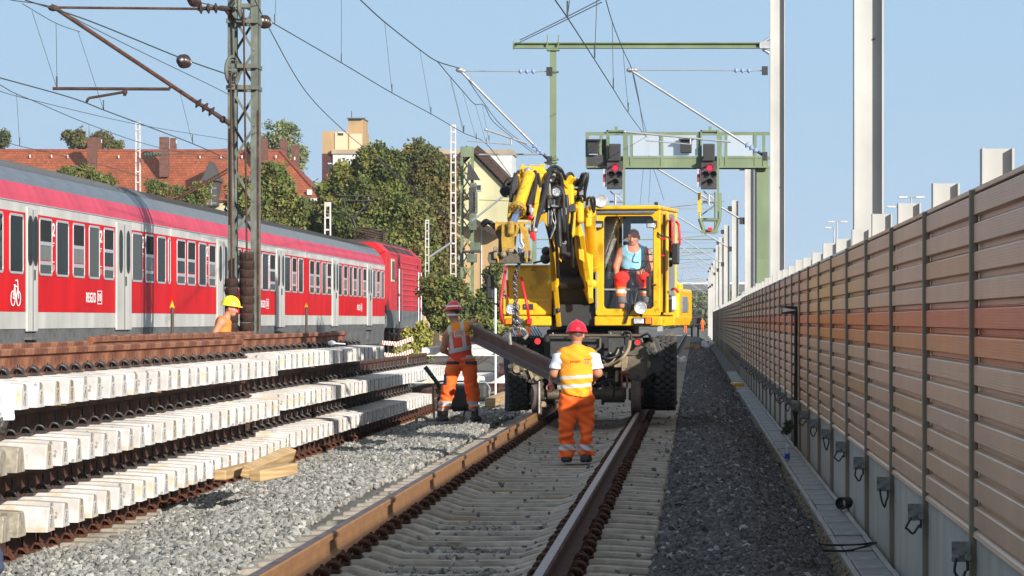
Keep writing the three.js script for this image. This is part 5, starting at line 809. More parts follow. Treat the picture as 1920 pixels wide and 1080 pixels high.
  B('mirror', M.black, U().rbox(lx(1218), ly(537), .09, .065, .30, .05, .015)); B('mirror_arm', M.black, U().bar(V(lx(1222), ly(534), .08), V(lx(1230), ly(534), .01), .012, 6).tube([V(lx(1212), ly(462), .02), V(lx(1211), ly(476), .05), V(lx(1224), ly(477), .04)], .01, 14, 5).line([V(lx(1200), ly(508), .02), V(lx(1206), ly(489), .04), V(lx(1215), ly(490), .04), V(lx(1206), ly(510), .02)], .007, 5));
  B('seat', M.dark, U().rbox(lx(1178), ly(530), -.72, .5, .12, .5, .05).rbox(lx(1172), ly(505), -.98, .44, .5, .1, .05)); B('console', M.dark, U().rbox(lx(1140), ly(520), -.55, .14, .42, .7, .03).rbox(lx(1142), ly(494), -.35, .16, .08, .25, .02)); B('console_switch', M.galv, U().box(lx(1138), ly(510), -.19, .012, .012, .01).box(lx(1143), ly(514), -.19, .012, .012, .01).box(lx(1140), ly(522), -.19, .012, .012, .01).box(lx(1145), ly(505), -.19, .012, .012, .01));
  B('steering_column', M.black, U().bar(V(lx(1182), ly(590), -.14), V(lx(1180), ly(508), -.24), .045, 8).rbox(lx(1181), ly(520), -.20, .10, .2, .1, .02, 0, .3).rbox(lx(1178), ly(575), -.2, .4, .08, .2, .02)); B('steering_wheel', M.black, U().torus(V(lx(1182), ly(501), -.24), V(0, 1, .25), .17, .014).bar(V(lx(1182), ly(501), -.24).add(V(-.16, 0, 0)), V(lx(1182), ly(501), -.24).add(V(.16, 0, 0)), .012, 6));
  B('fire_extinguisher', M.redpaint, U().bar(V(lx(1146), ly(488), -.9), V(lx(1146), ly(462), -.9), .05, 10)); B('blind', M.greytrim, U().span(lx(1141), lx(1155), ly(480), ly(410), -1.2, -1.15)); 
  B('wiper', M.black, U().beam(V(lx(1173), ly(606), .03), V(lx(1184), ly(570), .04), .07, .03).line([V(lx(1176), ly(585), .03), V(lx(1190), ly(570), .05), V(lx(1194), ly(548), -.02)], .014, 6).rbox(lx(1180), ly(578), .03, .12, .05, .05, .01));
  const lamp = (px, py, r, d, dz = .1, up = V(-.05, -.05, 1)) => { const c = d ? P(px, py, d) : V(lx(px), ly(py), dz).applyMatrix4(UM); const m = new MB().lathe([[.001, -r * .8], [r * .5, -r * .75], [r * .95, -r * .2], [r * 1.12, 0], [r * 1.12, r * .12], [r, r * .14], [r * .96, 0]], c, up, 24).build('work_light', M.galv, t); new MB().lathe([[.001, r * .02], [r * .2, 0], [r * .3, -r * .02], [r * .35, r * .02], [r * .97, r * .06]], c, up, 24).build('lens', M.lens, m); return m; };
  lamp(1203, 577, .082); lamp(1130, 377, .082); lamp(959, 579, .072, 46.0); B('light_bracket', M.black, U().tube([V(lx(1124), ly(384), .08), V(lx(1122), ly(391), .06), V(lx(1130), ly(394), .04), V(lx(1140), ly(390), .02)], .012, 16, 5)); B('light_bracket', M.black, U().bar(V(lx(1203), ly(587), .06), V(lx(1203), ly(594), .0), .02)); B('antenna', M.black, U().bar(V(lx(1229), ly(380), -.1), V(lx(1231), ly(388), -.1), .015).box(lx(1228), ly(381), -.1, .05, .04, .03));
  for (const px of [1122.5, 1223.5]) { const m = U().rbox(lx(px), ly(420.5), .06, .145, .105, .09, .012).build('work_light', M.black, t); U().rbox(lx(px), ly(423), .102, .12, .058, .02, .008).build('lens', M.lens, m); }
  B('trim', M.greytrim, U().rbox(cw0 + .012, (ly(580) + ly(395)) / 2, .012, .03, ly(395) - ly(580), .03, .01)); 
  // base band under the cab
  B('base_frame', M.yellow, U().rbox((cw0 + .02) / 2 + .0, (ly(593) + ly(611)) / 2, -.9, -cw0 + .05, ly(593.5) - ly(611.5), 1.85, .02).rbox(.04, ly(602), -1.2, .22, .14, 1.5, .02));
  { const m = U(); m.poly([[0.02, ly(612)], [.20, ly(610)], [.20, ly(596)], [0.05, ly(600)]], .5, -.6, .01); B('step_bracket', M.yellow, m); }
  { const m = U().rbox(lx(1205.5), ly(602), .035, .285, .105, .06, .015).build('headlamp_unit', M.black, t); U().rbox(lx(1199), ly(602), .068, .15, .08, .02, .01).build('lens', M.lens, m); U().rbox(lx(1217), ly(602), .07, .085, .085, .02, .01).build('indicator_lamp', M.amber, m); }
  // engine body behind the cab, rear and right side
  B('boom_side', M.yellow, new MB().rbox(XD(1066, 45.0), YD(368, 45.0), -45.0, .16, .34, .2, .04).rbox(XD(1088, 45.2), YD(395, 45.2), -45.25, .10, .36, .25, .04).rbox(XD(1012, 44.4), YD(348, 44.4), -44.45, .12, .36, .2, .04)); B('arm_mass', M.black, new MB().rbox(XD(1062, 45.6), YD(455, 45.6), -45.75, .22, .5, .2, .05).rbox(XD(1030, 44.9), YD(360, 44.9), -45.1, .22, .5, .2, .06).rbox(XD(1040, 45), YD(408, 45), -45.1, .16, .3, .2, .05));
  B('engine_cover', M.yellow, U().rbox(-1.42, ly(548), -3.0, 1.9, .85, 2.8, .12).rbox(-.03, ly(572), -1.75, .26, .5, 1.2, .05)); B('counterweight', M.yellow, U().rbox(-1.72, ly(565), -4.2, 2.3, .75, .7, .2)); B('side_grille', M.greytrim, U().rbox(.105, ly(570), -1.6, .02, .24, .5, .01)); B('side_plate', std([.75, .75, .75]), U().rbox(.17, ly(568), -.25, .06, .19, .02, .005));
  B('tank_cap', M.yellow, U().bar(V(.02, ly(545), -1.6), V(.02, ly(530), -1.6), .06, 12));
  // left body: battery and tank box
  const d1 = 46.3, LB = (n, mat, x0, x1, y0, y1, z0, z1, r = .02) => new MB().span(XD(x0, d1), XD(x1, d1), YD(y1, d1), YD(y0, d1), z0, z1, r).build(n, mat, t);
  LB('tank', M.yellow, 948, 1034, 498, 562, -47.7, -46.75); LB('side_box', M.yellow, 941, 1034, 560, 591, -47.6, -46.45, .03); LB('side_box', M.yellow, 944, 1033, 592.5, 611, -47.5, -46.35, .02); LB('tank_lid', M.yellow, 946, 1032, 495.5, 499, -47.65, -46.72);
  { const c = P(1000, 504, 46.72); const m = new MB(); m.poly([[c.x - .04, c.y - .03], [c.x + .04, c.y - .03], [c.x, c.y + .045]], .004, c.z); m.build('warning_triangle', std([.25, .18, .04]), t); }
  LB('recess', M.black, 980, 999, 570, 580, -46.46, -46.43, .004); LB('hinge', M.galv, 982, 984, 574, 576, -46.44, -46.42, 0);
  B('hydraulic_hose', M.hose, new MB().bar(P(1042, 542, 46.4), P(1047, 585, 46.3), .03, 8).bar(P(1040, 560, 46.3), P(1040, 590, 46.3), .02, 8));
  { const m = new MB().span(XD(946, 46.1), XD(980, 46.1), YD(608, 46.1), YD(597, 46.1), -46.35, -46.27, .01).build('headlamp_unit', M.black, t); new MB().rbox(XD(953, 46.2), YD(603, 46.2), -46.26, .09, .075, .02, .01).build('indicator_lamp', M.amber, m); new MB().rbox(XD(970, 46.2), YD(602, 46.2), -46.26, .14, .075, .02, .01).build('lens', M.lens, m); }
  B('tail_lamp', M.redpaint, new MB().span(XD(987, 46.1), XD(996, 46.1), YD(608, 46.1), YD(597, 46.1), -46.35, -46.25, .008));
  B('handrail', M.redpaint, new MB().tube([P(949, 500, 46.2), P(944, 530, 46.1), P(939, 565, 46.0), P(940, 595, 46.0), P(943, 606, 46.1)], .021, 30, 7).tube([P(977, 520, 46.2), P(982, 545, 46.1), P(988, 572, 46.05), P(992, 600, 46.1)], .021, 30, 7).bar(P(951, 525, 46.6), P(953, 562, 46.6), .016, 6).rbox(XD(966, 46.4), YD(519, 46.4), -46.5, .08, .06, .06, .01));
  B('mirror', M.black, new MB().rbox(XD(919, 45.9), YD(538, 45.9), -45.9, .11, .35, .07, .025)); B('mirror_arm', M.black, new MB().tube([P(916, 560, 45.9), P(918, 567, 45.9), P(926, 569, 46), P(936, 572, 46.1)], .013, 20, 6).bar(P(919, 538, 45.85), P(921, 538, 45.85), .01));
  B('exhaust_part', M.black, new MB().ball(P(1024, 471, 46.8), .07).ball(P(1023, 485, 46.8), .08).line([P(1000, 493, 46.6), P(1025, 487, 46.7)], .015));
  // ---- boom. Side profile carried by two cheek plates each; points are picture places at real depths
  const box = (n, mat, a, b, w, h, r = .02) => { const dir = b.clone().sub(a), m = new MB(); m.add(new RoundedBoxGeometry(w, h, dir.length(), 2, r), basis(dir, V(0, 1, .6)).setPosition(a.clone().add(b).multiplyScalar(.5))); return m.build(n, mat, t); };
  // lower boom: two cheeks with a dark gap
  const cheek = (n, mat, pts, th) => { // pts [px, py, d]; strip of boxes
    const m = new MB(); for (let i = 0; i + 1 < pts.length; i++) { const a = P(pts[i][0], pts[i][1], pts[i][2]), b = P(pts[i + 1][0], pts[i + 1][1], pts[i + 1][2]); m.add(new RoundedBoxGeometry(th, (pts[i][3] + pts[i + 1][3]) / 2, a.distanceTo(b) + .06, 2, .015), basis(b.clone().sub(a), V(0, .5, 1)).setPosition(a.clone().add(b).multiplyScalar(.5))); } return m.build(n, mat, t); };
  cheek('boom_cheek', M.yellow, [[1046, 590, 46.7, .45], [1040, 520, 46.2, .5], [1037, 440, 45.5, .5], [1038, 380, 45.2, .45]], .075);
  cheek('boom_cheek', M.yellow, [[1100, 545, 46.8, .45], [1090, 480, 46.2, .5], [1082, 420, 45.6, .5], [1081, 372, 45.3, .45]], .085);
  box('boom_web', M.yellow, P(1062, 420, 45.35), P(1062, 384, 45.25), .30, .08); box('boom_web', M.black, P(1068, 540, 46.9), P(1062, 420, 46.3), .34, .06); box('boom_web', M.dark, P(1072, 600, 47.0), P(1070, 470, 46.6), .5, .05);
  plate('boom_gusset', M.yellow, [[1060, 394], [1080, 394], [1078, 440], [1074, 446], [1068, 420], [1058, 414]], 45.18, .05); plate('boom_gusset', M.yellow, [[1046, 462], [1052, 470], [1053, 492], [1046, 484]], 45.7, .05); plate('boom_gusset', M.yellow, [[1084, 455], [1094, 470], [1096, 492], [1086, 486]], 45.7, .05);
  B('turntable_mount', M.black, new MB().rbox(XD(1075, 46.9), YD(560, 46.9), -47.1, .62, .8, .3, .05).bar(P(1050, 530, 46.6), P(1098, 530, 46.6), .09, 14)); B('base_frame', M.black, new MB().span(XD(1034, 46.6), XD(1118, 46.6), YD(612, 46.6), YD(570, 46.6), -48.5, -46.75, .02));
  const cyl = (a, b, r, rod, rr, matB = M.yellow, matR = M.chrome) => { const d = b.clone().sub(a).normalize(); new MB().bar(a, b, r, 18).bar(a.clone().addScaledVector(d, -.01), a.clone().addScaledVector(d, .07), r * 1.1, 18).bar(b.clone().addScaledVector(d, -.09), b.clone().addScaledVector(d, .0), r * 1.22, 18).build('cylinder_barrel', matB, t); new MB().bar(b, rod, rr, 14).build('cylinder_rod', matR, t); };
  cyl(P(1113, 500, 46.6), P(1104, 398, 45.7), .085, P(1103, 382, 45.5), .05); B('cylinder_eye', M.yellow, new MB().bar(P(1097, 382, 45.6), P(1113, 382, 45.6), .085, 18).bar(P(1100, 480, 46.6), P(1118, 480, 46.6), .07, 14).rbox(XD(1104, 45.7), YD(410, 45.7), -45.7, .1, .25, .12, .03)); B('eye_pin', M.galv, new MB().bar(P(1106, 382, 45.5), P(1115, 382, 45.5), .055, 16));
  cyl(P(1040, 530, 46.3), P(1037, 500, 46.1), .06, P(1037, 480, 46.0), .035); B('cylinder_eye', M.yellow, new MB().ball(P(1037, 533, 46.2), .09, 1, .8, 1).ball(P(1112, 533, 46.4), .07));
  plate('boom_side', M.yellow, [[1096, 400], [1112, 396], [1112, 560], [1104, 560], [1098, 500]], 46.3, .06);
  // upper boom going towards the knuckle and the folded arm
  cheek('boom_cheek', M.yellow, [[1062, 395, 45.3, .3], [1050, 350, 45.0, .34], [1036, 330, 44.8, .3]], .07); cheek('boom_cheek', M.yellow, [[1079, 385, 45.4, .3], [1070, 350, 45.1, .34], [1060, 345, 44.9, .26]], .07); box('boom_web', M.yellow, P(1070, 410, 45.3), P(1058, 345, 45.05), .12, .07);
  plate('knuckle_plate', M.yellow, [[1055, 345], [1066, 340], [1072, 360], [1070, 372], [1058, 376]], 44.95, .07);
  // arm head
  cheek('arm_cheek', M.yellow, [[979, 324, 44.9, .2], [971, 344, 44.4, .30], [964, 400, 43.8, .28], [957, 424, 43.5, .2]], .05); cheek('arm_cheek', M.yellow, [[1018, 324, 45.0, .2], [1014, 344, 44.5, .32], [1006, 395, 43.9, .30], [1000, 420, 43.6, .2]], .06);
  box('arm_web', M.yellow, P(998, 318, 44.85), P(985, 410, 43.95), .27, .06); plate('arm_top', M.yellow, [[978, 315], [986, 312], [1014, 312], [1028, 324], [1022, 336], [1008, 330], [1002, 322], [982, 330]], 44.55, .16);
  B('arm_pin', M.galv, new MB().bar(P(983, 321, 44.35), P(999, 321, 44.35), .04, 12).ball(P(990, 320, 44.3), .05).rbox(XD(1003, 44.6), YD(310, 44.6), -44.6, .18, .03, .12, .01));
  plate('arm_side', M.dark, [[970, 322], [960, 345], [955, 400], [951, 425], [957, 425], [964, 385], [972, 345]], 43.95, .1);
  plate('arm_gusset', M.yellow, [[1010, 404], [1026, 398], [1026, 425], [1018, 412], [1006, 425], [1004, 418]], 44.3, .06); plate('arm_gusset', M.yellow, [[1022, 336], [1028, 330], [1028, 425], [1024, 420], [1022, 400]], 44.6, .07);
  cyl(P(992, 329, 44.15), P(971, 394, 43.45), .077, P(960, 424, 43.2), .046, M.yellow, M.bluerod);
  { const b = new MB(), a = P(971, 391, 43.45), dir = P(960, 424, 43.2).sub(a).normalize(); b.bar(a.clone().addScaledVector(dir, -.02), a.clone().addScaledVector(dir, .05), .118, 24); for (let i = 0; i < 12; i++) { const m = basis(dir), an = i / 12 * 6.283; const o = V(Math.cos(an) * .098, Math.sin(an) * .098, .055).applyMatrix4(m).add(a); b.bar(o, o.clone().addScaledVector(dir, .02), .012, 6); } b.build('cylinder_flange', M.yellowdirty, t); }
  cheek('arm_cheek', M.yellowdirty, [[957, 388, 43.6, .16], [955, 410, 43.5, .16]], .05);
  // quick coupler
  B('coupler_pin', M.yellowdirty, new MB().bar(P(932, 425, 43.15), P(993, 425, 43.15), .062, 18).bar(P(929, 425, 43.15), P(934, 425, 43.15), .072, 18)); B('coupler_pin', M.galv, new MB().bar(P(985, 426, 43.1), P(994, 426, 43.1), .052, 16));
  { const m = new MB(), e = P(958, 428, 42.95); m.rbox(e.x, e.y, e.z, .10, .20, .09, .045); m.build('rod_eye', M.yellowdirty, t); }
  plate('coupler_body', M.yellowdirty, [[941, 420], [950, 420], [950, 438], [958, 443], [966, 438], [968, 420], [975, 424], [968, 446], [966, 470], [956, 466], [948, 472], [942, 478], [940, 450]], 43.05, .12);
  plate('coupler_cheek', M.yellowdirty, [[974, 420], [990, 428], [994, 465], [990, 490], [982, 478], [978, 450]], 43.1, .10); plate('coupler_cheek', M.oily, [[930, 424], [940, 424], [942, 470], [934, 478], [935, 450], [929, 436]], 43.2, .1);
  plate('coupler_base', M.oily, [[917, 474], [930, 470], [945, 478], [952, 466], [966, 468], [972, 476], [990, 470], [998, 480], [996, 494], [918, 494], [915, 486]], 43.15, .26);
  B('coupler_lug', M.oilylight, new MB().rbox(XD(929, 43), YD(474, 43), -43, .055, .17, .08, .02).bar(P(926, 468, 42.95), P(932, 468, 42.95), .03).ball(P(944, 477, 42.95), .045).rbox(XD(987, 43), YD(478, 43), -42.95, .06, .12, .06, .02).rbox(XD(995, 43), YD(478, 43), -43, .04, .14, .08, .02).rbox(XD(959, 43), YD(470, 43), -42.9, .07, .05, .05, .015));
  B('coupler_tip', M.yellow, new MB().bar(P(933, 480, 43), P(934, 493, 43), .03, 5, .004).bar(P(986, 480, 42.95), P(988, 493, 42.95), .04, 5, .004).rbox(XD(978, 43), YD(444, 43), -43, .05, .07, .06, .01));
  B('coupling_valve', M.redpaint, new MB().bar(P(993, 410, 43.5), P(997, 400, 43.6), .03, 10).bar(P(996, 390, 43.6), P(1002, 388, 43.6), .014).rbox(XD(999, 43.4), YD(441, 43.4), -43.4, .075, .09, .07, .02).rbox(XD(1001, 43.4), YD(448, 43.4), -43.4, .055, .05, .06, .015)); B('coupling_valve', M.galv, new MB().rbox(XD(996, 43.5), YD(394, 43.5), -43.55, .07, .07, .06, .02).bar(P(994, 385, 43.6), P(997, 404, 43.5), .02).bar(P(1003, 405, 43.5), P(1000, 432, 43.4), .012).ball(P(1003, 432, 43.4), .04));
  // hoses
  { const h = new MB(), H = (r, ...p) => h.tube(p.map(q => P(q[0], q[1], q[2])), r, p.length * 8, 7);
    H(.03, [1003, 322, 44.3], [1004, 345, 44.1], [998, 372, 43.9], [991, 392, 43.7], [990, 402, 43.6]); H(.022, [999, 336, 44.2], [996, 365, 43.9], [989, 388, 43.6]);
    H(.036, [1048, 322, 44.6], [1036, 320, 44.4], [1027, 335, 44.2], [1022, 362, 44.0], [1014, 390, 43.8], [1006, 415, 43.6], [1002, 430, 43.5]); H(.028, [1045, 328, 44.7], [1050, 345, 44.5], [1056, 360, 44.4], [1057, 390, 44.4]);
    H(.03, [1026, 340, 44.5], [1030, 326, 44.4], [1040, 321, 44.3], [1050, 330, 44.4], [1054, 352, 44.5], [1056, 380, 44.6], [1058, 432, 44.7]); H(.03, [1020, 336, 44.6], [1018, 352, 44.3], [1014, 375, 44.1], [1008, 384, 44.0]);
    H(.034, [1046, 392, 44.6], [1048, 420, 44.5], [1049, 445, 44.5], [1050, 462, 44.5]); H(.03, [1034, 392, 44.6], [1033, 415, 44.5], [1034, 443, 44.5]); H(.026, [1052, 390, 44.6], [1054, 410, 44.6], [1058, 435, 44.7]);
    for (const [x, k] of [[1066, 0], [1073, 2], [1080, 3]]) H(.02, [x, 352 + k, 45.1], [x + 3, 336 + k, 45.0], [x + 9, 336 + k, 45.0], [x + 8, 352 + k, 45.1], [x - 2, 372, 45.0]);
    H(.026, [1082, 378, 45.1], [1088, 340, 45.0], [1092, 327, 45.0], [1096, 330, 45.0], [1095, 350, 45.1], [1088, 372, 45.0]); H(.026, [1080, 372, 45.1], [1092, 345, 44.9], [1100, 324, 44.9], [1101, 335, 44.9], [1096, 362, 45.0], [1097, 376, 45.1]);
    H(.02, [1100, 384, 45.3], [1102, 373, 45.2], [1107, 371, 45.2], [1110, 382, 45.3], [1112, 394, 45.4]); H(.02, [1106, 378, 45.3], [1112, 370, 45.3], [1115, 380, 45.4], [1113, 398, 45.5]);
    H(.024, [966, 326, 44.3], [960, 350, 44.0], [957, 380, 43.8], [956, 410, 43.6]); H(.024, [972, 322, 44.5], [963, 338, 44.2], [953, 346, 44.1]); H(.022, [906, 424, 43.3], [918, 416, 43.2], [930, 424, 43.2]); H(.03, [904, 420, 43.4], [912, 414, 43.3], [925, 424, 43.2], [934, 432, 43.2]);
    H(.026, [1022, 350, 44.6], [1026, 380, 44.5], [1024, 410, 44.6], [1030, 440, 45.0], [1038, 470, 45.4]); H(.024, [1030, 350, 44.7], [1033, 385, 44.6], [1040, 420, 44.8], [1044, 470, 45.3], [1046, 520, 45.8]);
    H(.03, [1062, 365, 44.9], [1064, 395, 44.9], [1062, 430, 45.0], [1066, 470, 45.5]); H(.024, [1070, 360, 45.0], [1073, 400, 45.0], [1070, 440, 45.2], [1074, 500, 45.8]); H(.022, [1024, 322, 44.5], [1038, 312, 44.5], [1052, 318, 44.5], [1060, 336, 44.7]);
    H(.02, [1009, 326, 44.3], [1012, 350, 44.15], [1006, 380, 43.9], [1002, 400, 43.7], [1005, 425, 43.5]); H(.022, [1056, 352, 44.9], [1062, 330, 44.8], [1072, 326, 44.9], [1076, 345, 45.0], [1072, 372, 45.1]);
    h.build('hydraulic_hose', M.hose, t); }
  { const h = new MB(), H = (r, ...p) => h.tube(p.map(q => P(q[0], q[1], q[2])), r, p.length * 8, 5); H(.007, [1034, 394, 44.5], [1036, 410, 44.4], [1041, 425, 44.4], [1037, 436, 44.4], [1032, 448, 44.4]); H(.006, [1038, 394, 44.5], [1042, 414, 44.4], [1038, 432, 44.4]); H(.007, [1058, 455, 44.7], [1061, 452, 44.7], [1060, 457, 44.7], [1050, 456, 44.6]); h.build('cable', M.galv, t); }
  B('hose_clamp', M.greytrim, new MB().rbox(XD(1042, 44.5), YD(386, 44.5), -44.5, .22, .035, .1, .01).rbox(XD(1086, 45), YD(352, 45), -45, .16, .03, .1, .01).rbox(XD(1090, 45), YD(361, 45), -45, .06, .08, .07, .01).rbox(XD(1061, 44.8), YD(396, 44.8), -44.8, .025, .1, .06, .008)); B('valve_block', M.dark, new MB().rbox(XD(1073, 45), YD(390, 45), -44.95, .10, .13, .1, .02).rbox(XD(1014, 44.2), YD(394, 44.2), -44.2, .09, .10, .08, .02).rbox(XD(1036, 44.7), YD(340, 44.7), -44.7, .14, .12, .12, .03).ball(P(1046, 339, 44.5), .045)); B('fitting', M.galv, new MB().ball(P(1037, 330, 44.5), .035).ball(P(1032, 338, 44.5), .03).bar(P(1030, 345, 44.5), P(1032, 372, 44.4), .018).bar(P(1028, 350, 44.5), P(1029, 390, 44.4), .014).rbox(XD(1034, 44.5), YD(401, 44.5), -44.5, .04, .06, .04, .01).bar(P(1014, 352, 44.1), P(1010, 378, 44), .012));
  lamp(1044, 359, .062, 44.2, 0, V(-.1, -.1, 1)); B('lamp_guard', M.black, new MB().torus(P(1044, 359, 44.17), V(0, 0, 1), .075, .012).rbox(XD(1044, 44.3), YD(372, 44.3), -44.3, .12, .03, .05, .01).bar(P(1045, 369, 44.25), P(1045, 384, 44.3), .03, 8));
  { const c = P(948, 358, 44.2); new MB().lathe([[.001, -.07], [.06, -.065], [.075, -.02], [.075, .04], [.06, .055], [.001, .06]], c, V(-.2, -.15, 1), 20).torus(c.clone().add(V(-.01, -.01, .06)), V(-.2, -.15, 1), .05, .008).torus(c.clone().add(V(-.01, -.01, .06)), V(-.2, -.15, 1), .025, .006).tube([P(942, 350, 44.2), P(950, 337, 44.2), P(961, 334, 44.2), P(966, 340, 44.2)], .012, 20, 5).tube([P(940, 364, 44.15), P(946, 369, 44.1), P(955, 369, 44.1)], .008, 12, 5).build('work_light', M.black, t); }
  // ---- lifting chain, rail tongs and the lifted rail are things of their own
  const ct = thing('lifting_chain', 'dark lifting chain hanging from the excavator arm down to the rail tongs', 'chain', P(966, 622, 43.6)); { const m = new MB(), a = P(975, 468, 43.0), b = P(967, 618, 43.6), n = 26; for (let i = 0; i < n; i++) { const c = a.clone().lerp(b, i / n); c.x += .012 * Math.sin(i * .5) - .035 * Math.sin(i / n * 3.14); m.add(new THREE.TorusGeometry(.024, .0085, 6, 12).scale(1, 1.5, 1), new THREE.Matrix4().makeRotationY(i & 1 ? 1.5 : .2).setPosition(c)); if (i > 18) m.add(new THREE.TorusGeometry(.024, .0085, 6, 12).scale(1, 1.5, 1), new THREE.Matrix4().makeRotationY(i & 1 ? .3 : 1.7).setPosition(c.x + .045, c.y + .015, c.z + .03)); } m.build('chain_link', std([.16, .16, .17], { metalness: .6, roughness: .4, map: T.grime }), ct); const h = new MB(), c = P(977, 452, 42.9); h.tube([c.clone().add(V(0, .1, 0)), c, c.clone().add(V(.03, -.06, 0)), c.clone().add(V(.01, -.1, 0)), c.clone().add(V(-.03, -.08, 0))], .022, 20, 7); h.build('hook', M.galv, ct); }
  const tong = thing('rail_tongs', 'worn grey rail tongs gripping the lifted rail below the chain', 'rail tongs', P(974, 632, 43.75)); { const c = P(972, 628, 43.7), m = new MB(); m.tube([c.clone().add(V(-.10, -.14, .1)), c.clone().add(V(-.115, .0, .05)), c.clone().add(V(-.07, .075, 0)), c.clone().add(V(.0, .09, 0)), c.clone().add(V(.07, .075, 0)), c.clone().add(V(.115, .0, -.05)), c.clone().add(V(.07, -.06, .0))], .026, 40, 8); m.build('jaw', std([.34, .31, .27], { map: T.grime, metalness: .4, roughness: .5 }), tong); new MB().tube([P(966, 612, 43.6), P(963, 622, 43.6), P(966, 627, 43.65)], .012, 12, 5).tube([P(974, 610, 43.6), P(976, 618, 43.6), P(973, 626, 43.65)], .012, 12, 5).build('shackle', M.galv, tong); }
  { const a = P(889, 621, 48.1), b = P(1062, 703, 39.6), dir = b.clone().sub(a), m = new MB(), s = 1.32; m.poly(RAILP.map(p => [p[0] * s, p[1] * s - .13]), dir.length(), -dir.length() / 2); const m2 = basis(dir); for (const g of m.g) { g.applyMatrix4(m2); const c = a.clone().add(b).multiplyScalar(.5); g.translate(c.x, c.y, c.z); } solo(m, 'lifted_rail', M.railnew, 'dark rail hanging in the tongs, held at its far end by the man in orange', 'rail', a.clone().setY(.8)); }
}
// ---------------------------------------------------------------- people: signed distance fields meshed with surface nets
function surfaceNets(f, lo, hi, h, colorFn) {
  const nx = Math.ceil((hi[0] - lo[0]) / h) + 1, ny = Math.ceil((hi[1] - lo[1]) / h) + 1, nz = Math.ceil((hi[2] - lo[2]) / h) + 1, v = new Float32Array(nx * ny * nz);
  for (let k = 0, q = 0; k < nz; k++) for (let j = 0; j < ny; j++) for (let i = 0; i < nx; i++) v[q++] = f(lo[0] + i * h, lo[1] + j * h, lo[2] + k * h);
  const id = new Int32Array(nx * ny * nz).fill(-1), pos = [], idx = [], S = [1, nx, nx * ny], off = []; for (let c = 0; c < 8; c++) off.push((c & 1) + (c >> 1 & 1) * nx + (c >> 2) * nx * ny);
  const E = []; for (let a = 0; a < 8; a++) for (let b = 0; b < 3; b++) if (!(a >> b & 1)) E.push([a, a | 1 << b]);
  for (let k = 0; k + 1 < nz; k++) for (let j = 0; j + 1 < ny; j++) for (let i = 0; i + 1 < nx; i++) {
    const q = i + j * nx + k * nx * ny; let m = 0; for (let c = 0; c < 8; c++) if (v[q + off[c]] < 0) m |= 1 << c; if (m === 0 || m === 255) continue;
    let x = 0, y = 0, z = 0, n = 0; for (const [a, b] of E) if ((m >> a & 1) !== (m >> b & 1)) { const va = v[q + off[a]], t = va / (va - v[q + off[b]]); x += (a & 1) + t * ((b & 1) - (a & 1)); y += (a >> 1 & 1) + t * ((b >> 1 & 1) - (a >> 1 & 1)); z += (a >> 2) + t * ((b >> 2) - (a >> 2)); n++; }
    id[q] = pos.length / 3; pos.push(lo[0] + (i + x / n) * h, lo[1] + (j + y / n) * h, lo[2] + (k + z / n) * h);
  }
  for (let k = 1; k + 1 < nz; k++) for (let j = 1; j + 1 < ny; j++) for (let i = 1; i + 1 < nx; i++) {
    const q = i + j * nx + k * nx * ny, s = v[q] < 0;
    for (let a = 0; a < 3; a++) { if (s === v[q + S[a]] < 0) continue; const u = S[(a + 1) % 3], w = S[(a + 2) % 3], A = id[q], B = id[q - u], C = id[q - u - w], D = id[q - w]; if (A < 0 || B < 0 || C < 0 || D < 0) continue; s ? idx.push(A, B, C, A, C, D) : idx.push(A, C, B, A, D, C); }
  }
  const g = new THREE.BufferGeometry(); g.setAttribute('position', new THREE.Float32BufferAttribute(pos, 3)); g.setIndex(idx); g.computeVertexNormals();
  if (colorFn) { const c = []; for (let i = 0; i < pos.length; i += 3) c.push(...colorFn(pos[i], pos[i + 1], pos[i + 2])); g.setAttribute('color', new THREE.Float32BufferAttribute(c, 3)); }
  return g;
}
const smin = (a, b, k) => { const h = Math.max(k - Math.abs(a - b), 0) / k; return Math.min(a, b) - h * h * k * .25; };
// bones: [ax,ay,az, bx,by,bz, ra, rb, zs] capsule flattened by zs in z
function field(bones, k = .05) {
  const B = bones.map(([a, b, ra, rb, zs = 1]) => { const d = [b[0] - a[0], b[1] - a[1], (b[2] - a[2]) / zs]; return [a[0], a[1], a[2] / zs, d[0], d[1], d[2], d[0] ** 2 + d[1] ** 2 + d[2] ** 2 || 1e-9, ra, rb - ra, zs]; });
  return (x, y, z) => { let r = 1e3; for (const q of B) { const zz = z / q[9], px = x - q[0], py = y - q[1], pz = zz - q[2]; let t = (px * q[3] + py * q[4] + pz * q[5]) / q[6]; t = t < 0 ? 0 : t > 1 ? 1 : t; const dx = px - t * q[3], dy = py - t * q[4], dz = pz - t * q[5]; r = smin(r, Math.sqrt(dx * dx + dy * dy + dz * dz) - q[7] - t * q[8], k); } return r; };
}
const ellip = (c, r) => (x, y, z) => { const a = (x - c[0]) / r[0], b = (y - c[1]) / r[1], d = (z - c[2]) / r[2]; return (Math.sqrt(a * a + b * b + d * d) - 1) * Math.min(...r); };
const wob = (a, f, s = 0) => (x, y, z) => a * (Math.sin(x * f + 2 * Math.sin(y * f * .7 + s)) * Math.sin(y * f * 1.3 + x * f * .4 + s) + .6 * Math.sin(z * f * 1.1 + y * f * .5 + s));
const skinM = new THREE.MeshStandardMaterial({ vertexColors: true, roughness: .55 }), clothM = new THREE.MeshStandardMaterial({ vertexColors: true, roughness: .85 }), helmM = new THREE.MeshStandardMaterial({ vertexColors: true, roughness: .28 });
const SKIN = [.42, .19, .11], SKINRED = [.50, .20, .12];
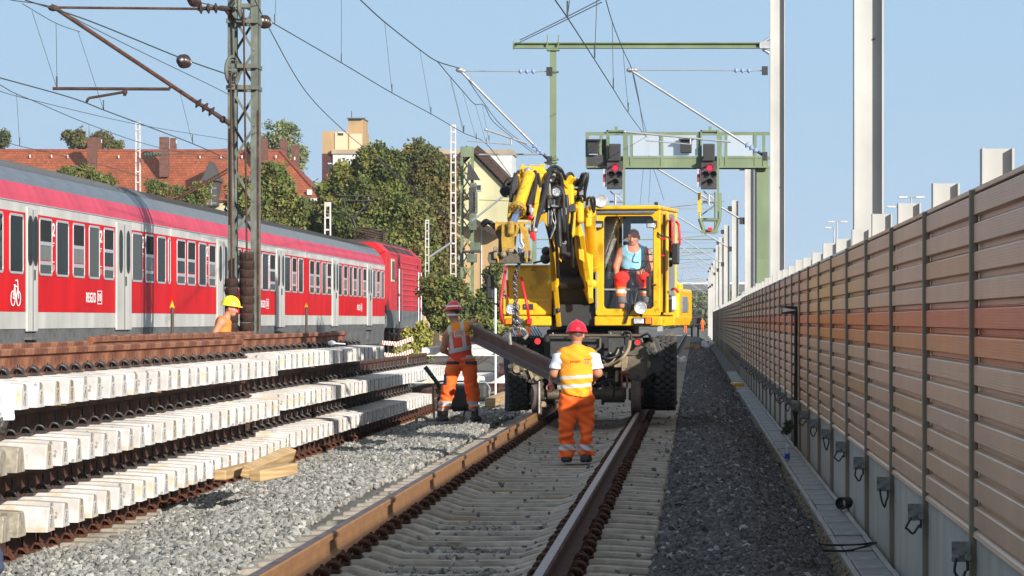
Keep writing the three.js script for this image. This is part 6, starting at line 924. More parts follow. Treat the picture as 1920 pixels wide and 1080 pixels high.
function bounds(bones, m = .08) { const lo = [9, 9, 9], hi = [-9, -9, -9]; for (const [a, b, ra, rb] of bones) for (const [p, r] of [[a, ra], [b, rb]]) for (let i = 0; i < 3; i++) { lo[i] = Math.min(lo[i], p[i] - r - m); hi[i] = Math.max(hi[i], p[i] + r + m); } return [lo, hi]; }
function mesh(name, mat, parent, f, lo, hi, h, col) { const g = surfaceNets(f, lo, hi, h, col); return pm(name, boxUV(g), mat, parent); }
// a head in its own frame (x right, y up, face towards +z), turned by m4
function headGeo(m4, hair, skin, s = 1) {
  const eye = -.002, parts = [ellip([0, .025, -.012], [.076, .095, .094]), ellip([0, -.03, .018], [.060, .085, .070]), ellip([0, -.085, .045], [.034, .026, .034])];
  const nose = field([[[0, .005, .082], [0, -.035, .104], .010, .016]]), ears = field([[[.077, .012, -.01], [.080, -.022, -.012], .014, .011], [[-.077, .012, -.01], [-.080, -.022, -.012], .014, .011]]), brow = field([[[-.045, .028, .070], [.045, .028, .070], .014, .014]]), lips = field([[[-.022, -.068, .076], [.022, -.068, .076], .0085, .0085]]), sock = field([[[-.032, .006, .088], [-.032, .006, .088], .014, .014], [[.032, .006, .088], [.032, .006, .088], .014, .014]]), cheek = field([[[-.042, -.022, .055], [-.042, -.022, .055], .024, .024], [[.042, -.022, .055], [.042, -.022, .055], .024, .024]]);
  const f = (x, y, z) => { let r = smin(parts[0](x, y, z), parts[1](x, y, z), .04); r = smin(r, parts[2](x, y, z), .04); r = smin(r, cheek(x, y, z), .03); r = smin(r, brow(x, y, z), .02); r = Math.max(r, -sock(x, y, z)); r = smin(r, nose(x, y, z), .014); r = smin(r, ears(x, y, z), .01); return smin(r, lips(x, y, z), .01); };
  const col = (x, y, z) => { const hl = .064 + .02 * Math.sin(x * 40) - Math.max(0, -z - .0) * 1.0 - (Math.abs(x) > .06 ? .03 : 0); if (hair && y > hl && !(Math.abs(x) > .074 && y < .03)) return hair; if (y > -.004 && y < .014 && z > .06 && Math.abs(Math.abs(x) - .032) < .015) return [skin[0] * .6, skin[1] * .58, skin[2] * .6]; if (y > .026 && y < .038 && z > .06 && Math.abs(Math.abs(x) - .034) < .022) return [skin[0] * .75, skin[1] * .72, skin[2] * .72]; if (Math.abs(y + .068) < .008 && z > .07 && Math.abs(x) < .026) return [.30, .09, .07]; return skin; };
  const g = surfaceNets(f, [-.105, -.125, -.12], [.105, .14, .13], .0055, col); g.scale(s, s, s); g.applyMatrix4(m4); return g;
}
// a hand: palm from wrist towards dir, back of the hand along up; curl 0..1
function handGeo(w, dir, up, curl, left, skin) {
  const bones = [], q = (x, y, z) => [x, y, z]; bones.push([q(-.022, 0, .03), q(-.024, 0, .085), .017, .014, .8], [q(.022, 0, .03), q(.024, 0, .085), .017, .014, .8], [q(0, 0, .0), q(0, 0, .08), .024, .02, .8]);
  [[-.031, .068], [-.011, .078], [.010, .074], [.029, .058]].forEach(([x, L]) => { let p = [x, 0, .088], a = .25 * curl; for (const s of [.45, .32, .25]) { const n = [p[0] * 1.02, p[1] - Math.sin(a) * L * s, p[2] + Math.cos(a) * L * s]; bones.push([p, n, .0092, .0085]); p = n; a += 1.15 * curl; } });
  const sx = left ? 1 : -1; bones.push([q(sx * .026, -.004, .025), q(sx * .050, -.014, .06), .014, .011], [q(sx * .05, -.014, .06), q(sx * (.05 - .02 * curl), -.02 - .02 * curl, .088), .011, .009]);
  const [lo, hi] = bounds(bones, .012), g = surfaceNets(field(bones, .012), lo, hi, .0045, () => skin), z = dir.clone().normalize(), x = up.clone().cross(z).normalize(), y = z.clone().cross(x); g.applyMatrix4(new THREE.Matrix4().makeBasis(x, y, z).setPosition(w.x, w.y, w.z)); return g;
}
const joinC = list => mergeGeometries(list.map(g => { const q = g.index ? g.toNonIndexed() : g; for (const k of Object.keys(q.attributes)) if (!['position', 'normal', 'color'].includes(k)) q.deleteAttribute(k); return q; }));
function helmet(parent, m4, color, band) {
  const dome = ellip([0, .0, -.005], [.120, .145, .142]), f = (x, y, z) => { let r = Math.max(dome(x, y, z), -.002 - y); const rr = Math.hypot(x / .128, (z - .012) / .170) - 1; const br = Math.max(rr * .13, Math.abs(y - .004 + .02 * Math.max(0, z - .1) * 4) - .006); r = smin(r, br, .012); const ridge = Math.max(Math.abs(x) - .014, ellip([0, .004, -.005], [.126, .150, .147])(x, y, z), -y + .02); return smin(r, ridge, .008); };
  const g = surfaceNets(f, [-.16, -.03, -.2], [.16, .17, .21], .006, (x, y, z) => band && y > .04 && y < .066 ? [.8, .8, .8] : color); g.applyMatrix4(m4); return pm('hard_hat', boxUV(g), helmM, parent);
}
const TRS = (p, rx, ry, rz, s = 1) => new THREE.Matrix4().compose(p, new THREE.Quaternion().setFromEuler(new THREE.Euler(rx, ry, rz, 'YXZ')), V(s, s, s));
const ORANGE = [.86, .125, .014], ORANGE2 = [.86, .30, .012], TAPE = [.50, .50, .50], DKNAVY = [.03, .035, .06], BOOT = [.045, .04, .038];
function boots(t, L, dirs) { L.forEach((a, i) => { const d = dirs[i], bones = [[[a[0] - d[0] * .05, .045, a[2] - d[1] * .05], [a[0] + d[0] * .13, .035, a[2] + d[1] * .13], .048, .042], [[a[0], .05, a[2]], [a[0], .15, a[2]], .055, .052], [[a[0] - d[0] * .06, .02, a[2] - d[1] * .06], [a[0] + d[0] * .15, .018, a[2] + d[1] * .15], .045, .042]]; const [lo, hi] = bounds(bones, .02), F = field(bones, .04); mesh('boot', clothM, t, (x, y, z) => Math.max(F(x, y, z), a[3] === undefined ? -y + .0 : -y + a[3]), lo, hi, .009, (x, y) => y < .025 ? [.02, .02, .02] : BOOT); }); }
function printOn(t, name, f, mat, x0, x1, y0, y1, z0, side = 1, n = 14) {   // a thin print laid on a surface, found by marching along z
  const pos = [], uv = [], idx = []; for (let j = 0; j <= n; j++) for (let i = 0; i <= n; i++) { const x = mix(x0, x1, i / n), y = mix(y0, y1, j / n); let z = z0; for (let k = 0; k < 40; k++) { const d = f(x, y, z); z -= side * d * .8; if (Math.abs(d) < .0008) break; } pos.push(x, y, z + side * .005); uv.push(side > 0 ? i / n : 1 - i / n, j / n); }
  for (let j = 0; j < n; j++) for (let i = 0; i < n; i++) { const a = j * (n + 1) + i; idx.push(a, a + 1, a + n + 2, a, a + n + 2, a + n + 1); }
  const g = new THREE.BufferGeometry(); g.setAttribute('position', new THREE.Float32BufferAttribute(pos, 3)); g.setAttribute('uv', new THREE.Float32BufferAttribute(uv, 2)); g.setIndex(idx); g.computeVertexNormals(); return pm(name, g, mat, t);
}
{ // ---- the man in the red helmet walking on the track, seen from behind (local x right, z towards the camera)
  const d = 35.6, t = thing('person', 'person in red helmet, yellow-orange vest, white T-shirt and orange trousers walking on the track', 'person', [XD(1081, d), -.03, -d]);
  const hipL = [-.085, .70, 0], hipR = [.09, .70, 0], knL = [-.105, .40, -.03], knR = [.095, .41, -.05], anL = [-.105, .09, .02], anR = [.105, .13, .06];
  const shL = [-.185, 1.19, 0], shR = [.19, 1.19, 0], elL = [-.25, .985, -.03], wrL = [-.285, .93, -.15], elR = [.235, .99, -.06], wrR = [.17, .90, -.24], neck = [0, 1.24, -.02];
  const torso = [[[0, .74, 0], [0, .95, .01], .155, .150, .72], [[0, .95, .01], [0, 1.14, .0], .15, .155, .70], [[-.12, 1.17, 0], [.12, 1.17, 0], .085, .085, .9], [[0, 1.16, -.01], [0, 1.32, -.04], .07, .055]];
  const body = [...torso, [shL, elL, .052, .043], [elL, wrL, .042, .030], [shR, elR, .052, .043], [elR, wrR, .042, .03], [hipL, knL, .085, .06], [knL, anL, .055, .04], [hipR, knR, .085, .06], [knR, anR, .055, .04]];
  const [lo, hi] = bounds(body), f = field(body, .05);
  pm('body', boxUV(joinC([surfaceNets(f, lo, hi, .013, () => SKIN), headGeo(TRS(V(0, 1.41, -.055), .15, Math.PI, 0, .95), [.09, .06, .045], SKIN), handGeo(V(-.292, .935, -.14), V(-.1, -1, -.35), V(-1, 0, 0), .85, true, [.55, .24, .19]), handGeo(V(...wrR), V(-.5, -.2, -1), V(0, 1, 0), .5, false, SKIN)])), skinM, t);
  const w = wob(.006, 24, 1), w2 = wob(.012, 28, 2);
  const shirt = field([...torso.map(q => [q[0], q[1], q[2] + .012, q[3] + .012, q[4]]), [shL, [-.243, 1.03, -.02], .074, .072], [shR, [.232, 1.03, -.04], .074, .07]], .05);
  mesh('t_shirt', clothM, t, (x, y, z) => Math.max(shirt(x, y, z) + w(x, y, z) * .7, y - 1.255 + Math.abs(x) * .2, -y + .80, Math.abs(x) > .17 ? -y + 1.03 + .1 * (Math.abs(x) - .2) : -1), [-.37, .76, -.2], [.37, 1.3, .2], .011, () => [.66, .68, .74]);
  const vestF = field([[[0, .72, .01], [0, .95, .01], .182, .172, .74], [[0, .95, .01], [0, 1.12, .005], .172, .168, .74], [[-.12, 1.175, 0], [.12, 1.175, 0], .108, .108, .95], [[0, 1.16, 0], [0, 1.25, -.015], .11, .10]], .05);
  const cut = field([[[-.285, 1.14, 0], [-.225, 1.02, 0], .085, .05], [[.29, 1.14, 0], [.23, 1.02, 0], .085, .05]], .02);
  const vest = (x, y, z) => Math.max(vestF(x, y, z) + w2(x, y, z) * (.5 + sm(1.0, .75, y)), y - 1.285 - .5 * Math.max(0, z), -y + .735 - .02 * Math.sin(x * 9) - (x > .1 ? -.08 * sm(.1, .2, x) : 0), -cut(x, y, z));
  mesh('reflective_vest', clothM, t, vest, [-.3, .6, -.22], [.32, 1.32, .24], .009, (x, y, z) => { const k = .012 * Math.sin(x * 6); return (y > .93 + k && y < .965 + k) || (y > .83 + k && y < .868 + k) ? TAPE : [.88, .31, .012]; });
  printOn(t, 'vest_print', vest, printMat(256, 96, (g) => { g.fillStyle = '#b02a10'; g.font = 'bold 42px sans-serif'; g.textBaseline = 'middle'; g.fillText('Jaeger', 4, 40); g.strokeStyle = '#7a2a80'; g.lineWidth = 10; g.beginPath(); g.arc(212, 38, 30, .15 * Math.PI, .85 * Math.PI); g.stroke(); g.fillStyle = '#8a2a5a'; g.fillRect(176, 8, 74, 10); g.strokeStyle = '#c02020'; g.lineWidth = 5; g.beginPath(); g.arc(212, 20, 22, .1 * Math.PI, .9 * Math.PI); g.stroke(); }), -.07, .16, 1.075, 1.155, .30);
  const tr = field([[hipL, [-.112, .42, -.01], .112, .088], [[-.112, .42, -.01], [-.118, .07, .02], .082, .078], [hipR, [.108, .42, -.03], .112, .086], [[.108, .42, -.03], [.115, .10, .05], .080, .078], [[-.02, .74, 0], [.02, .74, 0], .152, .152, .78]], .03);
  const w3 = wob(.016, 30, 3), trf = (x, y, z) => Math.max(tr(x, y, z) + w3(x, y, z) * (.6 + .6 * sm(.5, .1, y)), y - .80, -y + (x < 0 ? .055 : .075)); mesh('work_trousers', clothM, t, trf, [-.3, .0, -.28], [.3, .84, .28], .0095, (x, y) => (y > .135 && y < .195 + (x > 0 ? .02 * x : 0)) ? TAPE : ORANGE);
  boots(t, [[-.11, 0, .0], [.105, 0, .03]], [[-.1, -1], [.12, -1]]);
  helmet(t, TRS(V(0, 1.44, -.055), .12, Math.PI, 0, .96), [.62, .012, .03], false);
  const b = new MB(), c = V(-.30, .82, -.17).add(t.position); b.torus(c, V(.4, 0, 1), .04, .010).build('held_hook', std([.6, .25, .2], { roughness: .4 }), t).scale.set(1, 1, 1);
}
{ // ---- the man in orange at the far end of the lifted rail
  const d = 48.3, t = thing('person', 'person in orange vest and trousers with red and white helmet holding the lifted rail', 'person', [XD(866, d), .02, -d]);
  const hipL = [-.11, .86, 0], hipR = [.10, .87, 0], knL = [-.20, .48, .03], knR = [.15, .48, .0], anL = [-.27, .12, .02], anR = [.18, .12, 0];
  const shL = [-.22, 1.31, .02], shR = [.10, 1.44, -.02], elL = [-.285, 1.08, -.06], wrL = [-.15, .98, -.28], elR = [.19, 1.50, -.22], wrR = [.22, 1.55, -.10];
  const torso = [[[-.01, .92, 0], [-.03, 1.12, .0], .15, .15, .72], [[-.03, 1.12, 0], [-.05, 1.33, -.01], .15, .155, .72], [[-.17, 1.33, .0], [.06, 1.43, -.01], .08, .08], [[-.07, 1.38, -.02], [-.11, 1.55, -.05], .066, .056]];
  const handP = V(XD(888, d) - t.position.x, YD(607, d) - t.position.y, -.02);
  const fore = [handP.x - .03, handP.y - .02, -.02], elbow = [.17, 1.49, -.12];
  const body = [...torso, [shL, elL, .056, .046], [elL, wrL, .044, .032], [shR, elbow, .058, .048], [elbow, fore, .046, .034], [hipL, knL, .085, .06], [knL, anL, .056, .042], [hipR, knR, .085, .06], [knR, anR, .056, .042]];
  const [lo, hi] = bounds(body), f = field(body, .05);
  pm('body', boxUV(joinC([surfaceNets(f, lo, hi, .013, () => SKIN), headGeo(TRS(V(-.13, 1.64, -.06), .1, Math.PI + .6, .05), [.05, .04, .035], SKIN), handGeo(V(fore[0], fore[1], fore[2]), V(1, .1, .1), V(0, 1, 0), .8, false, [.40, .33, .22]), handGeo(V(...wrL), V(.4, -.3, -1), V(0, 1, 0), .6, true, SKIN)])), skinM, t);
  const w = wob(.007, 22, 1);
  const vf = field([[[-.01, .90, 0], [-.03, 1.12, 0], .172, .168, .76], [[-.03, 1.12, 0], [-.05, 1.33, -.01], .168, .168, .76], [[-.15, 1.34, 0], [.04, 1.43, -.01], .092, .092], [[-.06, 1.38, -.01], [-.08, 1.46, -.03], .09, .09]], .05), cut = field([[[-.29, 1.33, 0], [-.225, 1.17, 0], .085, .05], [[.17, 1.46, -.02], [.15, 1.27, 0], .085, .05]], .02);
  const vest = (x, y, z) => Math.max(vf(x, y, z) + w(x, y, z), y - 1.50 - .3 * x - .3 * z, -y + .90 - .10 * (x + .1), -cut(x, y, z));
  mesh('reflective_vest', clothM, t, vest, [-.36, .8, -.25], [.3, 1.62, .25], .010, (x, y, z) => { const xl = x + .04 + (y - 1.1) * .15; const belt = Math.abs(y - 1.09 - .22 * x) < .032; const st = (Math.abs(xl - .10) < .028 || Math.abs(xl + .10) < .028) && y > 1.08 + .2 * x; return belt || st ? TAPE : y > 1.30 ? [.85, .25, .015] : [.75, .06, .025]; });
  printOn(t, 'vest_print', vest, printMat(128, 96, g => { g.fillStyle = '#c9c2bb'; g.fillRect(0, 8, 128, 80); g.strokeStyle = '#d8491e'; g.lineWidth = 7; g.beginPath(); g.roundRect ? g.roundRect(20, 18, 88, 60, 20) : g.rect(20, 18, 88, 60); g.stroke(); g.fillStyle = '#d8491e'; g.font = 'bold 46px sans-serif'; g.textBaseline = 'middle'; g.fillText('DB', 32, 49); }), -.11, .05, 1.26, 1.38, .3);
  const w3 = wob(.017, 28, 5), tr = field([[hipL, [-.205, .48, .03], .122, .098], [[-.205, .48, .03], [-.27, .17, .02], .096, .088], [hipR, [.155, .48, 0], .122, .098], [[.155, .48, 0], [.185, .17, 0], .096, .088], [[-.03, .93, 0], [.03, .93, 0], .152, .152, .8]], .035);
  mesh('work_trousers', clothM, t, (x, y, z) => Math.max(tr(x, y, z) + w3(x, y, z) * (.5 + .7 * sm(.6, .2, y)), y - 1.0, -y + .155), [-.45, .1, -.24], [.4, 1.04, .24], .010, (x, y, z) => (y > .235 && y < .305) || y < .20 ? TAPE : y > .95 ? [.5, .45, .4] : (y > .86 && y < .91 && z > 0 && (x < -.03 || x > .06)) ? DKNAVY : Math.abs(x + .25) < .03 && y > .55 && y < .72 ? DKNAVY : [.90, .13, .014]);
  boots(t, [[-.28, 0, .0], [.20, 0, .02]], [[-.5, -.8], [.3, -.9]]);
  helmet(t, TRS(V(-.13, 1.675, -.06), .1, Math.PI + .6, .05), [.66, .03, .02], true);
  const b = new MB(), c = V(-.125, 1.60, .03).add(t.position); b.torus(V(-.13, 1.605, -.055).add(t.position), V(0, 1, 0), .088, .022).build('head_band', std([.75, .75, .74]), t);
}
{ // ---- the operator in the cab, facing us
  const d = 46.88, t = thing('person', 'person in light blue sleeveless shirt and red trousers sitting inside the yellow cab', 'person', [XD(1188, d), YD(520, d), -d]);
  const torso = [[[0, .03, 0], [0, .18, 0], .155, .155, .75], [[0, .18, 0], [0, .33, .01], .155, .165, .72], [[-.15, .37, 0], [.15, .37, 0], .078, .078], [[0, .36, 0], [0, .50, .02], .07, .06]];
  const shL = [-.20, .35, 0], shR = [.20, .35, 0], elL = [-.255, .16, .06], wrL = [-.245, .03, .14], elR = [.25, .14, .05], wrR = [.13, .09, .17];
  const body = [...torso, [shL, elL, .058, .046], [elL, wrL, .045, .034], [shR, elR, .058, .046], [elR, wrR, .045, .034], [[-.1, .02, .0], [-.19, -.02, .22], .085, .065], [[.1, .02, .0], [.17, -.02, .22], .085, .065], [[-.19, -.03, .22], [-.17, -.42, .18], .06, .045], [[.17, -.03, .22], [.19, -.42, .18], .06, .045]];
  const [lo, hi] = bounds(body), f = field(body, .05);
  pm('body', boxUV(joinC([surfaceNets(f, lo, hi, .013, () => SKINRED), headGeo(TRS(V(.0, .585, .035), .12, -.25, 0, 1.06), [.15, .135, .125], [.50, .21, .13]), handGeo(V(...wrL), V(.1, -1, .5), V(-.3, .3, 1), .6, true, [.5, .24, .17]), handGeo(V(...wrR), V(-.4, -.1, 1), V(0, 1, 0), .8, false, SKINRED)])), skinM, t);
  const w = wob(.006, 24, 1), vf = field([[[0, .0, 0], [0, .18, 0], .172, .17, .78], [[0, .18, 0], [0, .33, .01], .17, .178, .74], [[-.13, .37, 0], [.13, .37, 0], .088, .088]], .05), cut = field([[[-.27, .34, 0], [-.22, .22, 0], .085, .05], [[.27, .34, 0], [.22, .22, 0], .085, .05], [[0, .49, .1], [0, .44, .1], .115, .09]], .03);
  mesh('vest_top', clothM, t, (x, y, z) => Math.max(vf(x, y, z) + w(x, y, z), -y - .02, -cut(x, y, z)), [-.3, -.06, -.2], [.3, .5, .24], .009, () => [.26, .55, .72]);
  const tr = field([[[-.1, .02, .0], [-.19, -.01, .22], .105, .085], [[.1, .02, .0], [.17, -.01, .22], .105, .085], [[-.19, -.02, .22], [-.17, -.40, .18], .085, .075], [[.17, -.02, .22], [.19, -.40, .18], .085, .075], [[-.05, .02, 0], [.05, .02, 0], .14, .14]], .03);
  mesh('work_trousers', clothM, t, (x, y, z) => Math.max(tr(x, y, z) + w(x, y, z), -y - .38, y - .1), [-.34, -.45, -.2], [.34, .2, .66], .011, (x, y, z) => y < -.18 && y > -.235 ? [.7, .68, .6] : y > -.27 && y < -.14 ? [.8, .16, .02] : y < -.27 ? [.12, .12, .13] : [.66, .02, .012]);
}
{ // ---- the man in the yellow helmet behind the stack, seen from his right side
  const d = 53.6, t = thing('person', 'person in yellow helmet and orange sleeveless top walking behind the stacked rails', 'person', [XD(424, d), .12, -d]);
  const hx = .085, top = YD(556, d) - .12, hy = top - .20;             // he faces +x
  const torso = [[[-.02, .92, 0], [-.06, 1.14, 0], .13, .13, 1.15], [[-.06, 1.14, 0], [-.05, 1.36, 0], .13, .125, 1.25], [[-.05, 1.40, -.15], [-.05, 1.40, .15], .075, .075], [[-.03, 1.40, 0], [.05, hy - .06, 0], .068, .056]];
  const shN = [-.07, 1.37, .19], elN = [-.20, 1.12, .25], wrN = [-.05, .92, .27], shF = [-.03, 1.38, -.18], elF = [-.02, 1.12, -.24], wrF = [.2, 1.0, -.22];
  const body = [...torso, [shN, elN, .062, .05], [elN, wrN, .046, .034], [shF, elF, .058, .046], [elF, wrF, .045, .034], [[-.02, .86, .09], [.06, .47, .1], .085, .06], [[.06, .47, .1], [-.02, .08, .1], .056, .042], [[-.02, .86, -.09], [-.04, .47, -.1], .085, .06], [[-.04, .47, -.1], [-.14, .08, -.1], .056, .042], [[-.02, .04, .1], [.12, .03, .1], .042, .035], [[-.14, .04, -.1], [0, .03, -.1], .042, .035]];
  const [lo, hi] = bounds(body), f = field(body, .05);
  pm('body', boxUV(joinC([surfaceNets(f, lo, hi, .013, () => [.52, .21, .11]), headGeo(TRS(V(.085, hy, 0), .18, Math.PI / 2 - .12, 0, 1.04), [.07, .05, .04], [.50, .22, .14]), handGeo(V(...wrN), V(.4, -1, 0), V(0, 0, 1), .5, false, SKIN), handGeo(V(...wrF), V(1, -.2, 0), V(0, 1, 0), .5, true, SKIN)])), skinM, t);
  const vf = field([[[-.02, .88, 0], [-.06, 1.14, 0], .146, .144, 1.15], [[-.06, 1.14, 0], [-.05, 1.36, 0], .144, .138, 1.25], [[-.05, 1.40, -.12], [-.05, 1.40, .12], .084, .084]], .05), cut = field([[[-.07, 1.38, .26], [-.08, 1.25, .24], .085, .06], [[-.03, 1.38, -.26], [-.03, 1.25, -.24], .085, .06], [[.0, 1.56, 0], [.03, 1.5, 0], .09, .09]], .02);
  mesh('sleeveless_top', clothM, t, (x, y, z) => Math.max(vf(x, y, z) + wob(.006, 22, 1)(x, y, z), -y + .85, -cut(x, y, z)), [-.3, .8, -.3], [.24, 1.56, .3], .010, () => [.86, .20, .03]);
  const tr = field([[[-.02, .88, .08], [.06, .47, .1], .11, .09], [[.06, .47, .1], [-.02, .12, .1], .09, .08], [[-.02, .88, -.08], [-.04, .47, -.1], .11, .09], [[-.04, .47, -.1], [-.14, .12, -.1], .09, .08]], .03); mesh('work_trousers', clothM, t, (x, y, z) => Math.max(tr(x, y, z), y - .96, -y + .09), [-.3, .04, -.28], [.3, 1, .28], .013, () => ORANGE);
  helmet(t, TRS(V(.08, hy + .045, 0), .12, Math.PI / 2 - .12, 0, 1.12), [.80, .72, .03], false);
}
{ // ---- the person cut by the left edge: only a white sleeve, a gloved hand and a dark leg show
  const d = 22.3, t = thing('person', 'person cut by the left picture edge, white sleeve and dark blue trousers', 'person', [XD(-22, d), -.33, -d]);
  const y = py => YD(py, d) + .33, x = px => (px + 22) * d / F;
  const body = [[[-.15, .93, 0], [-.12, 1.3, 0], .11, .14, .7], [[-.1, 1.35, 0], [-.08, 1.55, 0], .06, .055], [[-.04, 1.43, 0], [x(12), 1.36, .02], .055, .048], [[x(12), 1.36, .02], [x(16), y(780), .06], .045, .034], [[-.05, .9, 0], [-.06, .5, 0], .09, .065], [[-.06, .5, 0], [x(-20), .08, 0], .058, .045], [[-.2, .9, 0], [-.22, .5, -.05], .09, .065], [[-.22, .5, -.05], [-.24, .08, -.1], .058, .045]];
  const [lo, hi] = bounds(body), f = field(body, .04);
  pm('body', boxUV(joinC([surfaceNets(f, lo, hi, .013, () => SKIN), headGeo(TRS(V(-.08, 1.66, 0), 0, Math.PI, 0), [.08, .05, .04], SKIN), handGeo(V(x(16), y(779), .06), V(-.3, -1, .2), V(1, 0, .3), .5, false, [.05, .045, .04])])), skinM, t);
  const sh = field([[[-.1, .85, 0], [-.1, 1.3, 0], .155, .165, .75], [[-.04, 1.43, 0], [x(10), 1.37, .02], .07, .072], [[x(10), 1.37, .02], [x(15), y(784), .06], .072, .05]], .03), w = wob(.007, 34, 2);
  mesh('white_shirt', clothM, t, (a, b, c) => Math.max(sh(a, b, c) + w(a, b, c), -b + y(788), a < -.06 ? -b + .84 : -1), [-.34, .6, -.22], [.3, 1.5, .26], .009, () => [.74, .74, .76]);
  const tr = field([[[-.2, .93, 0], [-.13, .93, 0], .135, .13, .85], [[-.06, .92, 0], [-.06, .5, 0], .11, .10], [[-.06, .5, 0], [x(-16), .16, .0], .10, .085], [[-.2, .92, 0], [-.22, .5, -.05], .11, .09], [[-.22, .5, -.05], [-.24, .14, -.1], .09, .08]], .03); mesh('dark_trousers', clothM, t, (a, b, c) => Math.max(tr(a, b, c) + w(a, b, c), b - .98, -b + .08), [-.4, .0, -.26], [.2, 1.02, .2], .011, () => [.035, .045, .09]);
  boots(t, [[x(-20), 0, 0], [-.24, 0, -.1]], [[.2, -1], [0, -1]]);
}
{ // ---- someone bending behind the lifted rail under the excavator's left box (striped shirt, orange) 
  const d = 52.5, t = thing('person', 'person in striped blue and white shirt bending down behind the lifted rail', 'person', [XD(978, d), .0, -d]);
  const y = py => YD(py, d), x = px => XD(px, d) - XD(978, d);
  const body = [[[x(955), y(640), -.1], [x(1000), y(632), .0], .14, .15, .9], [[x(955), y(650), -.1], [x(958), .5, -.1], .09, .06], [[x(958), .5, -.1], [x(955), .08, -.1], .06, .045], [[x(965), y(650), -.2], [x(968), .5, -.25], .09, .06], [[x(968), .5, -.25], [x(965), .08, -.25], .06, .045], [[x(998), y(630), .1], [x(1004), y(655), .15], .055, .045], [[x(1004), y(655), .15], [x(998), y(690), .2], .045, .035], [[x(1000), y(632), 0], [x(1012), y(640), .02], .06, .055]];
  const [lo, hi] = bounds(body), f = field(body, .05); pm('body', boxUV(joinC([surfaceNets(f, lo, hi, .014, () => SKIN), headGeo(TRS(V(x(1015), y(648), .03), 1.0, Math.PI / 2, 0), [.06, .05, .04], SKIN)])), skinM, t);
  const sf = field([[[x(957), y(640), -.1], [x(998), y(632), 0], .16, .17, .95], [[x(996), y(630), .1], [x(1003), y(652), .15], .085, .075]], .05); mesh('striped_shirt', clothM, t, (a, b, c) => sf(a, b, c) + wob(.006, 20, 2)(a, b, c), [-.5, .7, -.4], [.5, 1.6, .4], .009, (a, b, c) => Math.abs(a - x(990)) < .05 || Math.abs(a - x(974)) < .03 ? ORANGE : Math.sin((a * .8 + b * .5) * 190) > 0 ? [.6, .62, .66] : [.05, .08, .16]);
  const tr = field([[[x(955), y(648), -.1], [x(958), .5, -.1], .12, .1], [[x(958), .5, -.1], [x(955), .1, -.1], .1, .085], [[x(965), y(648), -.2], [x(968), .5, -.25], .12, .1], [[x(968), .5, -.25], [x(965), .1, -.25], .1, .085]], .03); mesh('dark_trousers', clothM, t, (a, b, c) => Math.max(tr(a, b, c), -b + .05), [-.4, -.02, -.4], [.2, 1.3, .1], .014, () => [.05, .06, .09]);
}
// ---------------------------------------------------------------- small things
{ // timbers by the stack
  const beam = (label, a, b, w, h, roll = 0) => { const m = new MB(), dir = b.clone().sub(a); m.add(new RoundedBoxGeometry(w, h, dir.length(), 2, .012), basis(dir).multiply(new THREE.Matrix4().makeRotationZ(roll)).setPosition(a.clone().add(b).multiplyScalar(.5))); solo(m, 'timber', M.timber, label, 'timber', a.clone().setY(Math.min(a.y, b.y) - h / 2)); };
  beam('squared timber lying askew on top of the other two by the sleeper stack', W(463, 886, 31), W(543, 850, 32.3), .12, .12, .35);
  beam('squared timber with a weathered side, front right of three by the sleeper stack', W(478, 893, 30.4), W(548, 878, 31.0), .13, .11);
  beam('short timber at the left of the three, half under the sleeper stack', W(412, 891, 30.8), W(470, 876, 32.2), .12, .10);
  beam('pale timber block on the ballast just left of the excavator tyre', W(918, 755, 55), W(950, 742, 58), .17, .15);
}
{ // the motor drill and its hose behind the worker's legs
  const d = 50, P = (px, py) => W(px, py, d), t = thing('motor_drill', 'small dark petrol rail drill with handle bars behind the legs of the man in orange', 'machine', P(842, 790));
  new MB().rbox(P(862, 745).x, P(0, 745).y, -d, .38, .38, .3, .06).bar(P(848, 760), P(880, 758), .1, 12).rbox(P(830, 768).x, P(0, 762).y, -d, .16, .35, .25, .04).build('engine', M.dark, t);
  new MB().tube([P(814, 785), P(812, 745), P(813, 722), P(822, 716), P(850, 715)], .018, 30, 6).tube([P(846, 715), P(888, 717), P(896, 730), P(880, 760), P(870, 775), P(870, 795)], .016, 30, 6).build('handle_frame', M.oilylight, t);
  new MB().bar(P(797, 688), P(829, 730), .035, 8, .03).build('lever', M.black, t); new MB().box(P(832, 0).x, P(0, 735).y, -d + .1, .08, .12, .1).build('yellow_guard', M.yellowdirty, t);
}
{ const d = 57, P = (px, py) => W(px, py, d), t = thing('tool_bag', 'black tool bag with round straps right of the legs of the man in orange', 'bag', P(903, 750)); new MB().rbox(P(902, 0).x, P(0, 735).y, -d, .27, .34, .22, .1).build('bag_body', M.dark, t); new MB().torus(P(904, 732), V(.3, 0, 1), .14, .022).torus(P(907, 734), V(.5, 0, 1), .12, .018).tube([P(893, 748), P(900, 716), P(912, 720), P(918, 745)], .014, 20, 5).build('strap', M.greytrim, t); }
{ const d = 48.6, P = (px, py) => W(px, py, d), t = thing('pinch_clamp', 'tan iron clamp frame lying on the ballast at the feet of the man in orange', 'tool', P(825, 790)); new MB().tube([P(780, 793), P(782, 783), P(792, 781), P(805, 787), P(820, 786)], .025, 24, 6).tube([P(846, 784), P(858, 780), P(866, 784), P(868, 792)], .025, 20, 6).bar(P(800, 788), P(850, 787), .02).build('frame_bar', M.oilylight, t); }
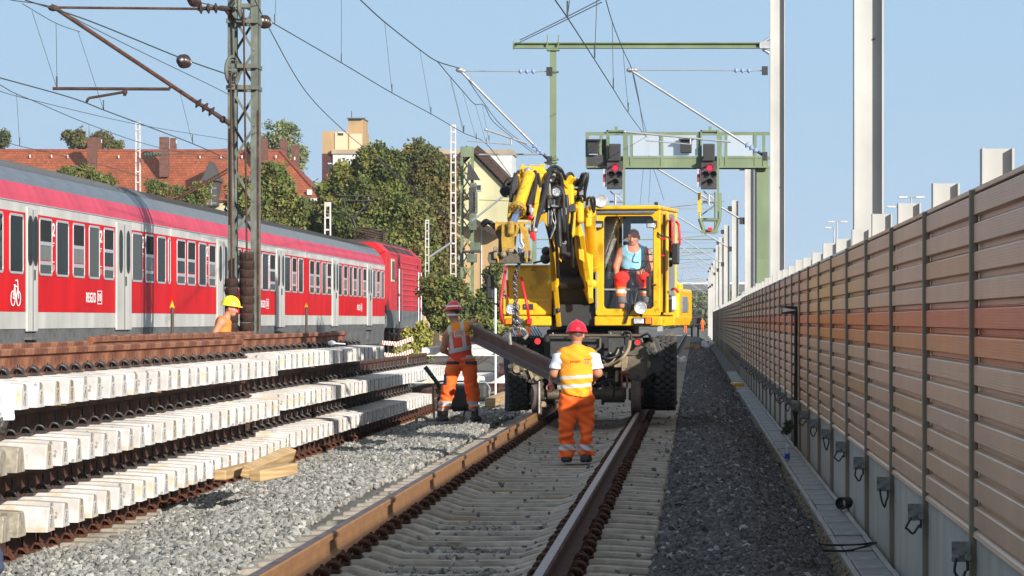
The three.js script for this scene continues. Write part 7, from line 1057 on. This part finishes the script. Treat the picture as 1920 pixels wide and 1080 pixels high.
{ // red and white barrier boards
  const d = 62, t = thing('barrier', 'low barrier with red and white striped boards beside the end of the topmost track panel', 'barrier', W(745, 668, d)), sm_ = new THREE.MeshStandardMaterial({ map: canvasTex(256, 32, (g) => { g.fillStyle = '#e9e4dd'; g.fillRect(0, 0, 256, 32); g.fillStyle = '#a4552e'; for (let i = -1; i < 9; i++) { g.beginPath(); g.moveTo(i * 32, 32); g.lineTo(i * 32 + 16, 32); g.lineTo(i * 32 + 26, 0); g.lineTo(i * 32 + 10, 0); g.fill(); } }), roughness: .7 });
  for (const [y0, y1, y2] of [[643, 645, 637], [665, 668, 660]]) for (const [a, b, ya, yb] of [[725, 746, y0, y1], [746, 766, y1, y2]]) { const p = W(a, ya, d), q = W(b, yb, d - .3), L = p.distanceTo(q), g = new THREE.BoxGeometry(L, .08, .02), m = new THREE.Mesh(g, sm_); m.name = 'striped_board'; m.position.copy(p.clone().add(q).multiplyScalar(.5).sub(t.position)); m.rotation.set(0, .2, Math.atan2(q.y - p.y, q.x - p.x)); m.castShadow = m.receiveShadow = true; t.add(m); }
  for (const px of [728, 741, 752, 764]) new MB().bar(W(px, 642, d + .05), W(px, 685, d + .05), .015, 6).build('barrier_post', M.oilylight, t);
}
{ // arrow sign on its post by the wall
  const d = 50.5, P = (px, py) => W(px, py, d), t = thing('arrow_sign', 'black sign with a white arrowhead on a dark post standing against the noise barrier', 'sign', [XD(1492.5, d), -.5, -d]);
  new MB().bar(V(XD(1492.5, d), -.5, -d), P(1492.5, 574), .028, 8).bar(V(XD(1490, d), -.5, -d), P(1490, 700), .014, 6).build('post', M.black, t);
  const a = P(1465, 588), b = P(1495, 574); new MB().span(a.x, b.x, a.y, b.y, -d + .03, -d + .05, .006).build('sign_plate', M.black, t); const m = new MB(), p = P(1467, 576.5), q = P(1467, 585.5), r = P(1493, 581.5); m.poly([[q.x, q.y], [r.x, r.y], [p.x, p.y]], .004, -d + .05); m.build('white_arrowhead', std([.75, .75, .75]), t);
  new MB().rbox(XD(1490, d), .22, -d + .06, .1, .12, .05, .01).build('junction_box', M.galv, t);
}
{ // bottle, pipe, yellow board, ruler
  const d = 45, t = thing('bottle', 'plastic bottle with a blue label standing on the cable trough', 'bottle', [XD(1476, d), -.435, -d]); const c = t.position.clone();
  new MB().lathe([[.001, 0], [.034, .002], [.036, .02], [.036, .12], [.03, .15], [.014, .19], [.014, .215], [.001, .215]], c, V(0, 1, 0), 18).build('bottle_body', new THREE.MeshPhysicalMaterial({ color: 0xd8e4ee, transmission: .7, roughness: .1, thickness: 0 }), t); new MB().lathe([[.0365, .03], [.0365, .105]], c, V(0, 1, 0), 18).build('label', std([.03, .05, .35]), t); new MB().bar(c.clone().add(V(0, .205, 0)), c.clone().add(V(0, .23, 0)), .017, 12).build('cap', std([.7, .7, .75]), t);
  const dp = 33.2, tp = thing('pipe_piece', 'short black corrugated pipe piece lying on the cable trough against the barrier', 'pipe', [XD(1583, dp), -.44, -dp]), pc = W(1583, 943, dp), dr = V(-.45, 0, 1); { const m = new MB(); m.lathe([[.05, -.09], [.062, -.09], [.062, -.06], [.056, -.055], [.062, -.045], [.056, -.02], [.062, -.01], [.056, .015], [.062, .03], [.056, .05], [.066, .06], [.066, .09], [.05, .09], [.05, -.09]], pc, dr, 22); m.build('pipe_wall', M.black, tp); }
  const db = 96; { const m = new MB().rbox(XD(1382, db), -.40, -db, .28, .14, .5, .03, .3); solo(m, 'yellow_box', M.yellow, 'small yellow box on the gravel by the end of the near barrier section', 'box', V(XD(1382, db), -.48, -db)); }
  { const m = new MB().box(XD(1392, 90), -.45, -90, .3, .03, .4, .4); solo(m, 'board_piece', M.white2, 'pale flat board lying near the yellow box by the barrier', 'board', V(XD(1392, 90), -.46, -90)); }
  const dk = 17.2, k = W(1903, 652, dk), tr = thing('wall_bracket', 'small upright metal strip screwed to the orange board at the right picture edge', 'bracket', [k.x, k.y - .075, k.z]); new MB().box(k.x, k.y, k.z, .02, .15, .02).box(k.x + .02, k.y - .07, k.z, .04, .012, .02).box(k.x + .02, k.y + .05, k.z, .04, .012, .02).build('strip', M.galv, tr);
  // black cable loop over the trough
  const cb = new MB().tube([V(.92, -.36, -27.6), V(1.05, -.40, -27.2), V(1.3, -.425, -27.4), V(1.5, -.42, -27.9), V(1.6, -.41, -28.2), V(1.4, -.425, -28.1), V(1.1, -.41, -28.0), V(.95, -.36, -28.3)], .010, 60, 6); solo(cb, 'loose_cable', M.hose, 'thin black cable lying across the cable trough', 'cable', V(1.2, -.44, -27.8));
}
// pale marker posts with yellow triangles in front of the coaches
for (const [px, top, d, lab] of [[323, 565, 66, 'dark post with yellow triangle before the gap between the first two coaches'], [574.5, 567, 90, 'dark post with yellow triangle before the gap between second and third coach']]) {
  const x = XD(px, d), t = thing('marker_post', lab, 'marker post', [x, 0, -d]), y = YD(top, d); new MB().bar(V(x, 0, -d), V(x, y - .12, -d), .035, 8).build('post', std([.06, .045, .035]), t); const m = new MB(); m.poly([[x - .05, y - .14], [x + .05, y - .14], [x, y + .02]], .02, -d); m.build('yellow_triangle', std([.8, .42, .02]), t);
}
{ const d = 60, x = XD(929, d), t = thing('white_stake', 'thin white stake standing left of the excavator in front of the hedge', 'stake', [x, -.3, -d]); new MB().bar(V(x, -.3, -d), V(x, YD(541, d), -d), .02, 8).bar(V(x, -.3, -d), V(x, -.25, -d), .05, 8).build('stake_pole', std([.72, .74, .76]), t); }
// spoon-shaped white cap on the stack
{ const d = 46, c = W(622, 643, d), m = new MB().ball(c, .06, 1, .6, 1).tube([c, c.clone().add(V(.1, -.01, .02)), c.clone().add(V(.2, -.015, .05))], .012, 10, 6); solo(m, 'white_scoop', std([.7, .72, .72], { roughness: .4 }), 'small white scoop lying on the topmost white sleepers', 'scoop', c.clone().add(V(0, -.04, 0))); }
{ // far works on the line: wagon, people, piles
  const d = 230, t = thing('work_wagon', 'dark low work wagon standing on the track far off right of the cab', 'wagon', [XD(1302, d), .2, -d]), X = p => XD(p, d), Y = p => YD(p, d); new MB().span(X(1292), X(1314), Y(606), Y(592), -d - 8, -d, .05).span(X(1299), X(1305), Y(592), Y(580), -d - 5, -d - 3, .05).build('wagon_body', M.black, t); for (const q of [1297, 1309]) new MB().box(X(q), .75, -d - .3, .14, .8, .8).build('wheel', M.black, t); new MB().span(X(1292), X(1314), Y(597), Y(594), -d, -d + .1).build('buffer_beam', M.rustbrown, t);
  for (const [px, dd, lab] of [[1285, 360, 'far person in orange work clothes standing on the track left of the dark wagon'], [1317, 420, 'far person in orange work clothes standing right of the dark wagon']]) { const s = 1.75, tt = thing('person', lab, 'person', [XD(px, dd), .05, -dd]); const body = [[[-.09, .85, 0], [-.1, .08, 0], .085, .05], [[.09, .85, 0], [.12, .08, .05], .085, .05], [[0, .9, 0], [0, 1.35, 0], .15, .17, .7], [[-.2, 1.38, 0], [-.26, .95, .05], .055, .04], [[.2, 1.38, 0], [.25, .95, .1], .055, .04], [[0, 1.4, 0], [0, 1.65, 0], .06, .09]]; const [lo, hi] = bounds(body); mesh('body', clothM, tt, field(body, .05), lo, hi, .03, (x, y) => y > 1.5 ? SKIN : ORANGE); }
  for (const [px, py, dd, w, h, m, lab] of [[1272, 612, 120, .5, .25, M.white2, 'pale rubble heap beside the track just right of the excavator'], [1300, 612, 170, .8, .35, M.rust, 'brown rail pieces heaped by the track far off'], [1322, 606, 190, .9, .5, M.white2, 'pale sand heap by the barrier far off']]) { const c = W(px, py, dd), r = rng(px), b = new MB(); for (let i = 0; i < 9; i++) { const g = new THREE.IcosahedronGeometry(.12 + r() * .12, 0); b.add(g, new THREE.Matrix4().makeRotationY(r() * 6).setPosition(c.x + (r() - .5) * w, -.05 + r() * h * .5, c.z + (r() - .5) * 2)); } solo(b, 'heap', m, lab, 'heap', V(c.x, -.1, c.z)); }
}
scene.traverse(o => { if (o.isMesh) { o.castShadow = true; o.receiveShadow = true; } });
scene.fog = new THREE.FogExp2(new THREE.Color().setRGB(.75, .82, .9), 0.00012);
renderer.render(scene, camera);
